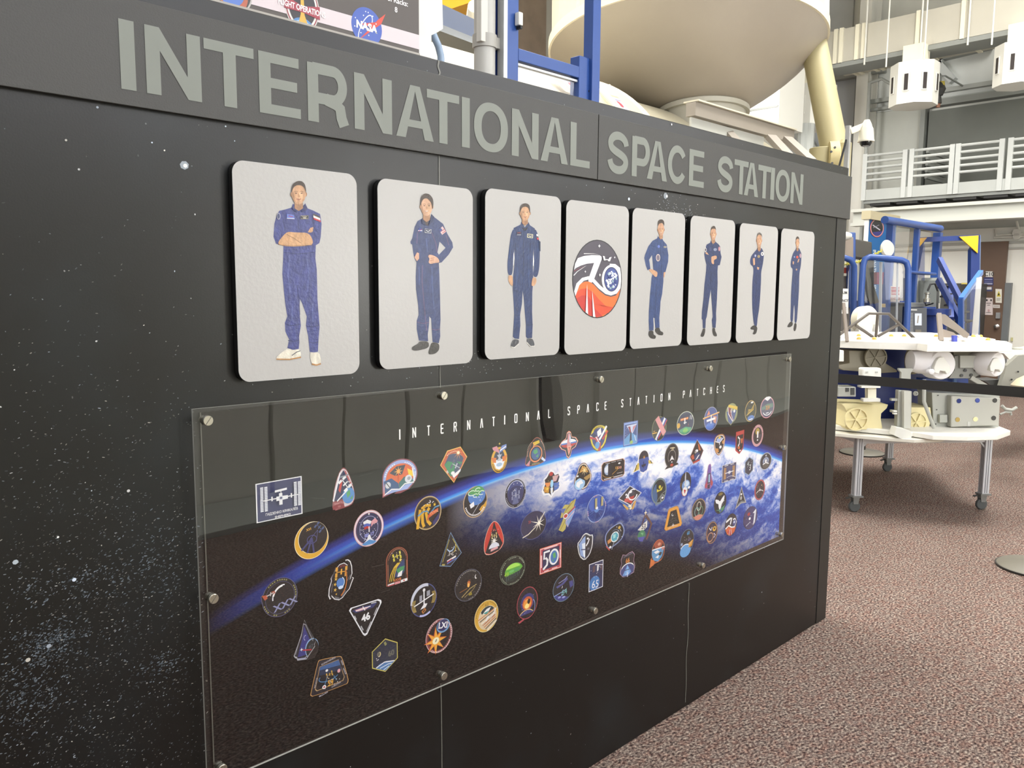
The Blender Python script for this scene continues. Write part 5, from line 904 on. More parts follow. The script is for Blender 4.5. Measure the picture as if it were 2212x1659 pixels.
q.burst(.3,.28,.12,5,'#f0dc7c',.4).t('XXVII', -.02,-.74,.13,'#d97840',0,.03,1.1).p([(-.9,-.86),(-.3,-.84),(-.3,-.96),(-.9,-.96)], WH).p([(-.9,-.92),(-.3,-.9),(-.3,-.97),(-.9,-.97)], '#b8404c').p([(-.25,-.84),(.25,-.84),(.25,-.97),(-.25,-.97)], '#d78f94').p([(.3,-.82),(.92,-.8),(.92,-.95),(.3,-.96)], WH).e(.6,-.885,.07,.045,RD).dash(.86,.72,.05,[(20,160)],'#b37458',0,.2).s_([(-.87,-.6),(-.87,.2)],.05,'#b37458').s_([(.87,-.6),(.87,.2)],.05,'#b37458').stars(8,WH,.02,(-.5,.4,0,.8)).done()
q = Patch(709, 764, 1208, 1297.5, 'irregular black patch with a white outline and a small blue planet')
o1 = q.px([(764,1248),(761,1246),(756,1252),(761,1238),(760,1222),(757,1212),(752,1208),(746,1209),(745,1213),(750,1212),(752,1216),(751,1220),(743,1215),(733,1219),(723,1232),(714,1250),(715,1255),(710,1272),(709,1288),(712,1295),(715,1293),(714,1287),(722,1295),(732,1296.5),(740,1291),(748,1280),(755,1272),(760,1258)])
q.p(o1, '#e4e4e6').p([(a*.93,b*.955) for a,b in o1], '#161316').t('AF31', .12,.66,.13,'#8a2c2c').iss(.02,.4,.32,'#dda23c',-6,'#dda23c').e(-.08,-.12,.3,.24,'#4f7fc4').e(-.05,-.34,.2,.08,'#c9d8ee').arc(-.1,-.1,.34,.26,-60,60,.05,'#cfe0f4').arc(-.35,.05,.78,.85,-68,28,.07,'#c8742c')
for x, y, r in ((-.42,.12,.1),(-.5,-.12,.1),(-.5,-.38,.1),(-.42,-.6,.06)): q.burst(x,y,r,5,'#d8ae4c',.4)
q.s_([(-.75,.2),(-.45,.65)],.07,'#3c3f46').s_([(-.8,-.45),(-.72,-.05)],.05,'#6a6c74').s_([(.45,-.1),(.72,.15)],.05,'#6a6c74').s_([(-.55,-.72),(-.2,-.85)],.08,'#6a6c74').s_([(.0,-.8),(.3,-.55)],.06,'#6a6c74').done()
q = Patch(563.6, 644.2, 1247.9, 1332, 'round black patch with a slim crescent, reading XXX')
q.e(.02,0,.96,1,'#55557c').p([(-1,.3),(-.75,.45),(-.7,.1),(-.95,-.1)], '#55557c').e(.02,0,.93,.97,'#141215').p([(-.97,.29),(-.75,.41),(-.7,.12),(-.92,-.05)], '#141215').o(.02,-.02,.79,.83,.02,'#55557c').arc(.2,-.02,.58,.62,82,186,.06,'#e4e4ec').arc(.21,-.03,.58,.61,95,165,.09,'#f2f2f4').p([(-.95,.32),(-.68,.3),(-.65,.12),(-.8,.05)], '#b4583c').p([(-.45,.4),(-.28,.42),(-.22,.3),(-.35,.25)], '#b4583c').s_([(-.7,.24),(-.3,.34)],.05,'#c9c4c4').s_([(-.5,.2),(-.48,.4)],.05,'#c9c4c4')
q.t('XXX', .28,-.42,.36,'#8f92bc',10,.02,1.25).dash(.87,.9,.07,[(62,100),(105,130),(-15,28),(195,225),(245,258),(285,305)], '#8f8c5c').stars(20,'#6c2f2a',.012,(-.65,.5,-.6,.75)).done()
q = Patch(753.5, 824, 1293.5, 1373.7, 'downward triangular white edged patch numbered 46')
t3 = q.px([(753.6,1319),(757,1313),(817,1293.8),(823,1296),(824,1301),(793,1370),(788,1373.5),(784,1371)])
cxx = sum(a for a,b in t3)/8; t3i = [(a*.9+.0,b*.9+.02) for a,b in t3]
q.p(t3, '#e3e4ea').p(t3i, '#151317').p(q.px([(760,1320),(775,1312),(800,1306),(815,1300),(806,1312),(785,1319),(768,1324)]), '#2c356c').p(q.px([(766,1318),(780,1313),(800,1309),(790,1316),(772,1321)]), '#cf9094').s_(q.px([(783,1310),(788,1318)]), .05, WH).s_(q.px([(768,1320),(800,1309)]), .05, WH).t('46', .02,.02,.42,WH,6,.04).s_(q.px([(765,1330),(769,1338)]), .06, '#b9bac0').s_(q.px([(779,1352),(784,1361)]), .06, '#b9bac0').s_(q.px([(814,1312),(807,1328)]), .05, '#b9bac0').s_(q.px([(801,1342),(791,1364)]), .05, '#b9bac0').s_(q.px([(801,1303),(812,1300)]), .06, '#b9bac0').done()
q = disc(886.9, 943.5, 1260.6, 1331.7, '#3f4a86', '#171518', .06, 'round patch with a white station between gold wings'); q.p(arc2(0,0,1,1,70,185,24)+arc2(.05,-.05,.88,.86,185,70,24), '#c6cbdc').p(arc2(0,0,1,1,250,300,12)+arc2(0,.02,.88,.9,300,250,12), '#b3b9e4')
for sx in (-1, 1):
    for k in range(3): q.arc(sx*.2,-.05+.12*sx,.5+.1*k,.62,90-sx*60+ (0 if sx>0 else 0),90-sx*130,.06,'#a8904c')
q.s_([(-.75,-.2),(.75,.2)],.07,WH).s_([(0,.6),(0,-.45)],.09,WH).e(0,.62,.1,.1,WH).p([(-.35,.35),(-.15,.35),(-.15,.02),(-.35,-.02)], '#9a9ca8').p([(.2,.5),(.45,.52),(.45,.2),(.2,.18)], '#9a9ca8').p([(-.3,-.5),(0,-.2),(.25,-.25),(.1,-.45)], WH).s_([(-.15,-.72),(.1,-.55)],.2,'#c47c34').s_([(-.1,-.7),(.05,-.58)],.08,'#171518').done()
q = disc(982.4, 1040.7, 1230, 1297.5, '#5c6278', '#171516', .03, 'round black patch with a small orange flame'); q.p([(-.08,-.1),(.08,-.1),(.15,.15),(.05,.35),(-.08,.2)], '#c46a2c').e(0,.0,.08,.14,'#f0b860').s_([(-.65,-.3),(-.1,-.18)],.03,'#a8682c').s_([(-.5,-.65),(.1,-.25),(.6,-.1)],.05,'#b8a468').s_([(-.3,-.7),(.3,-.4),(.5,-.2)],.03,'#b8a468').t('48',.12,-.6,.2,'#c9b83c',8,0).e(.55,.4,.09,.14,'#e8e8e8').e(.6,.43,.08,.12,'#171516').e(.05,.3,.12,.05,'#5c3424').dash(.9,.9,.06,[(55,88),(95,125),(130,165),(270,290),(300,350)],'#8d8c88').stars(12,'#9a9a9a',.015).done()
q = disc(1079.7, 1134.3, 1201.6, 1262.5, '#6c7a68', '#151a14', .03, 'round patch with a glowing green planet, numbered 49'); q.p(arc2(.1,-.1,.72,.6,15,175,20)+[(-.4,-.3),(.3,-.35)], '#5fa83c').p(arc2(.05,.05,.6,.42,20,165,20), '#a8dc5c').p([(-.7,-.3),(0,-.25),(.75,-.1),(.5,-.5),(.0,-.75),(-.5,-.65)], '#22302c')
for k in range(7): q.s_([(-.5+.17*k,-.65+.05*k),(-.45+.16*k,-.25+.03*k)],.04,'#4a5c64')
q.e(.3,.0,.25,.1,'#4f9c5c').e(-.1,-.02,.2,.09,'#6fbc6c').t('49',-.5,-.15,.32,'#9ac83c').dash(.9,.9,.06,[(20,60),(75,115),(130,180),(200,240),(255,300),(310,350)],'#8f9a88').done()
q = Patch(1165.8, 1212.7, 1178, 1233.6, 'square orange framed patch numbered 50')
q.p([(-1,-1),(1,-1),(1,1),(-1,1)], '#d0583a').p([(-.95,-.95),(.95,-.95),(.95,.95),(-.95,.95)], '#e8d0cc').p([(-.9,-.9),(.9,-.9),(.9,.9),(-.9,.9)], '#b5404a').p([(-.75,-.72),(.78,-.72),(.78,.78),(-.75,.78)], '#26264e').s_([(-.85,.45),(-.85,-.5)],.1,'#e6c2c4').s_([(.87,.45),(.87,-.2)],.1,'#e6c2c4').s_([(-.6,.86),(.6,.86)],.08,'#e6c2c4').s_([(-.6,-.86),(-.2,-.84)],.08,'#e6c2c4').s_([(.1,-.84),(.6,-.84)],.08,'#e6c2c4')
q.s_([(-.1,.62),(-.6,.6),(-.62,.1),(-.45,.15),(-.3,-.05),(-.35,-.4),(-.7,-.68)],.17,WH).o(.28,.05,.46,.62,.16,WH).e(.28,.05,.32,.48,'#3f6fb0').p([(.15,.3),(.4,.4),(.45,.0),(.25,-.1)], '#5aa45c').p([(.1,-.1),(.25,-.2),(.2,-.35)], '#5aa45c').done()
q = Patch(633.3, 681.6, 1338.7, 1424, 'tall arrow shaped patch with an indigo sky')
aw = [(0,1),(1,-.25),(.85,-.4),(.9,-.5),(.1,-1),(-.7,-.9),(-.75,-.78),(-.88,-.75),(-1,-.65),(-.3,.25)]
q.p(aw, '#a9a9ae').p([(a*.94,b*.95) for a,b in aw], '#2a2830').p([(0,.7),(.6,-.3),(.4,-.8),(-.65,-.78),(-.2,.1)], '#34367c').e(.65,-.55,.62,.5,'#8fb4dc').e(.68,-.58,.58,.47,'#26282c').p([(1,-.25),(1.3,-.6),(.9,-1.1),(.2,-1.1),(.1,-1),(.9,-.5),(.85,-.4)], '#1a1616').arc(.1,.08,.16,.12,80,250,.05,'#9a9cc4').t('47',.55,-.45,.2,'#50545a').s_([(-.2,-.5),(.6,-.62)],.07,'#b02c34').burst(-.3,-.45,.1,4,WH).s_([(-.7,-.88),(.05,-.97)],.1,'#a4a6c8').s_([(-.85,-.6),(-.45,.1)],.05,'#8f8f94').s_([(.1,.75),(.75,-.2)],.05,'#8f8f94').s_(aw,.05,'#a9a9ae',closed=True).done()
q = Patch(669.6, 753, 1416, 1505.5, 'slanted rounded patch reading 59 with names round its edge')
f9 = q.px([(686,1429),(690,1425),(733,1416.5),(739,1419),(752.5,1466),(752,1474),(748,1478),(676,1505),(670,1503),(670.5,1498)]); f9i = q.px([(690,1440),(731,1424),(744,1462),(741,1470),(684,1493),(680,1490)])
q.p(f9, '#c9995c').p([(a*.965,b*.97) for a,b in f9], '#1e1c26').p(f9i, '#c0a070').p([(a*.96+.0,b*.955+.01) for a,b in f9i], '#12121a').p(q.px([(691,1441),(731,1425),(735,1436),(712,1446),(689,1452)]), '#3c5f94').p(q.px([(690,1448),(735,1436),(738,1446),(688,1460)]), '#20304f').iss(.0,.1,.17,'#c9a24c',12,'#c9a24c').arc(-.05,.02,.5,.2,150,340,.035,'#4f86b8').s_([(-.1,.1),(-.3,-.4)],.03,'#4f86b8').s_([(.2,0),(.35,-.3)],.03,'#4f86b8').t('59',.04,-.3,.28,'#e0a83c',4,.02,.8)
q.e(-.3,-.4,.1,.09,WH).e(-.3,-.4,.05,.04,RD).e(.48,.12,.08,.09,'#d9a0a4').e(-.15,.35,.07,.06,WH).t('KONONENKO',-.05,.78,.085,'#b9b6c0',9).t('McCLAIN',-.35,-.72,.085,'#b9b6c0',9).t('CHRISTINA',.32,-.5,.075,'#b9b6c0',9).t('SAINT-JACQUES',-.72,-.05,.085,'#b9b6c0',72,.02,.75).t('NASA',.66,.45,.08,'#b9b6c0',-68).t('HAGUE',.78,.0,.08,'#b9b6c0',-68).stars(9,WH,.02,(-.4,.5,-.5,0)).done()
q = Patch(803, 859.4, 1378.9, 1451, 'yellow edged hexagonal patch numbered 60')
h6 = q.px([(803,1408),(832,1379),(858.5,1387),(859,1421),(832,1451),(803.5,1444)])
q.p(h6, '#c9bc5c').p([(a*.94,b*.94) for a,b in h6], '#232b3e').p(q.px([(811,1444),(820,1434),(835,1427),(853,1426),(833,1448)]), '#4a78b0').s_(q.px([(812,1443),(830,1430),(852,1426.5)]), .06, WH).s_(q.px([(820,1444),(838,1434),(846,1432)]), .05, '#cfe0f0').s_(q.px([(828,1447),(840,1438)]), .05, '#cfe0f0').t('60',.48,-.0,.36,'#8d8f80',5,.03).t('60',.48,-.0,.33,'#23272c',5,-.012).e(-.45,.18,.13,.15,'#d9c98c').e(-.5,.2,.12,.14,'#6c6a60').stars(4,WH,.03,(-.75,-.3,-.2,.5)).p(q.px([(828,1388),(832,1385),(835,1391),(831,1395)]), '#8f8f5c').done()
q = disc(919.6, 977.2, 1337, 1409.2, '#d9b5b8', '#7c3a3c', .04, 'round patch with an orange sunburst, reading LXI'); q.e(0,0,.82,.84,'#19151a').burst(-.28,-.2,.85,8,'#c4582c',.4).burst(-.26,-.22,.78,8,'#e8a83c',.35).e(-.26,-.22,.24,.2,'#f2ecc8').e(.3,.52,.5,.4,'#6f9cc8').e(.28,.56,.42,.34,'#26265a').t('LXI',.28,.56,.36,WH,-10,.03).dash(.9,.92,.06,[(100,160),(-20,50),(230,330)],'#e6cccc').s_([(-.3,-.28),(-.2,-.14)],.06,'#4a4a50').done()
q = disc(1024.9, 1076.5, 1296.7, 1364.2, '#e6dcae', '#d2a53c', .03, 'golden round patch with diagonal streaks, numbered 62'); q.e(.08,-.12,.78,.76,'#d8c4a4').p(arc2(.08,-.1,.72,.7,40,140,16)+[(-.4,.2),(.3,.15)], '#24383c').p([(-.35,.2),(0,.45),(.35,.5),(.1,.15)], WH).p([(-.3,.25),(.2,.3),(0,.1)], '#4a9a94')
for k in range(7): q.s_([(-.7+.12*k,-.1-.14*k),(.6+.04*k,.3-.13*k)],.06,('#c47a4c','#4a3a34','#e9e9e6','#a8542c')[k%4])
q.p([(-.3,-.5),(.1,-.2),(.2,0),(.0,-.05),(-.1,-.35),(-.6,-.75)], WH).p([(.3,-.3),(.9,.4),(.75,.35),(.2,-.4)], WH).t('62',.0,.74,.22,'#7a6424',4,-.005).dash(.88,.88,.05,[(20,70),(105,170)],'#8a7030').done()
q = disc(1116.3, 1161.6, 1267.9, 1336.6, '#a8404c', '#16131c', .05, 'oval patch with an orange fireball'); q.e(0,.05,.65,.55,'#2f3470').e(.0,-.02,.48,.42,'#c45a34').e(-.02,-.05,.36,.3,'#e89c3c').e(-.05,-.18,.2,.16,'#f6dc8c').e(.12,.08,.14,.16,'#221a20').p(arc2(-.1,-.95,.8,.55,30,150,14), '#3a3c7c').arc(-.1,-.9,.75,.5,35,145,.05,'#e0c07c').arc(.5,-.3,.2,.4,-60,80,.04,'#9fb0dc').p([(-.9,-1.0),(-.35,-.88),(-.3,-.98),(-.75,-1.1)], '#a8404c').stars(9,WH,.015).done()
q = disc(1194.3, 1240.3, 1239.6, 1298.2, '#6c8aa0', '#14151c', .04, 'round patch with a craft over blue clouds, numbered 64'); q.p([(-.7,.25),(-.2,.35),(.3,.65),(.4,.5),(0,.25),(-.6,.1)], '#4c508c').p([(.5,.3),(.85,.3),(.9,-.1),(.6,-.2)], '#3f4688').p(arc2(0,0,.94,.94,200,300,20), '#3a3f86').s_([(-.9,-.4),(-.2,-.28),(.2,-.2)],.05,'#9fb4e0').e(-.4,-.6,.14,.07,'#9aa0dc').e(0,-.7,.16,.07,'#9aa0dc').e(-.15,-.5,.1,.05,'#9aa0dc').t('64',.05,-.32,.42,'#7fc0c0',3,0).e(-.2,.1,.08,.09,WH).e(-.24,.12,.08,.09,'#14151c').s_([(-.5,.45),(.1,.6),(.3,.75)],.04,'#a4aae0').done()
q = Patch(1272, 1302.5, 1214, 1273, 'upright white edged blue patch numbered 65')
q.p([(-1,-1),(1,-1),(1,1),(-1,1)], '#dfe2ea').p([(-.92,-.95),(.92,-.95),(.92,.95),(-.92,.95)], '#2a3158').e(-.2,-.5,.72,.52,'#3f78b8').p([(-.92,-1),(-.92,-.95),(.3,-.95),(.3,-1)], '#dfe2ea').t('65',-.1,-.58,.55,WH,-6,-.004).p([(-.5,.75),(-.15,.8),(-.15,.35),(-.5,.3)], '#5c4448').p([(.6,.75),(.85,.75),(.85,.3),(.6,.3)], '#5c4448').p([(.1,.3),(.3,.35),(.35,.75),(.1,.7)], WH).s_([(-.2,.85),(.9,.65)],.05,WH).stars(8,WH,.025,(-.8,.8,-.1,.8)).done()
q = Patch(1338, 1371.7, 1190, 1247, 'shield shaped patch numbered 66')
s6 = q.px([(1345,1198),(1352,1199),(1358,1194),(1366,1190.5),(1371,1197),(1369,1210),(1371.5,1222),(1369,1236),(1355,1245),(1345,1247),(1338.5,1240),(1339,1227),(1342,1219),(1341,1209)])
q.p(s6, '#a98aa0').p([(a*.94,b*.94) for a,b in s6], '#1e1a22').e(.02,-.42,.88,.5,'#b0a8c0').e(.02,-.45,.85,.46,'#3c447c').p([(-.6,-.75),(0,-.05),(.5,-.65),(.1,-.85)], '#6f9cd8').p([(-.3,-.8),(.05,-.1),(.25,-.8)], '#8fb8e8').t('66',.02,.28,.36,'#dc8c3c',0,.02).arc(.02,-.45,.85,.5,30,150,.07,WH).s_([(-.35,-.4),(.3,-.42)],.05,'#2a3050').s_([(.02,-.6),(.02,-.95)],.07,WH).s_([(-.5,.62),(.6,.72)],.05,'#6c7084').done()
q = Patch(1403.5, 1436.3, 1166, 1221.5, 'oval patch with a red planet above a blue one')
q.p(arc2(.1,.1,.85,.9,-60,200,26)+[(-.85,-.3),(-1,-1),(-.3,-.78),(.2,-.75)], '#b5603c').p(arc2(.1,.1,.78,.83,-55,195,26)+[(-.7,-.4),(-.2,-.68),(.2,-.65)], '#1c181c').e(.1,.62,.55,.3,'#9c4a34').e(.2,.62,.2,.12,'#d49a84').p([(-.72,.38),(.9,.3),(.6,-.4),(.1,-.7),(-.5,-.5),(-.75,0)], '#5c94c4').s_([(-.7,.34),(.9,.28)],.09,WH).p([(-.5,.15),(0,.2),(.3,0),(-.2,-.05)], WH).p([(-.3,-.3),(.2,-.2),(.1,-.45)], WH).p([(.3,.0),(.6,-.1),(.4,-.3),(.1,-.2)], '#2c3038').p([(-.9,-.3),(-.4,-.5),(-.5,-.85),(-.9,-.9)], '#cf7434').p([(.5,.3),(1,.25),(.6,.05)], '#c98a7c').done()
q = disc(1468.6, 1499, 1142.9, 1195, '#4f6a8c', '#16171c', .06, 'oval patch with a launching craft, numbered 68'); q.e(-.2,-.75,.75,.5,'#5f9cd4').arc(-.2,-.72,.75,.5,20,150,.07,WH).p([(.2,-.2),(.9,.0),(.7,-.5),(.3,-.6)], '#c98c34').s_([(.2,-.5),(.7,-.05)],.06,'#f0d48c').t('68',.12,.65,.3,'#4f9cd0',0,.03).e(-.75,-.1,.14,.12,'#9aa4c4').e(.3,.1,.25,.13,'#4c4864').stars(7,WH,.025,(-.5,.5,0,.5)).done()
q = disc(1525, 1550, 1126.6, 1174.5, '#3a3454', '#b08050', .05, 'oval patch with golden rings'); q.e(0,0,.86,.9,'#2a2440').o(-.25,-.35,.52,.42,.09,'#c4906c').e(.4,.28,.3,.22,'#dcae3c').e(.42,.3,.14,.1,'#4a3a2c').s_([(-.5,.5),(-.2,.25),(.0,.5)],.1,WH).s_([(.3,-.1),(.6,-.3),(.3,-.5)],.1,'#c9c0dc').done()
q = disc(1566, 1591.8, 1109.8, 1157, '#1e1b20', '#2c282e', .04, 'small oval orange and black patch numbered 70'); q.p([(-.9,-.3),(-.3,-.05),(.2,-.3),(.8,-.35),(.6,-.75),(0,-.97),(-.6,-.75)], '#cf6030').p([(-.6,-.5),(0,-.4),(.2,-.9),(-.2,-.95)], '#b8382c').s_([(-.92,-.2),(-.4,0),(.1,-.25),(.6,-.3),(.85,.1),(.6,.45),(.3,.4)], .13, WH).s_([(-.85,.4),(-.2,.6),(.05,.6),(-.15,.05)], .18, WH).e(.5,.1,.3,.28,'#3a4480').e(.5,.15,.14,.12,'#c9d4e8').s_([(-.2,-.4),(-.3,-.9)],.06,WH).s_([(.0,-.4),(.1,-.9)],.06,WH).done()
q = disc(1605.7, 1635.6, 1094.4, 1142.3, '#2a2438', '#3f3a68', .05, 'dark oval patch with a large white numeral one'); q.p([(-1,.25),(-.7,.2),(-.8,-.05)], '#2a2438').e(-.25,.38,.2,.15,'#a83c3c').e(-.1,-.05,.14,.12,WH).p([(.3,.35),(.75,.65),(.8,.5),(.65,-.55),(.4,-.75),(.55,.3)], '#e4e6ea').s_([(-.6,-.6),(0,-.35)],.07,'#b9bccc').stars(8,WH,.02).done()
# scratches and smudges on the acrylic
ssc = Art(lambda x, z, l: (x, AY1-0.0003, z))
for (a, b), (c, d), wv in (((686, 896), (696, 895.5), .0008), ((670, 1075), (703, 1077), .0007), ((770, 1030), (806, 1021), .0006), ((772, 1000), (822, 990), .0006), ((487, 880), (496, 888), .0009), ((803, 1225), (830, 1219), .0006), ((822, 1280), (842, 1274), .0006), ((940, 958), (948, 951), .0006), ((1463, 1162), (1474, 1158), .0006)):
    P, Q = WY(a, b, AY1), WY(c, d, AY1); ssc.stroke([(P.x, P.z), (Q.x, Q.z)], wv, '#42423f', same=True)
ssc.build('scratches', INK, poster)
# ------------------------------------------------------------------ what stands behind the partition (left half)
M_blue = mat('blue_enamel', '#2a4c90', 0.35, noise=0.06, nscale=3)
M_blued = mat('deep_blue_enamel', '#1c3270', 0.4)
M_alum = mat('aluminium', '#b6b8ba', 0.38, metal=0.6)
M_black = mat('black_rubber', '#151515', 0.6)
M_dark = mat('dark_grey', '#3a3a38', 0.5)
# information banner board behind the top edge
IY = 0.20
ib = empty('information_board', (1.0, IY, 0.0), 'tall charcoal information board with agency emblems behind the partition', 'board')
xr = WY(905, 60, IY).x; zt = 2.75
MB().box((-0.4, IY, 0.02), (xr, IY+.02, zt)).build('board', mat('charcoal_print', '#4f4844', 0.5), ib)
IA = lambda x, z, l: (x, IY-0.0006-l, z)
za, zb_ = WY(905, 76, IY).z, WY(905, 107, IY).z
A = Art(IA); A.poly([(-.4, zb_), (xr, zb_), (xr, za), (-.4, za)], '#cabdc0'); A.build('stripe', INK, ib)
def ipx(*p): return [(lambda P: (P.x, P.z))(WY(a, b, IY)) for a, b in p]
# round agency emblem
A = Art(IA); A.EPS = .0002; (c1,) = ipx((792, 58)); r1 = (ipx((825, 60))[0][0]-ipx((759, 52))[0][0])/2
A.ell(c1[0], c1[1], r1, r1, '#3a55a8')
A.stroke([(c1[0]+r1*.62*math.cos(a)*.5-r1*.1+r1*.35*math.sin(a), c1[1]+r1*.75*math.sin(a)-r1*.1) for a in [2*PI*i/30 for i in range(22)]], r1*.05, '#dfe3f0')
A.poly([(c1[0]-r1*.55, c1[1]-r1*.8), (c1[0]+r1*.2, c1[1]-r1*.05), (c1[0]+r1*.75, c1[1]+r1*.55), (c1[0]+r1*1.25, c1[1]+r1*.95), (c1[0]+r1*.95, c1[1]+r1*.35), (c1[0]+r1*.3, c1[1]-r1*.15)], '#c4402e')
A.poly([(c1[0]-r1*.45, c1[1]+r1*.05), (c1[0]+r1*.3, c1[1]+r1*.05), (c1[0]+r1*1.0, c1[1]+r1*.5), (c1[0]+r1*.2, c1[1]+r1*.25)], '#c4402e')
A.text('NASA', c1[0], c1[1]+.0, r1*.42, '#f2f2f4', -2, .05)
for i in range(14): a = i*2.4; A.ell(c1[0]+r1*.85*math.cos(a)*((i % 5)/5+.15), c1[1]+r1*.8*math.sin(a), .0016, .0016, '#e6e8f4', same=True)
A.build('agency_emblem', INK, ib)
# flight operations emblem (cut by the partition and the frame)
A = Art(IA); A.EPS = .0002; (c2,) = ipx((652, 14)); r2 = (ipx((690, 22))[0][0]-ipx((615, 6))[0][0])/2
A.ell(c2[0], c2[1], r2, r2*1.25, '#b9b4b0'); A.ell(c2[0], c2[1], r2*.94, r2*1.19, '#8a2a38'); A.ell(c2[0], c2[1], r2*.88, r2*1.13, '#cfcac6'); A.ell(c2[0], c2[1], r2*.78, r2*1.0, '#28242a')
A.ell(c2[0], c2[1]-r2*.95, r2*.6, r2*.38, '#4a7cb0'); A.ell(c2[0], c2[1]-r2*1.02, r2*.5, r2*.34, '#8fb4dc')
A.poly([(c2[0]-r2*.08, c2[1]+r2*.9), (c2[0]+r2*.08, c2[1]+r2*.9), (c2[0]+r2*.12, c2[1]-r2*.4), (c2[0]+r2*.4, c2[1]-r2*1.1), (c2[0]-r2*.3, c2[1]-r2*1.1), (c2[0]-r2*.1, c2[1]-r2*.4)], '#c9a03c')
A.poly([(c2[0]-r2*1.02, c2[1]+r2*.35), (c2[0], c2[1]+r2*.0), (c2[0]+r2*1.02, c2[1]+r2*.2), (c2[0]+r2*1.02, c2[1]-r2*.45), (c2[0], c2[1]-r2*.3), (c2[0]-r2*1.02, c2[1]-r2*.3)], '#96303f')
A.text('FLIGHT OPERATIONS', c2[0], c2[1]-r2*.1, r2*.3, '#ece0e0', -2, .03, sx=.72)
A.build('operations_emblem', INK, ib)
A = Art(IA); A.EPS = .0002; (c3,) = ipx((503, -22)); r3 = r2*1.0
A.ell(c3[0], c3[1], r3, r3*1.1, '#a9a5a0'); A.ell(c3[0], c3[1], r3*.92, r3*1.02, '#3a3634'); A.ell(c3[0], c3[1]-.01, r3*.75, r3*.85, '#a8563c'); A.ell(c3[0]-.005, c3[1], r3*.7, r3*.8, '#5070b8'); A.build('programme_emblem', INK, ib)
A = Art(IA); p1, p2 = ipx((862, 5), (855, 11)); A.text('of Racks:', p1[0]-.005, p1[1]+.002, .014, '#e0dcdc', 0, .02); A.text('8', p2[0], p2[1]-.012, .014, '#e0dcdc', 0, .02); A.build('caption', INK, ib)
MB().box((-.4, IY-.004, WY(905, 116, IY).z-.006), (xr, IY, WY(905, 116, IY).z+.0)).build('lower_edge', mat('strip_metal', '#9b958c', .4), ib)
# translucent cover sheet at the board's edge
PL = acrylic_mat('clear_plexiglass', 1.4, .06, .93)
fr = bpy.data.materials.new('frosted_sheet'); fr.use_nodes = True; nt = fr.node_tree; nt.nodes.clear()
o_ = nt.nodes.new('ShaderNodeOutputMaterial'); mx_ = nt.nodes.new('ShaderNodeMixShader'); t_ = nt.nodes.new('ShaderNodeBsdfTransparent'); d_ = nt.nodes.new('ShaderNodeBsdfTranslucent'); d2 = nt.nodes.new('ShaderNodeBsdfDiffuse'); m2_ = nt.nodes.new('ShaderNodeMixShader')
d_.inputs[0].default_value = (.95, .95, .92, 1); d2.inputs[0].default_value = (.92, .91, .88, 1); mx_.inputs[0].default_value = .78
nt.links.new(d_.outputs[0], m2_.inputs[1]); nt.links.new(d2.outputs[0], m2_.inputs[2]); nt.links.new(t_.outputs[0], mx_.inputs[1]); nt.links.new(m2_.outputs[0], mx_.inputs[2]); nt.links.new(mx_.outputs[0], o_.inputs[0])
CY = 0.30
pts = [WY(a, b, CY) for a, b in ((905, -30), (955, -15), (957, 62), (945, 70), (932, 76), (932, 170), (905, 170))]
cs_ = MB().prism(pts, (0, .012, 0)).build('cover_sheet', fr); tag(cs_, 'frosted white plastic sheet standing between information board and blue frame', 'plastic sheet')
pp = [WY(a, b, .42) for a, b in ((934, 78), (944, 92), (951, 108), (955, 125), (956, 145))]
hz = MB().tube([WY(a, b, .5) for a, b in ((930, 60), (938, 80), (947, 100), (952, 120), (954, 150), (954, 190))] + [Vector((WY(954, 190, .5).x, .5, 0))], .012, 12).build('curved_rail', mat('pale_blue_tube', '#8fa3bb', .3), smooth=True)
tag(hz, 'short curved pale blue tube rising behind the frosted sheet', 'rail')
# blue guard frame with clamp and grey cylinder
GY = 1.05
gf = empty('guard_frame', (WY(1110, 90, GY).x, GY, 0), 'bright blue steel guard frame rising behind the partition below the silver vessel', 'frame')
def postY(mb, l, r, top, Y, bot=0.0, d=.06, tz=None):
    x0, x1 = WY(l, (top+100)/2, Y).x, WY(r, (top+100)/2, Y).x; z = WY((l+r)/2, top, Y).z if tz is None else tz
    return mb.box((x0, Y, bot), (x1, Y+d, z))
postY(MB(), 1093, 1121, -60, GY).build('post', M_blue, gf, bevel=.004)
postY(MB(), 1282, 1299, -80, GY-.02).build('post', M_blue, gf, bevel=.004)
postY(MB(), 1252, 1284, 124, GY).build('post', M_blue, gf, bevel=.004)
p0, p1 = WY(1121, 118, GY), WY(1268, 160, GY); hh = WY(1121, 102, GY).z-WY(1121, 129, GY).z; zc = (WY(1121, 116, GY).z+WY(1262, 160, GY).z)/2
MB().box((p0.x, GY+.002, zc-hh/2), (p1.x, GY+.045, zc+hh/2)).build('crossbeam', M_blue, gf, bevel=.003)
MB().box((p0.x, GY+.01, zc-hh/2-.018), (p1.x, GY+.035, zc-hh/2-.008)).build('glazing_bead', M_alum, gf)
MB().box((p0.x, GY+.018, 1.2), (p1.x, GY+.024, zc-hh/2)).build('glass_pane', PL, gf)
MB().box((WY(1085, 60, GY).x, GY-.01, 0), (WY(1093, 60, GY).x, GY+.03, 3.6)).build('edge_channel', M_alum, gf)
b = MB(); P = WY(1122, 41, GY-.02); b.box((P.x-.012, GY-.03, P.z-.028), (P.x+.014, GY-.002, P.z+.028)); b.build('door_stop', M_white, gf, bevel=.004)
(MB().box((P.x-.002, GY-.03, P.z-.042), (P.x+.010, GY-.004, P.z-.029))).build('stop_pad', M_black, gf)
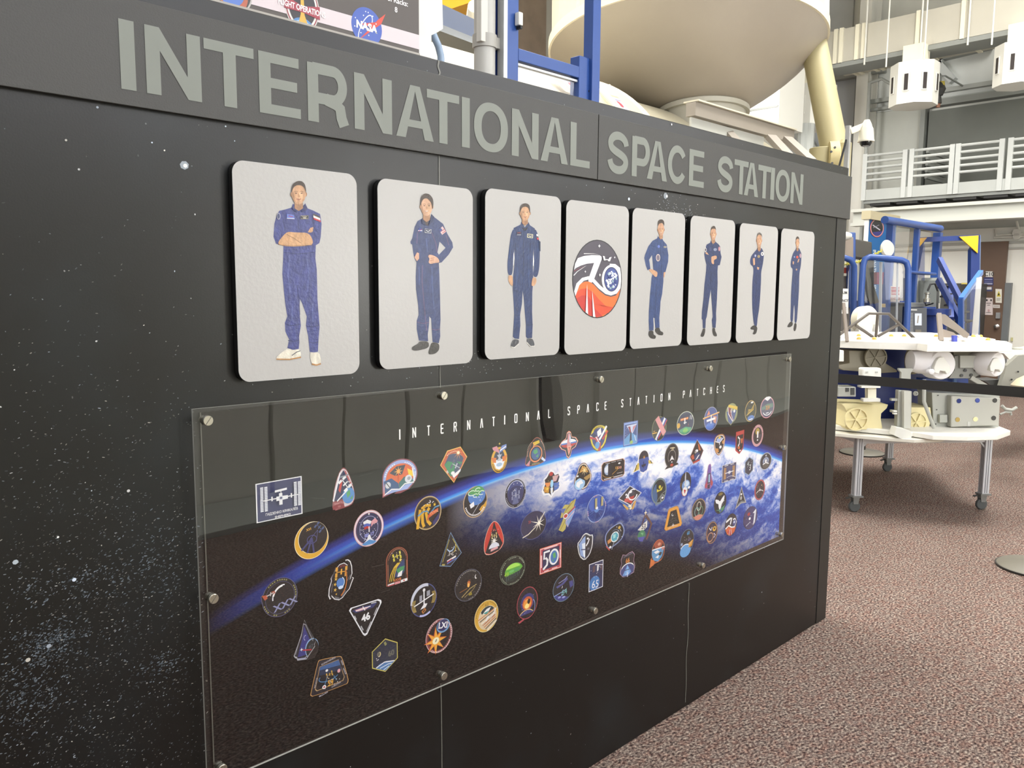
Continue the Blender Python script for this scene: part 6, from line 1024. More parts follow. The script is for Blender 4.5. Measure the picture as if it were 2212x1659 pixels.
P = WY(1276, 198, GY); MB().lathe((P.x-.012, GY-.003, P.z), (0, 1, 0), [(0, .006), (.004, .006)], 10).build('bolt_hole', M_black, gf)
# lift actuator
GA = GY+.02
la = empty('lift_actuator', (WY(1060, 60, GA).x, GA, 0), 'grey tubular lift actuator clamped beside the blue guard frame post', 'actuator')
cx_ = WY(1057, 80, GA).x; rr = (WY(1074, 80, GA).x-WY(1040, 80, GA).x)/2
MB().lathe((cx_, GA+.03, 0), (0, 0, 1), [(0, rr), (3.7, rr)], 28).build('cylinder', mat('grey_tube', '#b3b1ab', .35), la, smooth=True)
zc2 = WY(1057, 87, GA).z
MB().lathe((cx_, GA+.03, zc2-.03), (0, 0, 1), [(0, rr+.007), (.055, rr+.007)], 28).box((cx_, GA-.005, zc2-.025), (cx_+.10, GA+.02, zc2+.02)).build('clamp', mat('clamp_grey', '#a5a29b', .4), la, smooth=True)
zc3 = WY(1045, 40, GA).z
MB().box((cx_-rr-.012, GA-.012, zc3-.10), (cx_-rr*.25, GA+.02, zc3+.12)).build('bracket', mat('bracket_white', '#c8c5bd', .4), la, bevel=.003)
zc4 = WY(1079, 30, GA).z; b = MB()
for k in range(16): b.lathe((cx_+rr+.030, GA+.0, zc4+.0085*k-.0), (0, 0, 1), [(0, .011), (.0045, .013), (.006, .011)], 12)
b.build('spring', M_white, la)
MB().box((cx_+rr+.012, GA+.02, 0), (cx_+rr+.04, GA+.04, 3.5)).build('back_channel', M_blued, la)
MB().tube([(cx_+rr+.035, GA-.01, zc4-.005), (cx_+rr+.022, GA-.012, zc4-.05)], .003).build('release_lever', M_white, la)
# long horizontal module
MYc, MR = 4.2, 1.55
d = ray(1400, 217); sl = d.z/d.y; mz = CAM.z+(MYc-CAM.y)*sl - MR*math.sqrt(1+sl*sl)
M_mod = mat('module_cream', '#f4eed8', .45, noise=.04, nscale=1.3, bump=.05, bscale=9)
hm = empty('laboratory_module', (7, MYc, 0), 'long cream cylindrical module lying beneath the silver vessel', 'module')
xa_, xb_ = WY(900, 60, 3.2).x, 9.2
def cyl(x0, x1, r0, r1, n=96): return MB().lathe((x0, MYc, mz), (1, 0, 0), [(0, r0), (x1-x0, r1)], n, ref=(0, 0, 1))
ring_x = at(1330, 200, 7.2).x
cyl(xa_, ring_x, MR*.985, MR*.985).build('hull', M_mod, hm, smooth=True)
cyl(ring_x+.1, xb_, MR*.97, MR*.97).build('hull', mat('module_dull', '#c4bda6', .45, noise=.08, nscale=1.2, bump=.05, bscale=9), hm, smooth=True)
for k, dx in enumerate((0, .42)):
    b = MB(); b.lathe((ring_x+dx, MYc, mz), (1, 0, 0), [(0, MR), (0, MR*1.03), (.10, MR*1.03), (.10, MR)], 96, ref=(0, 0, 1))
    for j in range(40):
        a = 2*PI*j/40; b.lathe((ring_x+dx+.05, MYc+MR*1.03*math.sin(a), mz+MR*1.03*math.cos(a)), (0, math.sin(a), math.cos(a)), [(0, .010), (.008, .010)], 8)
    b.build('flange_ring', M_warm, hm, smooth=True)
b = MB(); b.lathe((xb_, MYc, mz), (1, 0, 0), [(0, MR*.97), (.5, MR*.6), (.55, .3)], 64, ref=(0, 0, 1)); b.build('end_cone', M_mod, hm, smooth=True)
b = MB()
for x_ in (xa_+1, 8.5): b.box((x_, MYc-1.3, 0), (x_+.2, MYc+1.3, mz-MR*.55))
b.build('cradle', M_greyd, hm)
for (px, py), (w_, h_) in (((1225, 190), (.34, .16)), ((1330, 231), (.30, .16))):
    d = ray(px, py); # hit the hull
    A_ = d.y**2+d.z**2; B_ = 2*(d.y*(CAM.y-MYc)+d.z*(CAM.z-mz)); C_ = (CAM.y-MYc)**2+(CAM.z-mz)**2-MR**2; t = (-B_-math.sqrt(max(B_*B_-4*A_*C_, 0)))/(2*A_); P = CAM+d*t
    nrm = Vector((0, P.y-MYc, P.z-mz)).normalized(); up_ = Vector((1, 0, 0)).cross(nrm)
    f_ = lambda x, z, l: tuple(P+nrm*(.02+l)+Vector((1, 0, 0))*x+up_*z)
    A = Art(f_); A.EPS = .002; A.poly([(-w_/2, -h_), (w_/2, -h_), (w_/2, h_), (-w_/2, h_)], '#b5aa90'); A.poly([(-w_*.1, -h_*.8), (w_*.45, -h_*.8), (w_*.45, h_*.5), (-w_*.1, h_*.5)], '#e6e4ea'); A.ell(w_*.18, -h_*.1, w_*.12, h_*.3, '#c4505c'); A.stroke([(0, -h_*.5), (w_*.4, -h_*.5)], .012, '#8a86b4'); A.build('hull_placard', INK, hm)
# silver vessel: drum over a cone
c0 = at(1478, 107, 9.0); VR = 298/FPX*9.0*.985
tax = Vector((_fw.x, _fw.y, 0)).normalized(); tilt = Matrix.Rotation(math.radians(-5.5), 3, _r0)
vax = (tilt @ Vector((0, 0, 1))).normalized()
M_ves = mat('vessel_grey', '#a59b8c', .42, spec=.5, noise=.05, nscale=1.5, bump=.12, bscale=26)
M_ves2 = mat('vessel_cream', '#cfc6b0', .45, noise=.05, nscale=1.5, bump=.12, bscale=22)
av = empty('airlock_vessel', (c0.x, c0.y, c0.z-1), 'huge silver grey drum with conical base above the cream module', 'vessel')
base = c0 - vax*0.02
nk = at(1518, 240, 8.9)
MB().lathe(base, vax, [(0, VR), (.015, VR*1.0), (.11, VR*1.0), (.11, VR*.985)], 96).build('rim_ring', mat('rim_cream', '#d8cfba', .4), av, smooth=True)
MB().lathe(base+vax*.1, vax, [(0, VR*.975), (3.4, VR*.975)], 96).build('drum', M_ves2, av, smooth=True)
mb = MB(); rg = []
n_ = 96; uu = vax.orthogonal().normalized(); vv = vax.cross(uu)
for k in range(9):
    t = k/8; rad = VR*(.985-.0)*(1-t)+.46*t; cen = base.lerp(nk, t); bulge = .055*math.sin(PI*t)*VR
    rg.append([cen+(uu*math.cos(2*PI*j/n_)+vv*math.sin(2*PI*j/n_))*(rad+bulge) for j in range(n_)])
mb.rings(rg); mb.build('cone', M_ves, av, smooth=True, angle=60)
MB().lathe(nk+vax*.02, -vax, [(0, .47), (.02, .50), (.07, .50), (.07, .46), (.5, .46)], 64).build('neck_collar', mat('collar_grey', '#b5b1a2', .4), av, smooth=True)
for px in (1228, 1382, 1487, 1584, 1673, 1736, 1762, 1196):
    q_ = (px-1478)/298
    if abs(q_) < .985:
        P = base + _r0*(q_*VR*.975) - (vax.cross(_r0)).normalized()*(-1)*math.sqrt(1-q_*q_)*VR*.975*(-1)
        P2 = base + _r0*(q_*VR*.98) - tax*math.sqrt(1-q_*q_)*VR*.98
        MB().beam(P2+vax*.17, P2+vax*3.3, .035, .035, up=tuple(tax)).build('rib', mat('rib_cream', '#e2dac6', .4), av)
# steel rail frame on the module
rf = empty('rail_frame', (at(1600, 270, 7.6).x, at(1600, 270, 7.6).y, at(1600, 270, 7.6).z-.3), 'grey steel beam frame resting on the module under the vessel neck', 'frame')
M_rail = mat('rail_steel', '#938b80', .45)
a1, a2 = at(1492, 236, 7.3), at(1706, 297, 8.6)
MB().beam(a1, a2, .10, .12).build('main_beam', M_rail, rf)
MB().beam(a1+Vector((0, 0, .07)), a2+Vector((0, 0, .07)), .16, .014).build('top_flange', mat('flange_cream', '#cfc8b4', .4), rf)
MB().beam(a1-Vector((0, 0, .13)), a1.lerp(a2, .7)-Vector((0, 0, .13)), .02, .12).build('side_plate', mat('plate_pale', '#b4b4ac', .4), rf)
for (u_, v_) in (((1552, 262), (1610, 330)), ((1665, 296), (1710, 345)), ((1700, 300), (1752, 348))):
    MB().beam(at(*u_, 7.9), at(*v_, 7.6), .10, .05).build('rail_leg', M_rail, rf)
# cream manipulator arm
ra = empty('manipulator_arm', (at(1790, 330, 8.2).x, at(1790, 330, 8.2).y, 1.5), 'pale yellow tubular arm leaning up past the silver vessel', 'robot arm')
M_arm = mat('arm_cream', '#b0a67f', .5, noise=.05, nscale=2)
aq = at(1803, 325, 8.3); ap_ = at(1735, -20, 8.9)
MB().lathe(aq, ap_-aq, [(-.05, .13), (.0, .135), ((ap_-aq).length, .135)], 40).build('boom', M_arm, ra, smooth=True)
e0 = at(1752, 340, 8.2); e1 = at(1800, 333, 8.2)
MB().lathe(at(1775, 352, 8.2), (0, 0, 1), [(-.5, .125), (.14, .125), (.145, .12)], 36).build('elbow_housing', M_arm, ra, smooth=True)
eh = MB(); hc = at(1800, 336, 8.1); eh.lathe(hc, (_r0*1.0 - _fw*.25), [(-.05, .10), (-.04, .14), (.05, .14), (.06, .10)], 32); eh.build('joint_disc', mat('arm_cream_dark', '#c9bb8a', .5), ra, smooth=True)
MB().lathe(at(1822, 345, 8.2), (0, 0, 1), [(-.5, .07), (.16, .07), (.2, .03)], 24).build('joint_cover', M_arm, ra, smooth=True)
for q_ in ((1803, 319), (1795, 328), (1797, 353)): MB().lathe(at(*q_, 7.95), -_fw, [(0, .012), (.01, .012)], 8).build('bolt', M_dark, ra)
# security camera on its post
SC = 4.6
sc_ = empty('security_camera', (at(1834, 360, SC).x, at(1834, 360, SC).y, 0), 'white dome security camera on a bracket above the partition end', 'security camera')
pb = at(1832, 290, SC)
MB().box((pb.x-.012, pb.y-.012, 0), (pb.x+.012, pb.y+.012, at(1832, 272, SC).z)).build('post', mat('galvanised', '#a9a9a5', .45), sc_)
b1, b2 = at(1836, 284, SC), at(1872, 270, SC)
MB().beam(b1, b2, .025, .035).build('bracket', M_warm, sc_, bevel=.005)
dc = at(1871, 296, SC)
MB().lathe(dc+Vector((0, 0, .075)), (0, 0, -1), [(-.02, .014), (0, .024), (.02, .030), (.03, .036), (.09, .042), (.094, .045), (.102, .045)], 32).build('housing', M_warm, sc_, smooth=True)
MB().lathe(dc+Vector((0, 0, -.025)), (0, 0, -1), [(0, .034), (.012, .033), (.025, .024), (.032, .001)], 24).build('dome', mat('smoked_dome', '#1b1b1c', .12), sc_, smooth=True)
MB().tube([at(1828, 302, SC), at(1822, 325, SC), at(1812, 362, SC), at(1808, 380, SC)], .006).build('cable', M_black, sc_)
# things seen past the frame, high on the left
yb = at(990, 10, 11.5)
MB().beam(at(930, 35, 11.5), at(1060, -8, 10.5), .5, .22).build('x', mat('crane_yellow', '#dca52c', .5))
o = bpy.data.objects['x']; o.name = 'crane_girder'; tag(o, 'yellow crane girder glimpsed past the frosted sheet', 'crane')
u = MB().beam(at(880, 8, 5.4), at(1046, 78, 7.0), .12, .14).build('roof_beam', mat('dusty_blue', '#66728c', .5)); tag(u, 'dusty blue beam sloping behind the lift actuator', 'beam')
u = MB().lathe(at(1025, 22, 9.0)-_fw*.1, _fw, [(0, .07), (.25, .10), (.3, .10)], 16).build('flood_light', M_white, smooth=True); tag(u, 'small white lamp housing hanging under the yellow girder', 'lamp')
u = MB().box((WY(1168, 50, 8.6).x-1.2, 8.6, 2.4), (WY(1180, 50, 8.6).x, 8.65, 7)).build('brown_screen', mat('brown_screen', '#84766a', .4, noise=.2, nscale=3)); tag(u, 'dusty brown hanging screen between blue post and vessel', 'screen')
# ------------------------------------------------------------------ far wall of the hall
def zx(px, py, X=XF): return WX(px, py, X).z
def yx(px, py, X=XF): return WX(px, py, X).y
tag(MB().box((XF, -4.4, 0), (XF+.3, 15.3, 9)).build('wall_far', mat('far_wall_paint', '#d3d4cc', .7, noise=.06, nscale=.8)), kind='structure')
tag(MB().box((-5, 15, 0), (XF+.3, 15.3, 9)).build('wall_left', mat('side_wall_paint', '#c4c3b8', .7, noise=.06, nscale=.8)), kind='structure')
def wbox(mb, l, r, t, b, x0, x1, X=None):
    """box on the far wall from its pixel outline; x0..x1 = front and back"""
    X = X or x0; cy_ = (t+b)/2; cxx_ = (l+r)/2
    return mb.box((x0, yx(l, cy_, X), zx(cxx_, t, X)), (x1, yx(r, cy_, X), zx(cxx_, b, X)))
zl = zx(2100, 462)
tag(MB().box((XF-.06, -4.1, 0), (XF, 14.9, zl-.25)).build('trim_2', mat('block_wall', '#efede4', .7, noise=.04, nscale=1.0, bump=.2, bscale=5)), kind='structure')
# upper cladding bays
for i, (l, r, t, b, c) in enumerate(((1880, 1994, 238, 415, '#c3c5be'), (1880, 2300, 100, 215, '#d2d5d2'), (1700, 1842, 150, 420, '#a9adb0'), (1700, 1842, -20, 120, '#b4b7b4'), (1880, 2300, -90, 40, '#c8c9c2'))):
    tag(wbox(MB(), l, r, t, b, XF-.05, XF).build('trim_%d' % (3+i), mat('clad_%d' % i, c, .6, noise=.08, nscale=2.0)), kind='structure')
def beamX(name, l, tl, r, tr, th, m, lab, cat, dx=.2, group=None):
    """level or sloping member on the far wall plane between two pixels"""
    dx = min(dx, .12); a, b = WX(l, tl, XF-dx), WX(r, tr, XF-dx); o = MB().beam(a, b, .14, th).build(name, m); return tag(o, lab, cat, group)
cl_ = empty('wall_column', (XF-.4, yx(1856, 400), 0), 'tall white steel column on the far wall above the blue banner', 'column')
b = MB(); y0, y1 = yx(1843, 300, XF-.5), yx(1868, 300, XF-.5)
b.box((XF-.5, y0, 0), (XF-.45, y1, 9)).box((XF-.45, (y0+y1)/2-.02, 0), (XF-.1, (y0+y1)/2+.02, 9)).box((XF-.1, y0, 0), (XF-.06, y1, 9)); b.build('flanges', M_white, cl_)
yp = yx(1872, 300, XF-.6)
b = MB().tube([(XF-.6, yp, 0), (XF-.6, yp, zx(1872, 180, XF-.6))], .03, 10); b.tube([(XF-.6, yp, zx(1872, 180, XF-.6)), (XF-.6, yp-.2, zx(1872, 176, XF-.6)), (XF-.6, yp-.35, zx(1872, 190, XF-.6))], .025, 10)
tag(b.build('conduit', M_grey, smooth=True), 'grey conduit running up beside the white column', 'pipe')
# air duct with hangers
DX = XF-1.6
du = empty('air_duct', (DX+.4, yx(2000, 80, DX), zx(2000, 100, DX)), 'wide off white air duct running under the hall roof', 'duct')
zt_, zb2 = zx(1900, 45, DX), zx(1900, 118, DX)
b = MB().box((DX, yx(2320, 60, DX), zb2), (DX+.9, yx(1780, 60, DX), zt_)); b.build('duct_body', mat('duct_wrap', '#bdb9ac', .6, noise=.05, nscale=2, bump=.25, bscale=3), du)
for px in (1806, 1818, 1852, 1866, 1982, 2078): MB().box((DX-.02, yx(px, 80, DX)-.03, zb2-.02), (DX+.92, yx(px, 80, DX)+.03, zt_+.02)).build('duct_seam', M_warm, du)
MB().box((DX-.02, yx(2320, 60, DX), zb2-.08), (DX+.5, yx(1780, 60, DX), zb2-.01)).build('duct_shelf', M_greyd, du)
for px in (1873, 1992, 2094): MB().tube([(DX-.03, yx(px, 60, DX), zb2-.12), (DX-.03, yx(px, 60, DX), 8.9)], .014, 8).build('hanger_rod', M_white, du)
dd = MB().box((XF-3.2, yx(1683, 230, XF-3.2), zx(1650, 275, XF-3.2)), (XF-2.4, yx(1560, 230, XF-3.2), 8.95)).build('duct_plenum', M_white); tag(dd, 'big white plenum box behind the vessel cone', 'duct')
dd2 = MB().box((XF-3.22, yx(1681, 230, XF-3.2), zx(1650, 236, XF-3.2)), (XF-3.18, yx(1560, 230, XF-3.2), zx(1650, 232, XF-3.2))).build('seam_strip', M_greyd, dd)
# drum diffusers
def diffuser(l, r, t, b, X, lab):
    P = WX((l+r)/2, (t+b)/2, X); y0, y1 = WX(r, (t+b)/2, X).y, WX(l, (t+b)/2, X).y; z0, z1 = WX((l+r)/2, b, X).z, WX((l+r)/2, t, X).z
    R_ = (y1-y0)/2; root = empty('air_diffuser', (X+R_, (y0+y1)/2, z0), lab, 'air vent', 'octagonal diffusers under the duct')
    oct_ = [(X+R_+R_*1.05*math.cos(math.radians(22.5+45*k)), (y0+y1)/2+R_*1.05*math.sin(math.radians(22.5+45*k))) for k in range(8)]
    MB().rings([[(x, y, z0) for x, y in oct_], [(x, y, z1) for x, y in oct_]]).build('drum', M_white, root)
    MB().box((X+R_*.6, (y0+y1)/2-R_*.45, z1-.002), (X+R_*1.5, (y0+y1)/2+R_*.45, zb2)).build('neck', M_warm, root)
    for k in range(8):
        a = math.radians(45*k); c = Vector((X+R_+R_*.985*math.cos(a), (y0+y1)/2+R_*.985*math.sin(a), (z0+z1)/2)); n = Vector((math.cos(a), math.sin(a), 0)); s_ = Vector((-n.y, n.x, 0))
        if n.dot(CAM-c) < 0: continue
        h_ = (z1-z0)*.19; w_ = R_*.085
        MB().prism([c-s_*(w_*1.6)-Vector((0, 0, h_*1.12)), c+s_*(w_*1.6)-Vector((0, 0, h_*1.12)), c+s_*(w_*1.6)+Vector((0, 0, h_*1.12)), c-s_*(w_*1.6)+Vector((0, 0, h_*1.12))], n*.012).build('louvre_frame', M_white, root)
        o = MB().prism([c+n*.013-s_*w_-Vector((0, 0, h_)), c+n*.013+s_*w_-Vector((0, 0, h_)), c+n*.013+s_*w_+Vector((0, 0, h_)), c+n*.013-s_*w_+Vector((0, 0, h_))], n*.004).build('louvre', mat('louvre_dark', '#2c2523', .6), root)
    return root
diffuser(1688, 1778, 180, 272, XF-2.0, 'white octagonal diffuser hanging behind the pale yellow arm')
diffuser(1910, 2007, 131, 222, XF-2.0, 'white octagonal diffuser in the middle, between arm and frame edge')
diffuser(2137, 2240, 88, 178, XF-2.0, 'white octagonal diffuser nearest the photo edge, highest of the three')
for px, t, b in ((1914, 20, 145), (1996, 60, 128), (2142, 40, 97)):
    o = MB().tube([WX(px, b, XF-2.03), WX(px, b, XF-2.03)+Vector((0, 0, 3))], .012, 8).build('hanger_rod', M_white); tag(o, 'thin white hanger rod holding a diffuser beside the duct', 'rod', 'hanger rods of the diffusers')
beamX('purlin', 1990, 134, 2142, 97, .12, M_greyd, 'grey purlin crossing behind the two nearer diffusers', 'beam', .3)
beamX('purlin', 1789, 172, 1912, 150, .10, M_greyd, 'grey purlin behind the white column', 'beam', .3)
for (a, b, lab) in (((2010, 118), (2060, 175), 'pale brace falling towards the far edge behind the duct'), ((2042, 100), (2012, 178), 'pale brace leaning over the hanging tool')):
    beamX('cross_brace', *a, *b, .12, mat('brace_pale', '#bfc3c2', .6), lab, 'brace', .12)
o = MB().beam(WX(1700, 245, XF-.1), WX(1790, 372, XF-.1), .16, .2).build('diagonal_brace', M_grey); tag(o, 'grey diagonal brace below the diffuser behind the arm', 'brace')
for px in (1735, 1748): o = MB().tube([at(px, 268, 13.2), Vector((at(px, 350, 13.2).x, at(px, 350, 13.2).y, 0))], .09, 10).build('riser_pipe', M_grey, smooth=True); tag(o, 'grey riser pipe behind the diagonal brace', 'pipe', 'riser pipes by the brace')
# hanging hoist
ho = empty('hoist', (WX(2028, 235, XF-1).x, WX(2028, 235, XF-1).y, WX(2028, 235, XF-1).z), 'small dark and yellow hoist hanging above the grey door', 'hoist')
MB().lathe(WX(2031, 178, XF-1), (0, 0, -1), [(0, .05), (.1, .09), (.2, .05)], 10).build('body', M_dark, ho, smooth=True)
MB().lathe(WX(2035, 176, XF-1), (0, 0, -1), [(0, .04), (.1, .05), (.16, .02)], 10).build('brake', mat('hoist_yellow', '#b5a440', .5), ho, smooth=True)
MB().tube([WX(2028, 190, XF-1), WX(2026, 210, XF-1), WX(2027, 224, XF-1)], .05, 8).build('chain_bag', M_dark, ho, smooth=True)
MB().tube([WX(2027, 224, XF-1), WX(2026, 232, XF-1)], .03, 6).build('hook', mat('hook_red', '#9a6a52', .5), ho)
MB().tube([WX(2033, 178, XF-1), WX(2033, 164, XF-1), WX(2042, 164, XF-1), WX(2042, 164, XF-1)+Vector((.97, 0, 0))], .015, 6).build('arm', M_greyd, ho)
# ledge bands
for i, (l, t, b) in enumerate(((2030, 196, 205), (2100, 206, 212))):
    tag(MB().box((XF-.16, yx(2350, 180), zx(l, b)), (XF, yx(1876, 200), zx(l, t))).build('trim_%d' % (9+i), M_grey), kind='structure')
# big grey door
dr = wbox(MB(), 2002, 2330, 218, 430, XF-.12, XF-.02).build('door_1', mat('door_grey', '#666963', .6, noise=.12, nscale=1.3)); tag(dr, kind='structure')
tag(MB().box((XF-.2, yx(2003, 320)-.0, zx(2000, 420)), (XF, yx(1993, 320), zx(2004, 232))).build('trim_12', M_greyd), kind='structure')
tag(MB().box((XF-.2, yx(2330, 210), zx(2100, 216)-.05), (XF, yx(1993, 320), zx(2100, 216)+.05)).build('trim_13', M_greyd), kind='structure')
# catwalk
KX = XF-1.3
cw = empty('catwalk', (KX+.6, yx(2050, 425, KX), zx(2050, 425, KX)), 'grey steel catwalk with pipe railings along the far wall', 'walkway')
zf = zx(2040, 414, KX); y_l, y_r = yx(1866, 420, KX), yx(2330, 400, KX)
MB().box((KX, y_r, zf-.10), (XF, y_l, zf-.02)).build('deck', M_greyd, cw)
MB().box((KX-.03, y_r, zf-.05), (KX, y_l, zf+.12)).build('toe_board', M_grey, cw)
yy = y_l-.1
while yy > y_r: MB().box((KX+.02, yy-.32, zf-.14), (XF-.02, yy, zf-.10)).build('grating_bay', mat('grating_dark', '#2c2c2b', .7), cw); yy -= .42
M_rl = mat('rail_grey', '#b3b6b3', .45)
rz = [zx(2010, p, KX) for p in (322, 336, 350, 364, 378)]
for l, r in ((1869, 1955), (1969, 2056), (2068, 2162), (2180, 2300)):
    s0, s1 = yx(l, 380, KX), yx(r, 370, KX)
    for z_ in rz: MB().tube([(KX-.02, s0, z_), (KX-.02, s1, z_)], .022, 8).build('rail', M_rl, cw, smooth=True)
    for s_ in (s0, s1): MB().box((KX-.045, s_-.035, zf-.05), (KX+.005, s_+.035, rz[0]+.03)).build('stanchion', M_rl, cw)
MB().tube([(KX+.03, yx(1963, 380, KX), zf), (KX+.03, yx(1963, 380, KX), rz[0]+.03)], .04, 8).build('stanchion', M_rl, cw)
for k in range(5): MB().box((KX+.2, y_l-.9, rz[k]-.02), (XF-.2, y_l-.86, rz[k]+.02)).build('end_rail', M_greyd, cw)
b = MB(); zb3, zb4 = zx(2060, 445, KX), zx(2060, 470, KX)
b.box((KX+.1, y_r, zb4), (KX+.14, y_l+.2, zb3)).box((KX, y_r, zb4-.05), (KX+.24, y_l+.2, zb4)).box((KX, y_r, zb3), (KX+.24, y_l+.2, zb3+.05)); tag(b.build('support_girder', mat('girder', '#c2c3bb', .55)), 'pale steel girder carrying the catwalk', 'girder')
# conduits on the block wall
b = MB(); q = lambda a, c: WX(a, c, XF-.1)
for path in (((2150, 495), (2152, 508), (2212, 505)), ((2196, 478), (2200, 494), (2197, 515)), ((2147, 513), (2212, 511))): b.tube([q(*p_) for p_ in path], .018, 8)
b.lathe(q(2197, 503), (-1, 0, 0), [(0, .06), (.04, .06)], 12).lathe(q(2197, 511), (-1, 0, 0), [(0, .05), (.04, .05)], 12)
tag(b.build('wall_conduit', M_pale, smooth=True), 'painted conduit and junction boxes on the white block wall', 'pipe')
b = MB(); zc_ = zx(2180, 524); b.box((XF-.1, yx(2400, 520), zc_-.02), (XF-.05, yx(1880, 530), zc_+.02)).box((XF-.1, yx(2400, 520), zc_-.11), (XF-.05, yx(1880, 530), zc_-.08)); tag(b.build('cable_rail', mat('rail_pale', '#b5b4ac', .6)), 'thin double cable rail along the white block wall', 'rail')
# brown door with notices
bd = empty('door_2', (XF-.15, yx(2144, 700), 0)); tag(bd, kind='structure')
y0, y1 = yx(2170, 620, XF-.15), yx(2112, 620, XF-.15); zt5 = zx(2140, 522, XF-.15)
lf = MB().box((XF-.15, y0, 0), (XF-.10, y1, zt5)).build('leaf', mat('brown_door', '#6b5546', .5, noise=.06, nscale=4), bd)
MB().box((XF-.14, yx(2181, 660, XF-.15), 0), (XF-.06, y0, zx(2174, 611, XF-.15))).build('jamb', mat('jamb_grey', '#74787a', .5), bd)
DXs = XF-.152
def dart(name, parent, X=DXs):
    A = Art(lambda a, b, l: tuple(WX(a, b, X)+Vector((-l, 0, 0)))); A.EPS = .001; return A
def sign2(l, r, t, b, col, extra, name='notice', parent=bd):
    A = dart(name, parent); A.poly([(l, t), (r, t+.5), (r, b+.5), (l, b)], col); extra(A); return A.build(name, INK, parent)
sign2(2129.5, 2144.5, 586, 598, '#e6e4e0', lambda A: [A.text('C10', 2137, 592, -9, '#2a2826', 0, .02, -1, 1)])
sign2(2125, 2146, 599, 616, '#3c3f70', lambda A: [A.stroke([(2127, 604), (2144, 604)], 2, '#8f92b8'), A.stroke([(2127, 609), (2144, 609)], 1.5, '#7a7ea8'), A.stroke([(2126, 613), (2144, 613)], 2.2, '#c9c9dc')])
sign2(2122, 2144, 619, 629, '#55567c', lambda A: [A.poly([(2125, 620), (2142, 620), (2142, 625.5), (2125, 625.5)], '#e8e6e6')])
sign2(2150.5, 2164, 624, 654, '#e9e5d8', lambda A: [A.poly([(2157.5, 628), (2162, 640.5), (2153, 640.5)], '#d8c43c'), A.ell(2157.5, 636, 1.6, 2.5, '#2c2a22'), A.stroke([(2153, 645), (2162, 645)], 1, '#8a8880'), A.stroke([(2153, 648), (2161, 648)], 1, '#8a8880')])
sign2(2127.5, 2144.5, 643, 680, '#e2d4d2', lambda A: [A.ell(2132, 648.5, 1.6, 2.4, '#1f1c1c'), A.ell(2141, 648.5, 1.6, 2.4, '#1f1c1c'), A.stroke([(2131, 655), (2141, 655)], 1.4, '#6a6060'), A.stroke([(2133, 659), (2139, 659)], 1.2, '#6a6060'), A.ell(2136, 671, 2.2, 3, '#c9a4a4'), A.stroke([(2130, 675), (2141, 675)], 1, '#8a8080')])
sign2(2145, 2160, 658, 665, '#d9d2cc', lambda A: [A.stroke([(2147, 661.5), (2158, 661.5)], 1.6, '#a89f98')])
MB().box(*[tuple(v) for v in (WX(2153, 675, DXs)-Vector((.04, 0, 0)), WX(2161, 688, DXs))]).build('lock_box', M_alum, bd)
kn = WX(2154, 705, DXs); MB().lathe(kn, (-1, 0, 0), [(0, .035), (.02, .035), (.03, .015), (.05, .03), (.08, .03), (.09, .01)], 20).build('door_knob', mat('chrome', '#cfcfcf', .15, metal=1), bd, smooth=True)
o = MB().box(*[tuple(v) for v in (WX(2184, 729, XF-.07)-Vector((.02, 0, 0)), WX(2188, 737, XF-.07))]).build('wall_switch', mat('switch_beige', '#c9c490', .5)); tag(o, 'small beige switch plate low on the block wall', 'switch')
# dark cabinet in front of the block wall
cbx = XF-.9
o = MB().box((cbx, WX(2100, 640, cbx).y, 0), (XF-.1, WX(2032, 640, cbx).y, WX(2070, 612, cbx).z)).build('cabinet', mat('cabinet_dark', '#4a4a48', .5)); tag(o, 'dark grey metal cabinet behind the blue stairs', 'cabinet')
o = MB().box(*[tuple(v) for v in (WX(2079, 611, cbx-.05)-Vector((.05, 0, 0)), WX(2092, 614, cbx-.05))]).build('yellow_label', mat('label_yellow', '#cdbb5c', .5)); o.parent = bpy.data.objects['cabinet']; o.location = o.location - bpy.data.objects['cabinet'].location
# ------------------------------------------------------------------ blue banner column
BX = 12.0
Pb = WX(1871, 560, BX); BYy = Pb.y
bn = empty('banner_column', (BX+.4, BYy, 0), 'blue exhibit column with a cream cap and round patch beside the far column', 'banner')
xb1 = WY(1932, 560, BYy).x; zt6 = WX(1871, 474, BX).z
MB().box((BX, BYy, 0), (xb1, BYy+.05, zt6)).build('column_body', mat('banner_blue', '#14609f', .45), bn)
MB().box((BX-.012, BYy-.012, 0), (BX, BYy+.05, zt6)).build('white_edge', M_white, bn)
MB().box((BX-.03, BYy-.04, zt6), (xb1+.03, BYy+.09, zt6+.12)).build('cap', mat('cap_cream', '#b3a98b', .5), bn)
BF = lambda a, b, l: tuple(WY(a, b, BYy-.003)+Vector((0, -l, 0)))
A = Art(BF); A.EPS = .0012
A.ell(1894, 492.5, 15, 20, '#c4504c'); A.ell(1894, 492.5, 13.6, 18.4, '#e0c9c8'); A.ell(1894, 492.5, 12.8, 17.5, '#1b1a22'); A.poly(arc2(1894, 494, 12, 15.5, 20, 150, 14), '#34307a'); A.stroke([(1884, 486), (1900, 497)], 2.4, '#b9b6c0'); A.stroke([(1885, 492), (1898, 486)], 1.4, '#8d8a98'); A.build('round_patch', INK, bn)
A = Art(BF)
A.text('INTERNATIONAL SPACE STATION', 1889, 612, -7, '#d6e2f0', -90, .02, -1, 1)
A.build('banner_lettering', INK, bn)
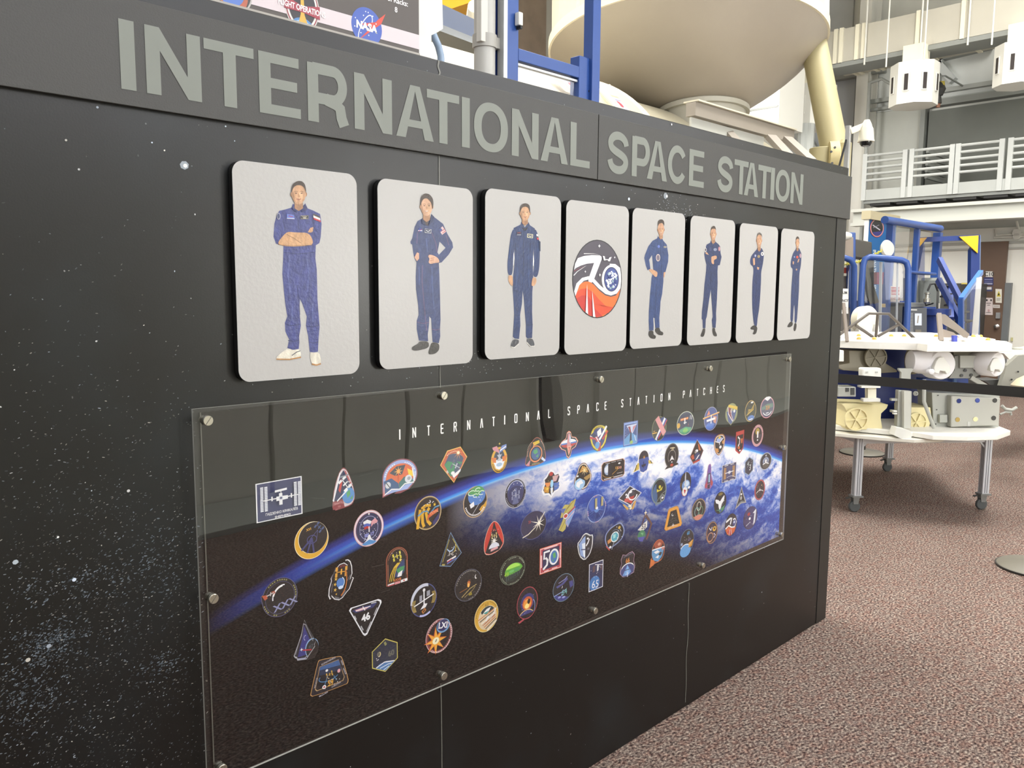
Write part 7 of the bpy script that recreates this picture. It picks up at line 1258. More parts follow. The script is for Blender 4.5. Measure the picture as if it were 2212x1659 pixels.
# ------------------------------------------------------------------ wheeled cart and station mock-up
E1, E2 = Vector((.77, -.64, 0)), Vector((.64, .77, 0))
FL = Vector((5.867, .702, 0))
def cp(u, v, z=0): return FL + E1*u + E2*v + Vector((0, 0, z))
LEGS = [(0, 0), (.985, 0), (.98, 1.27), (0, 1.27)]
cart = empty('display_cart', cp(.5, .63), 'low aluminium cart on castors with a white tray, carrying the station mock-up', 'cart')
M_prof = mat('profile_alu', '#c9cbd0', .4, metal=.25); M_groove = mat('profile_groove', '#55585e', .5); M_cast = mat('castor_steel', '#8b8e8e', .4, metal=.6); M_wheel = mat('wheel_grey', '#4c4f50', .6)
M_tray = mat('tray_white', '#eceae2', .4)
TZ = .56
for i, (u, v) in enumerate(LEGS):
    h = .026; b = MB(); b.prism([cp(u-h, v-h, .125), cp(u+h, v-h, .125), cp(u+h, v+h, .125), cp(u-h, v+h, .125)], (0, 0, TZ-.125)); lg = b.build('leg', M_prof, cart)
    b = MB()
    for s_ in (-.008, .008): b.prism([cp(u+s_-.002, v-h-.0012, .13), cp(u+s_+.002, v-h-.0012, .13), cp(u+s_+.002, v-h, .13), cp(u+s_-.002, v-h, .13)], (0, 0, TZ-.14)); b.prism([cp(u-h-.0012, v+s_-.002, .13), cp(u-h-.0012, v+s_+.002, .13), cp(u-h, v+s_+.002, .13), cp(u-h, v+s_-.002, .13)], (0, 0, TZ-.14))
    b.build('slot', M_groove, lg)
    b = MB(); b.prism([cp(u-.04, v-.035, .112), cp(u+.04, v-.035, .112), cp(u+.04, v+.035, .112), cp(u-.04, v+.035, .112)], (0, 0, .012)); b.prism([cp(u-.025, v-.02, .06), cp(u+.01, v-.02, .06), cp(u+.02, v-.02, .112), cp(u-.03, v-.02, .112)], E2*.004); b.prism([cp(u-.025, v+.02, .06), cp(u+.01, v+.02, .06), cp(u+.02, v+.02, .112), cp(u-.03, v+.02, .112)], E2*.004)
    ca = b.build('castor', M_cast, cart)
    MB().lathe(cp(u-.01, v-.014, .041), E2, [(0, .036), (.004, .041), (.024, .041), (.028, .036)], 24).build('wheel', M_wheel, ca, smooth=True)
    MB().prism([cp(u-.075, v-.012, .098), cp(u-.02, v-.012, .112), cp(u-.02, v+.012, .112), cp(u-.075, v+.012, .098)], (0, 0, .006)).build('brake_pedal', M_dark, ca)
for (a, c) in ((0, 1), (1, 2), (2, 3), (3, 0)):
    (ua, va), (ub, vb_) = LEGS[a], LEGS[c]; MB().beam(cp(ua, va, TZ-.03), cp(ub, vb_, TZ-.03), .03, .04).build('side_rail', M_prof, cart)
MB().beam(cp(.02, -.005, TZ-.08), cp(.06, -.005, TZ-.04), .012, .012).build('corner_brace', M_prof, cart); MB().beam(cp(.965, -.005, TZ-.09), cp(.915, -.005, TZ-.035), .012, .012).build('corner_brace', M_prof, cart)
# tray and plates are polygons measured on their own level
def level(z, pts): return [WZ(a, b, z) for a, b in pts]
TT = .627
tray_f = level(TT, [(1700, 905), (1806, 919), (1937, 931), (1972, 933), (2015, 940), (2090, 942), (2155, 940), (2183, 930), (2160, 921), (2120, 908)])
bk = [P + Vector((1.0, .62, 0)) for P in (tray_f[9], tray_f[0])]
MB().prism([Vector((p.x, p.y, TT-.034)) for p in tray_f + [bk[0], bk[1]]], (0, 0, .034)).build('tray', M_tray, cart, bevel=.004)
tray2 = [P*1.0 for P in level(TT-.036, [(1700, 925), (1803, 934), (1900, 943), (1975, 948), (2035, 946), (2080, 925)])]
MB().prism([Vector((p.x, p.y, TT-.066)) for p in tray2 + [bk[0], bk[1]]], (0, 0, .026)).build('under_tray', mat('tray_edge', '#dcd9cd', .4), cart, bevel=.004)
def am(x, y, d): return at(x, y, d-.20 if d < 6.7 else d)
mk = empty('station_mockup', cp(.5, .5, TT), 'blue and white station hardware mock-up with cream and grey blocks standing on the cart tray', 'mock-up')
M_navy = mat('mockup_navy', '#14286e', .4, noise=.15, nscale=5); M_crm = mat('mockup_cream', '#e2d6a4', .5); M_gry = mat('mockup_grey', '#a5a69e', .45); M_olive = mat('mockup_olive', '#7c7563', .5)
UZ = am(1900, 752, 5.95).z; UT = UZ+.045
cyc = cp(.46, .98)
MB().lathe((cyc.x, cyc.y, TT), (0, 0, 1), [(0, .60), (UZ-TT, .60)], 48).build('core_drum', M_navy, mk, smooth=True)
up_f = level(UT, [(1700, 728), (1812, 733), (1900, 736), (1986, 739), (2000, 741), (2100, 743), (2187, 744), (2187, 741), (2160, 737), (2120, 733)])
bk2 = [P + Vector((.55, .55, 0)) for P in (up_f[9], up_f[0])]
MB().prism([Vector((p.x, p.y, UT-.055)) for p in level(UT, [(1700, 728), (1812, 735), (1900, 738), (1982, 740), (2003, 743), (2100, 743), (2187, 743), (2175, 737), (2120, 732)]) + bk2], (0, 0, .055)).build('top_ring_plate', M_tray, mk, bevel=.005)
MB().prism([Vector((p.x, p.y, UT)) for p in level(UT, [(1700, 728), (1814, 731), (1900, 733), (2000, 737), (2090, 738), (2150, 736), (2120, 731)]) + bk2], (0, 0, .012)).build('inner_plate', mat('plate_ivory', '#dedad0', .4), mk)
def slab(l, r, t, b, dep, th, m, name, bev=.0, poly=None, parent=mk):
    pts = [am(x, y, dep) for x, y in (poly or [(l, t), (r, t), (r, b), (l, b)])]
    return MB().prism(pts, Vector((_fw.x, _fw.y, 0)).normalized()*th).build(name, m, parent, bevel=bev)
for k in range(9): 
    P = am(1820+18*k, 752+k*.6, 5.9); 
for x in list(range(1818, 1980, 18)) + [2032, 2122]:
    zpl = WX(x, 757, 6.0)
# cream corner blocks with round spoked faces
def cream(px, s, dep, mt, pars=mk, flip=False):
    pl = [(px+a*s, b) for a, b in pars]
def block(poly, dep, th, mt, name): return slab(0, 0, 0, 0, dep, th, mt, name, .004, poly)
b1_ = block([(1817, 872), (1828, 871), (1919, 874), (1916, 882), (1904, 893), (1903, 905), (1907, 928), (1830, 928), (1826, 922), (1829, 890), (1824, 880)], 6.02, .26, M_crm, 'cream_block')
def wheelface(cxp, cyp, r, dep, mt, parent):
    c = am(cxp, cyp, dep); R_ = r/FPX*dep; b = MB(); ax = -Vector((_fw.x, _fw.y, 0)).normalized()
    b.lathe(c, ax, [(0, R_), (.02, R_), (.02, R_*.9), (.008, R_*.88)], 32)
    rt_ = _r0
    for k in range(6):
        a = math.radians(60*k+8); d_ = rt_*math.cos(a)+Vector((0, 0, 1))*math.sin(a); b.beam(c+ax*.014, c+ax*.014+d_*R_*.9, .010, .010, up=tuple(ax))
    b.lathe(c+ax*.008, ax, [(0, R_*.13), (.016, R_*.13)], 12)
    return b.build('spoked_face', mt, parent, smooth=True)
wheelface(1848, 905, 24, 6.0, M_crm, b1_)
b2_ = block([(1966, 880), (2010, 880), (2013, 905), (2008, 920), (2014, 934), (1966, 934)], 6.12, .25, M_crm, 'cream_block'); wheelface(1978, 912, 21, 6.1, M_crm, b2_)
b3_ = block([(1834, 757), (1915, 759), (1914, 785), (1925, 792), (1938, 800), (1938, 804), (1905, 806), (1822, 800), (1812, 795), (1813, 789), (1835, 784)], 6.15, .2, M_olive, 'olive_block'); wheelface(1890, 772, 23, 6.12, M_olive, b3_)
slab(1862, 1905, 795, 824, 5.95, .07, M_white, 'white_plate', .012)
for q_ in ((1873, 804), (1894, 804)): slab(q_[0]-2.5, q_[0]+2.5, q_[1]-1.5, q_[1]+1.5, 5.945, .01, M_gry, 'plate_screw')
slab(1878, 1888, 813, 815, 5.945, .01, M_crm, 'plate_slot')
slab(1861, 1902, 834, 838, 5.95, .07, M_white, 'white_shelf'); slab(1875, 1893, 838, 862, 5.98, .05, M_warm, 'white_stem'); slab(1865, 1902, 861, 868, 5.95, .05, M_white, 'white_foot', .003)
slab(1810, 1849, 836, 857, 5.98, .14, M_gry, 'grey_bracket_box', .004); slab(1827, 1834, 838, 846, 5.975, .01, M_dark, 'bracket_window'); slab(1838, 1846, 838, 853, 5.975, .01, M_dark, 'bracket_window')
slab(1807, 1850, 815, 819, 5.98, .1, M_gry, 'grey_shelf'); slab(1811, 1823, 757, 781, 5.95, .1, M_white, 'white_box', .004)
block([(1942, 796), (1972, 796), (1973, 800), (1968, 806), (1968, 826), (1971, 828), (1946, 828), (1947, 805), (1942, 800)], 5.93, .03, M_gry, 'grey_upright_plate')
block([(1941, 843), (1970, 845), (1968, 925), (1938, 922)], 5.94, .05, M_gry, 'grey_upright'); slab(1953, 1967, 845, 925, 5.90, .04, mat('upright_light', '#b5b5ac', .45), 'upright_rib')
for y in (865, 890): slab(1926, 1940, y-4, y+1, 5.95, .03, M_gry, 'latch_pin')
slab(1930, 1938, 887, 890, 5.93, .02, M_white, 'white_pin'); slab(1930, 1938, 892, 895, 5.93, .02, M_white, 'white_pin')
c = am(1977, 850, 5.98); MB().lathe(c, -_fw, [(0, .017), (.01, .017), (.01, .009), (.004, .009)], 20).build('ring_fitting', M_gry, mk, smooth=True)
MB().tube([am(1996, 820, 5.9), am(1996, 868, 5.9), am(2010, 905, 5.88), am(2018, 925, 5.88)], .013, 10).build('bent_strut', M_gry, mk, smooth=True)
# white padded corner on the tray
MB().prism([am(*q_, 5.84) for q_ in ((1937, 923), (1942, 924), (1960, 928), (1965, 930), (1970, 938), (1968, 950), (1961, 956), (1945, 947), (1931, 940))], Vector((_fw.x, _fw.y, 0))*.08).build('padded_corner', mat('pad_white', '#d9d9d2', .7), cart, bevel=.008)
# grey avionics box with six holes
GBD = 6.05
bx = slab(2010, 2165, 846, 930, GBD+.06, .22, M_gry, 'grey_side_plate', .004, [(2013, 848), (2160, 853), (2158, 925), (2017, 933)])
slab(0, 0, 0, 0, GBD, .10, mat('box_grey', '#a8a79e', .45), 'grey_box', .008, [(2055, 855), (2162, 860), (2158, 919), (2054, 923)])
for x, y, m_ in ((2071.5, 866, M_navy), (2111.5, 865, mat('hole_blue', '#3a4a94', .5)), (2149, 865, M_dark), (2068.5, 906.5, mat('hole_ochre', '#a98f4c', .5)), (2107, 905.5, M_crm), (2146.5, 903, M_dark)):
    MB().lathe(am(x, y, GBD-.002), -Vector((_fw.x, _fw.y, 0)).normalized(), [(0, .0168), (.002, .0168)], 24).build('round_hole', m_, mk)
    MB().lathe(am(x, y, GBD+.002), -Vector((_fw.x, _fw.y, 0)).normalized(), [(0, .0195), (.003, .0195), (.003, .0175)], 24).build('hole_rim', mat('rim_light', '#c5c4bc', .4), mk)
slab(2030, 2047, 896, 913, GBD+.03, .03, M_gry, 'small_bracket', .003); slab(2090, 2096, 911, 921, GBD-.003, .004, mat('clear_tape', '#bcbcb6', .2), 'tape')
for q_ in ((2026, 854), (2023, 885), (2021, 916), (2034, 926)): MB().lathe(am(*q_, GBD+.055), -_fw, [(0, .004), (.006, .004)], 8).build('rivet', M_dark, mk)
MB().tube([am(2164, 876, 6.1), am(2172, 884, 6.1), am(2186, 886, 6.1), am(2196, 880, 6.1)], .012, 8).build('side_fitting', M_gry, mk, smooth=True); MB().tube([am(2160, 895, 6.1), am(2172, 890, 6.1), am(2184, 891, 6.1), am(2184, 897, 6.1)], .008, 8).build('side_fitting', M_gry, mk, smooth=True)
# white motor housings under the top plate
M_mot = mat('motor_white', '#e6e4e6', .45)
for (cxp, cyp, r, w_) in ((2034, 788, 31, 42), (2152, 787, 26, 30)):
    ax = (-Vector((_fw.x, _fw.y, 0)).normalized() + _r0*(.15 if r > 28 else .5)).normalized(); dd_ = 5.92
    c = am(cxp, cyp, dd_); R_ = r/FPX*dd_
    mh = MB().lathe(c-ax*.22, ax, [(0, R_*.8), (.08, R_*.85), (.12, R_), (.22, R_), (.23, R_*.94)], 28).build('motor_housing', M_mot, mk, smooth=True)
    k = r/33; pl = [(cxp-12*k, cyp-8*k), (cxp-6*k, cyp-16*k), (cxp+5*k, cyp-18*k), (cxp+12*k, cyp-8*k), (cxp+20*k, cyp+4*k), (cxp+21*k, cyp+16*k), (cxp+12*k, cyp+22*k), (cxp+8*k, cyp+15*k), (cxp-3*k, cyp+14*k), (cxp-6*k, cyp+21*k), (cxp-16*k, cyp+18*k), (cxp-17*k, cyp+6*k)]
    MB().prism([am(a, b_, dd_-.06) for a, b_ in pl], Vector((_fw.x, _fw.y, 0))*.06).build('motor_cap', M_white, mh, bevel=.004)
MB().lathe(am(1966, 780, 5.98), _r0, [(0, .075), (.06, .09), (.18, .09)], 28).build('motor_barrel', M_mot, mk, smooth=True)
MB().lathe(am(1976, 780, 6.02), _r0*-1, [(0, .095), (.03, .095)], 28).build('barrel_band', M_olive, mk, smooth=True)
MB().lathe(am(2005, 803, 5.9), -_fw, [(0, .018), (.05, .02), (.055, .01)], 16).build('white_knob', M_mot, mk, smooth=True)
slab(2074, 2125, 768, 795, 5.98, .12, M_gry, 'grey_cover', .003); slab(0, 0, 0, 0, 6.0, .15, mat('cover_shade', '#7e7e78', .45), 'lower_cover', 0, [(2062, 770), (2074, 768), (2074, 795), (2125, 795), (2128, 803), (2102, 817), (2050, 817), (2062, 800)])
slab(2060, 2125, 757, 768, 6.05, .2, M_olive, 'rear_rail')
for q_ in ((2085, 800), (2107, 799), (2077, 811), (2098, 810)): MB().lathe(am(*q_, 5.995), -_fw, [(0, .011), (.004, .011)], 12).build('slot_hole', M_dark, mk)
MB().beam(am(2096, 815, 6.0), am(2132, 836, 6.0), .03, .03).build('diagonal_bar', M_gry, mk)
slab(1993, 2092, 818, 835, 6.2, .1, mat('mid_navy', '#1f3f8c', .35), 'blue_box', .003); slab(2061, 2067, 818, 834, 6.15, .02, mat('pale_blue_edge', '#6f90cc', .4), 'blue_edge')
slab(1989, 2002, 823, 832, 6.1, .05, M_gry, 'small_block')
# bolts along the plate edges, domes and knobs on top
b = MB()
for k in range(9):
    P = am(1819+19*k, 752.5+k*.45, 5.86)
domes = [(1855, 735, 'y'), (1888, 737, 'y'), (1925, 723, 'y'), (1953, 723, 'y'), (1855, 721, 'y'), (2048, 725, 'y'), (2022, 725, 'y'), (1980, 738, 'w'), (1997, 740, 'w'), (2010, 738, 'w'), (2083, 737, 'w'), (2103, 737, 'w'), (2111, 730, 'w'), (2102, 728, 'y'), (2118, 730, 'y'), (2134, 734, 'y')]
M_dy = mat('knob_yellow', '#d0a650', .5)
for x, y, c in domes:
    dp = 6.02 if y > 733 else 6.45
    P = am(x, y+3, dp); r_ = .020 if c == 'w' else .016
    MB().lathe((P.x, P.y, UT+.011), (0, 0, 1), [(0, r_), (.006, r_), (.015, r_*.7), (.019, .002)], 16).build('dome_knob', M_white if c == 'w' else M_dy, mk, smooth=True)
slab(2060, 2068, 725, 740, 6.0, .03, mat('tag_blue', '#3440a0', .5), 'blue_tag')
MB().beam(am(1820, 730, 6.5), am(1980, 733, 6.4), .03, .03).build('rear_bar', M_dark, mk); MB().beam(am(1830, 724, 6.9), am(2064, 728, 6.7), .03, .02).build('rear_strip', M_white, mk)
for x in range(1818, 1990, 18):
    P = WX(x, 750, 6.0)
M_truss = mat('truss_brown', '#4c443c', .45)
tt = lambda *p, r=.011, dp=6.3: MB().tube([am(a, b_, dp) for a, b_ in p], r, 8).build('truss_tube', M_truss, mk, smooth=True)
tt((1812, 724), (1877, 677), (1920, 678), (1976, 732)); tt((1896, 678), (1892, 728)); tt((1848, 703), (1886, 728)); tt((1940, 702), (1897, 726)); tt((2026, 680), (2060, 700), (2092, 736))
MB().beam(am(1822, 655, 6.15), am(1830, 738, 6.05), .02, .022).build('blade_strut', mat('blade_tan', '#80756a', .45), mk); MB().beam(am(2028, 678, 6.15), am(2033, 737, 6.05), .03, .03).build('blade_strut', MATS['blade_tan'], mk)
MB().prism([am(*q_, 6.2) for q_ in ((2027, 678), (2042, 679), (2095, 722), (2088, 732), (2068, 716), (2040, 700))], Vector((_fw.x, _fw.y, 0))*.02).build('blade_panel', MATS['blade_tan'], mk)
MB().prism([am(*q_, 6.35) for q_ in ((2034, 710), (2060, 718), (2080, 735), (2036, 733))], Vector((_fw.x, _fw.y, 0))*.02).build('blade_panel', mat('blade_pale', '#a89c92', .35), mk)
# panel on the far side of the cart and a second machine beyond
sp_ = empty('second_rack', at(2190, 820, 7.2) - Vector((0, 0, .9)), 'grey perforated equipment frame cut by the photo edge beyond the cart', 'equipment')
MB().prism([at(*q_, 7.1) for q_ in ((2160, 838), (2175, 790), (2200, 768), (2260, 762), (2260, 845))], Vector((_fw.x, _fw.y, 0))*.05).build('side_plate', mat('rack_grey', '#8c8b82', .5), sp_)
MB().lathe(at(2215, 832, 6.9), (0, 0, 1), [(-.05, .10), (0, .11), (.05, .07), (.08, .02)], 24).build('round_foot', mat('rack_cream', '#b9ae94', .4), sp_, smooth=True)
for q_ in ((2199, 803), (2185, 820)): MB().lathe(at(*q_, 7.09), -_fw, [(0, .008), (.004, .008)], 10).build('bolt_hole', M_black, sp_)
MB().box(*[tuple(v) for v in (at(2160, 757, 8.0), at(2300, 763, 8.4))]).build('shelf', M_pale, sp_); MB().prism([at(*q_, 7.6) for q_ in ((2168, 763), (2240, 763), (2240, 776), (2180, 776))], Vector((_fw.x, _fw.y, 0))*.3).build('shelf_box', M_pale, sp_)
MB().lathe(at(2198, 756, 8.1), (0, 0, 1), [(0, .05), (.02, .05), (.03, .02)], 16).build('cup', M_gry, sp_)
MB().prism([at(*q_, 7.2) for q_ in ((2125, 822), (2160, 820), (2164, 838), (2150, 838))], Vector((_fw.x, _fw.y, 0))*.2).build('dark_recess', M_dark, sp_)
# ------------------------------------------------------------------ belt barrier
M_sth = mat('stanchion_black', '#23221f', .45)
def stanchion(px, py, R_, lab):
    P = WZ(px, py, 0); r = empty('barrier_stanchion', P, lab, 'barrier post', 'posts of the belt barrier')
    MB().lathe(P, (0, 0, 1), [(0, R_), (.010, R_), (.020, R_*.94), (.034, R_*.3), (.04, .04), (.04, .03)], 48).build('base', mat('base_grey', '#6b675c', .45), r, smooth=True)
    MB().lathe(P, (0, 0, 1), [(0, R_+.004), (.012, R_+.004), (.013, R_-.01)], 48).build('rubber_ring', M_sth, r, smooth=True)
    MB().lathe(P+Vector((0, 0, .036)), (0, 0, 1), [(0, .03), (.90, .03)], 20).build('pole', M_sth, r, smooth=True)
    MB().lathe(P+Vector((0, 0, .93)), (0, 0, 1), [(0, .034), (.11, .034), (.115, .02)], 20).build('belt_head', M_sth, r, smooth=True)
    return P
S1p = stanchion(2236, 1228, .20, 'black belt post with round base at the near corner of the photo')
S2p = stanchion(1862, 979, .21, 'black belt post with round base standing behind the cart')
ba, bb = at(2232, 849, (S1p-CAM).dot(_fw)), at(1745, 812, 5.75)
o = MB().prism([ba+Vector((0, 0, .030)), bb+Vector((0, 0, .031)), bb-Vector((0, 0, .031)), ba-Vector((0, 0, .032))], Vector((.0015, .0015, 0))).build('barrier_belt', mat('belt_black', '#201f1d', .7)); tag(o, 'taut black barrier belt crossing in front of the cart', 'belt')
# ------------------------------------------------------------------ blue work platform behind the cart
bp_ = empty('work_platform', (10.2, 2.2, 0), 'blue steel work platform with clear guard panels and steps behind the cart', 'platform')
PYY = at(1917, 480, 9.4).y
def pX(px, py): return WY(px, py, PYY)
def postP(l, r, t, nm='post'):
    k_ = (r-l)/FPX*9.8/1.3; c_ = WY((l+r)/2, 600, PYY+k_/2).x; return MB().box((c_-k_/2, PYY, 0), (c_+k_/2, PYY+k_, pX((l+r)/2, t).z)).build(nm, M_blue, bp_, bevel=.005)
postP(1909, 1927, 478); postP(1967.5, 1982, 492); postP(2009, 2031, 500)
MB().tube([pX(1911, 475)-Vector((0, .0, 0)), pX(2031, 494)], .045, 16).build('top_rail', M_blue, bp_, smooth=True)
MB().tube([pX(1966, 588), pX(2020, 592)], .02, 10).build('mid_rail', M_blue, bp_, smooth=True)
for l, r, t in ((1928, 1966, 486), (1984, 2013, 497)): MB().box((pX(l, 600).x, PYY+.04, .9), (pX(r, 600).x, PYY+.046, pX(l, t).z)).build('clear_panel', PL, bp_)
MB().lathe(at(1912, 538, 9.2), -_fw+_r0*.4, [(0, .08), (.03, .10), (.05, .085)], 20).build('white_reel', mat('reel_white', '#d0cfc6', .3), bp_, smooth=True)
GD1 = 8.3
def guard(pts, dp, panel, nm='guard_hoop'):
    P = [at(a, b_, dp) for a, b_ in pts]; MB().tube(P, .032, 14).build(nm, M_blue, bp_, smooth=True)
    MB().prism([at(a, b_, dp+.02) for a, b_ in panel], Vector((_fw.x, _fw.y, 0))*.006).build('clear_panel', PL, bp_)
guard([(1857, 745), (1860, 640), (1864, 575), (1868, 560), (1878, 555), (1915, 558), (1948, 562), (1958, 567), (1962, 580), (1961, 660), (1957, 745)], GD1, [(1870, 562), (1952, 568), (1955, 740), (1866, 740)])
guard([(1790, 556), (1825, 557), (1838, 561), (1845, 575), (1844, 640), (1841, 745)], GD1+.2, [(1790, 562), (1838, 566), (1838, 740), (1790, 740)])
for x, w_ in ((1903, 5), (1939, 3)): MB().beam(at(x, 566, GD1+.05), at(x-3, 742, GD1+.05), w_/FPX*GD1, .02).build('panel_strip', mat('strip_pale', '#a9b0ba', .3), bp_)
# inner blue cabinets and deck
def pslab(l, r, t, b, dep, th, m, nm, poly=None, bev=0): return slab(l, r, t, b, dep, th, m, nm, bev, poly, bp_)
pslab(1852, 1956, 650, 900, 9.9, .5, mat('platform_blue', '#1f3f86', .45, noise=.1, nscale=3), 'deck_box'); pslab(1962, 2022, 662, 900, 9.6, .6, MATS['platform_blue'], 'deck_box', bev=.01)
pslab(1962, 2024, 655, 663, 9.3, .9, mat('deck_plate', '#6a6c6c', .4), 'deck_plate')
MB().lathe(at(2012, 800, 9.2), (0, 0, 1), [(-.9, .13), (.62, .13), (.63, .16), (.70, .16)], 28).build('blue_barrel', M_blued, bp_, smooth=True)
pslab(1894, 1928, 588, 614, 10.2, .1, mat('plum', '#7c2f58', .5), 'plum_panel'); pslab(1906, 1927, 614, 655, 10.3, .1, M_blued, 'blue_panel'); pslab(1975, 2030, 600, 655, 10.6, .3, mat('grey_case', '#8c908c', .5), 'grey_case')
pslab(1988, 2030, 606, 655, 10.55, .04, mat('case_shadow', '#5f6462', .5), 'case_recess')
MB().beam(at(1868, 575, 9.5), at(1893, 655, 9.5), .06, .06).build('black_brace', M_dark, bp_); MB().beam(at(1864, 610, 9.5), at(1885, 655, 9.5), .05, .05).build('black_brace', M_dark, bp_)
pslab(1864, 1888, 560, 650, 9.8, .1, mat('dark_panel', '#3c3d40', .5), 'dark_panel')
# silver valve with hoses on deck
MB().lathe(at(2002, 655, 9.2), (0, 0, 1), [(0, .03), (.012, .04), (.05, .04), (.06, .022), (.10, .018), (.105, .03), (.12, .03)], 16).build('valve', mat('valve_steel', '#b5b4ac', .25, metal=.8), bp_, smooth=True)
MB().tube([at(2004, 628, 9.2), at(2010, 614, 9.2), at(2020, 613, 9.2), at(2026, 630, 9.2), at(2025, 660, 9.1), at(2024, 690, 9.1)], .011, 8).build('hose', M_black, bp_, smooth=True); MB().tube([at(1996, 645, 9.2), at(2000, 660, 9.2), at(2016, 655, 9.1)], .009, 8).build('hose', M_black, bp_, smooth=True)
# stairs and handrails
for p_, q_ in (((2029, 560), (2076, 652)), ((2027, 604), (2078, 702)), ((2053, 616), (2055, 690))): MB().beam(at(*p_, 9.8), at(*q_, 9.3), .05, .07).build('stair_stringer', mat('stair_blue', '#26408a', .4), bp_)
for k in range(5): MB().beam(at(2033+9*k, 622+19*k, 9.9-.1*k), at(2055+9*k, 616+19*k, 9.7-.1*k), .14, .02).build('stair_tread', M_dark, bp_)
MB().beam(at(2076, 647, 8.9), at(2119, 588, 9.6), .05, .05).build('handrail', mat('rail_lightblue', '#4a7cc8', .35), bp_); MB().beam(at(2076, 646, 8.9), at(2077, 760, 8.9), .05, .05).build('rail_post', M_blue, bp_)
MB().prism([at(*q_, 9.0) for q_ in ((2080, 650), (2117, 596), (2122, 600), (2112, 720), (2084, 720))], Vector((_fw.x, _fw.y, 0))*.006).build('clear_panel', PL, bp_)
MB().prism([at(*q_, 9.1) for q_ in ((2110, 600), (2121, 598), (2112, 740), (2098, 740))], Vector((_fw.x, _fw.y, 0))*.008).build('cream_panel', fr, bp_)
# yellow chain, single links
p0, p1 = at(1800, 571, 8.6), at(1905, 541, 8.9); n = 34; M_ch = mat('chain_yellow', '#c9c04c', .4)
ch = empty('safety_chain', (p0+p1)/2, 'yellow plastic safety chain hung between the blue hoops', 'chain')
for k in range(n):
    a, c = p0.lerp(p1, k/n)-Vector((0, 0, .05*math.sin(PI*k/n))), p0.lerp(p1, (k+1.3)/n)-Vector((0, 0, .05*math.sin(PI*(k+1.3)/n)))
    d = c-a; sd_ = Vector((0, 0, .012)) if k % 2 else _fw*.012
    MB().tube([a+sd_, a.lerp(c, .5)+sd_*1.1, c+sd_*.4, c-sd_*.4, a.lerp(c, .5)-sd_*1.1, a-sd_, a+sd_], .0045, 5).build('chain_link', M_ch, ch)
# notices on the guard
def nslab(l, r, t, b, dep, col, fn, lab, cat, nm='warning_sign'):
    A = Art(lambda a, b_, L: tuple(at(a, b_, dep-L-.001))); A.EPS = .0015; base_ = MB().prism([at(x, y, dep) for x, y in ((l, t), (r, t+.6), (r, b+.6), (l, b))], Vector((_fw.x, _fw.y, 0))*.004).build(nm, mat('sign_'+nm+cat[:2]+col[1:], col, .5))
    tag(base_, lab, cat); fn(A); A.build('lettering', INK, base_)
nslab(1924, 1943.5, 618, 652, 8.45, '#d9cfc8', lambda A: [A.poly([(1925.5, 620), (1942.5, 620.5), (1942.5, 637), (1925.5, 636.5)], '#b8403a'), A.text('WARNING', 1934, 624.5, -4, '#e6d8d2', 0, .02, -1, 1, .8), A.text('DANGER', 1934, 632.5, -4.5, '#e6d8d2', 0, .02, -1, 1, .8), A.text('DO NOT RIDE', 1934, 645, -5, '#8f3c38', 0, .02, -1, 1, .5)], 'small red and white warning notice on the clear guard panel', 'sign')
nslab(1802, 1832.5, 623, 677, 8.4, '#e2e0da', lambda A: [A.text('MAXIMUM', 1814, 632, -6, '#3a3a3a', 0, .02, -1, 1, .85), A.text('OCCUPANCY', 1813, 649, -5.6, '#3a3a3a', 0, .02, -1, 1, .85), A.text('PEOPLE', 1817, 666, -6, '#3a3a3a', 0, .02, -1, 1, .85)], 'white occupancy notice half hidden by the partition end', 'sign', 'occupancy_sign')
nslab(1959, 2002, 664, 742, 8.8, '#4a4d52', lambda A: [A.stroke([(1962, 669), (1981, 669.5)], 2.6, '#c0c0bc'), A.poly([(1976, 677), (1991, 677), (1991, 703), (1976, 703)], '#c5ccd8'), A.stroke([(1984, 682), (1982, 698)], 2.4, '#8a7f70'), A.poly([(1977, 712), (1990, 712), (1990, 735), (1977, 735)], '#6a6458')] + [A.stroke([(1961, 677+k*3.2), (1972, 677+k*3.2)], 1.1, '#9a9c9e') for k in range(18)], 'charcoal information panel with a white photo below the blue posts', 'sign', 'text_board')
o = pslab(1904, 1913, 656, 664, 8.5, .02, mat('tag_tan', '#a8946c', .6), 'tan_tag')
# white machine half hidden behind the hoops
wm = empty('white_unit', at(1868, 740, 7.9)-Vector((0, 0, .4)), 'white rounded machine standing between the blue hoop and the truss', 'machine')
MB().lathe(at(1868, 692, 7.9), _r0*.4-_fw, [(-.05, .12), (-.04, .14), (.04, .14), (.05, .12)], 32).build('round_head', M_warm, wm, smooth=True)
MB().prism([at(*q_, 7.8) for q_ in ((1855, 700), (1885, 702), (1885, 760), (1855, 760))], Vector((_fw.x, _fw.y, 0))*.2).build('lower_case', M_white, wm, bevel=.01)
MB().lathe(at(1892, 712, 7.6), (0, 0, 1), [(-.1, .02), (0, .03), (.05, .02)], 12).build('nozzle', M_white, wm, smooth=True)
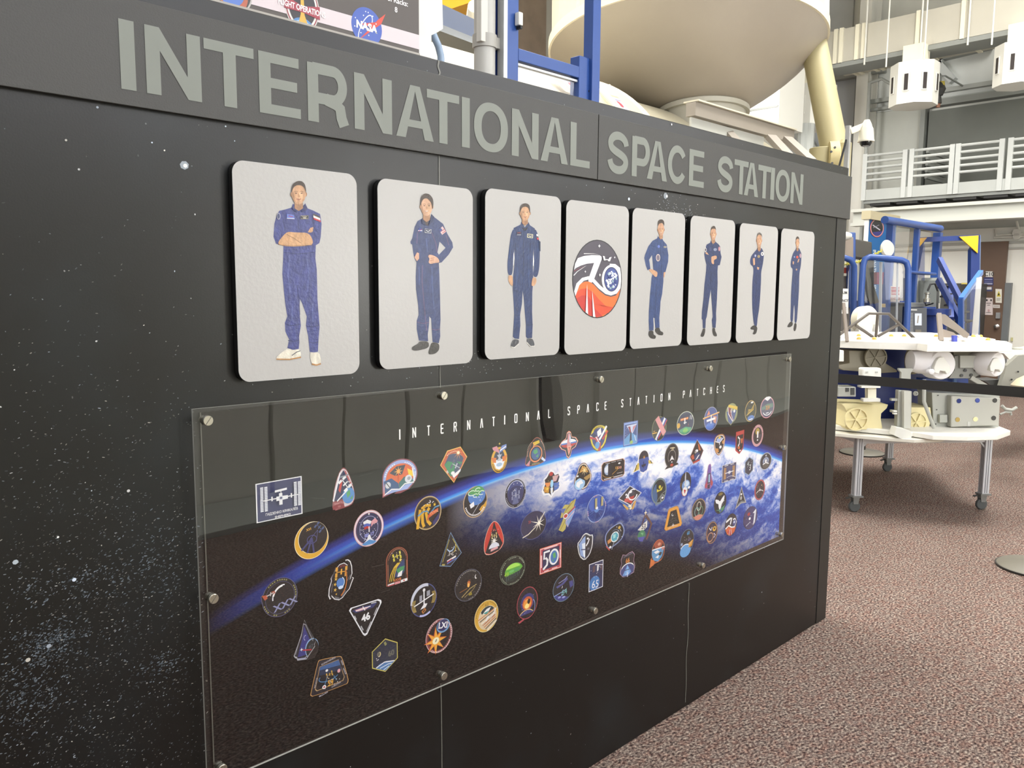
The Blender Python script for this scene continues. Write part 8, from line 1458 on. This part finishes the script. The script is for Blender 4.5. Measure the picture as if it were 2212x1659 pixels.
# brown and dark cabinets beside the partition end
o = slab(1800, 1844, 512, 558, 9.4, .3, mat('case_brown', '#8d8072', .5), 'equipment_case', .01, None, None); tag(o, 'brown grey equipment case right beside the partition end', 'case')
o = slab(1850, 1884, 0, 0, 9.7, .3, mat('case_dark', '#454138', .5), 'equipment_case', .01, [(1847, 516), (1884, 523), (1884, 560), (1847, 556)], None); tag(o, 'dark slanted equipment case in front of the blue banner column', 'case')
o = slab(1835, 1849, 502, 665, 9.5, .1, M_blue, 'blue_mast', .01, None, None); tag(o, 'blue upright mast between the two equipment cases', 'mast')
o = MB().lathe(at(1829, 510, 9.3), _r0, [(-.05, .04), (0, .05), (.05, .03)], 14).build('white_fitting', M_white, None, smooth=True); tag(o, 'white round fitting on top of the blue mast', 'fitting')
o = slab(1800, 1840, 578, 590, 9.6, .1, mat('orange_bar', '#c4502e', .5), 'orange_bar', 0, None, None); tag(o, 'orange bar behind the clear panel beside the partition', 'bar')
o = slab(1795, 1843, 596, 745, 9.6, .3, mat('taupe_cabinet', '#6d665e', .5), 'taupe_cabinet', .01, None, None); tag(o, 'taupe cabinet low behind the half hidden notice', 'cabinet')
# yellow cornered gantry
ga = empty('gantry_frame', (11.6, 2.3, 0), 'navy gantry frame with yellow gusset corners left of the brown door'.replace('left of', 'beside'), 'frame')
GQ = 10.6
def gs(poly, m, nm, th=.08, dep=GQ): return MB().prism([at(a, b_, dep) for a, b_ in poly], Vector((_fw.x, _fw.y, 0))*th).build(nm, m, ga)
gs([(2098, 540), (2116, 508), (2117, 508), (2113, 760), (2094, 760)], M_blued, 'post'); gs([(1985, 513), (2117, 507), (2117, 518), (1985, 523)], M_blued, 'beam')
M_yel = mat('safety_yellow', '#e0ae1f', .5); gs([(2072, 511), (2114, 508.5), (2112, 547)], M_yel, 'gusset', .02, GQ-.03); gs([(1976, 515), (2003, 513), (1983, 537)], M_yel, 'gusset', .02, GQ-.03)
gs([(2117, 508), (2119, 508), (2116, 760), (2112, 760)], mat('gantry_edge', '#5c6a86', .4), 'edge', .2)
gs([(1985, 523), (1998, 522), (1996, 760), (1984, 760)], M_blued, 'post')
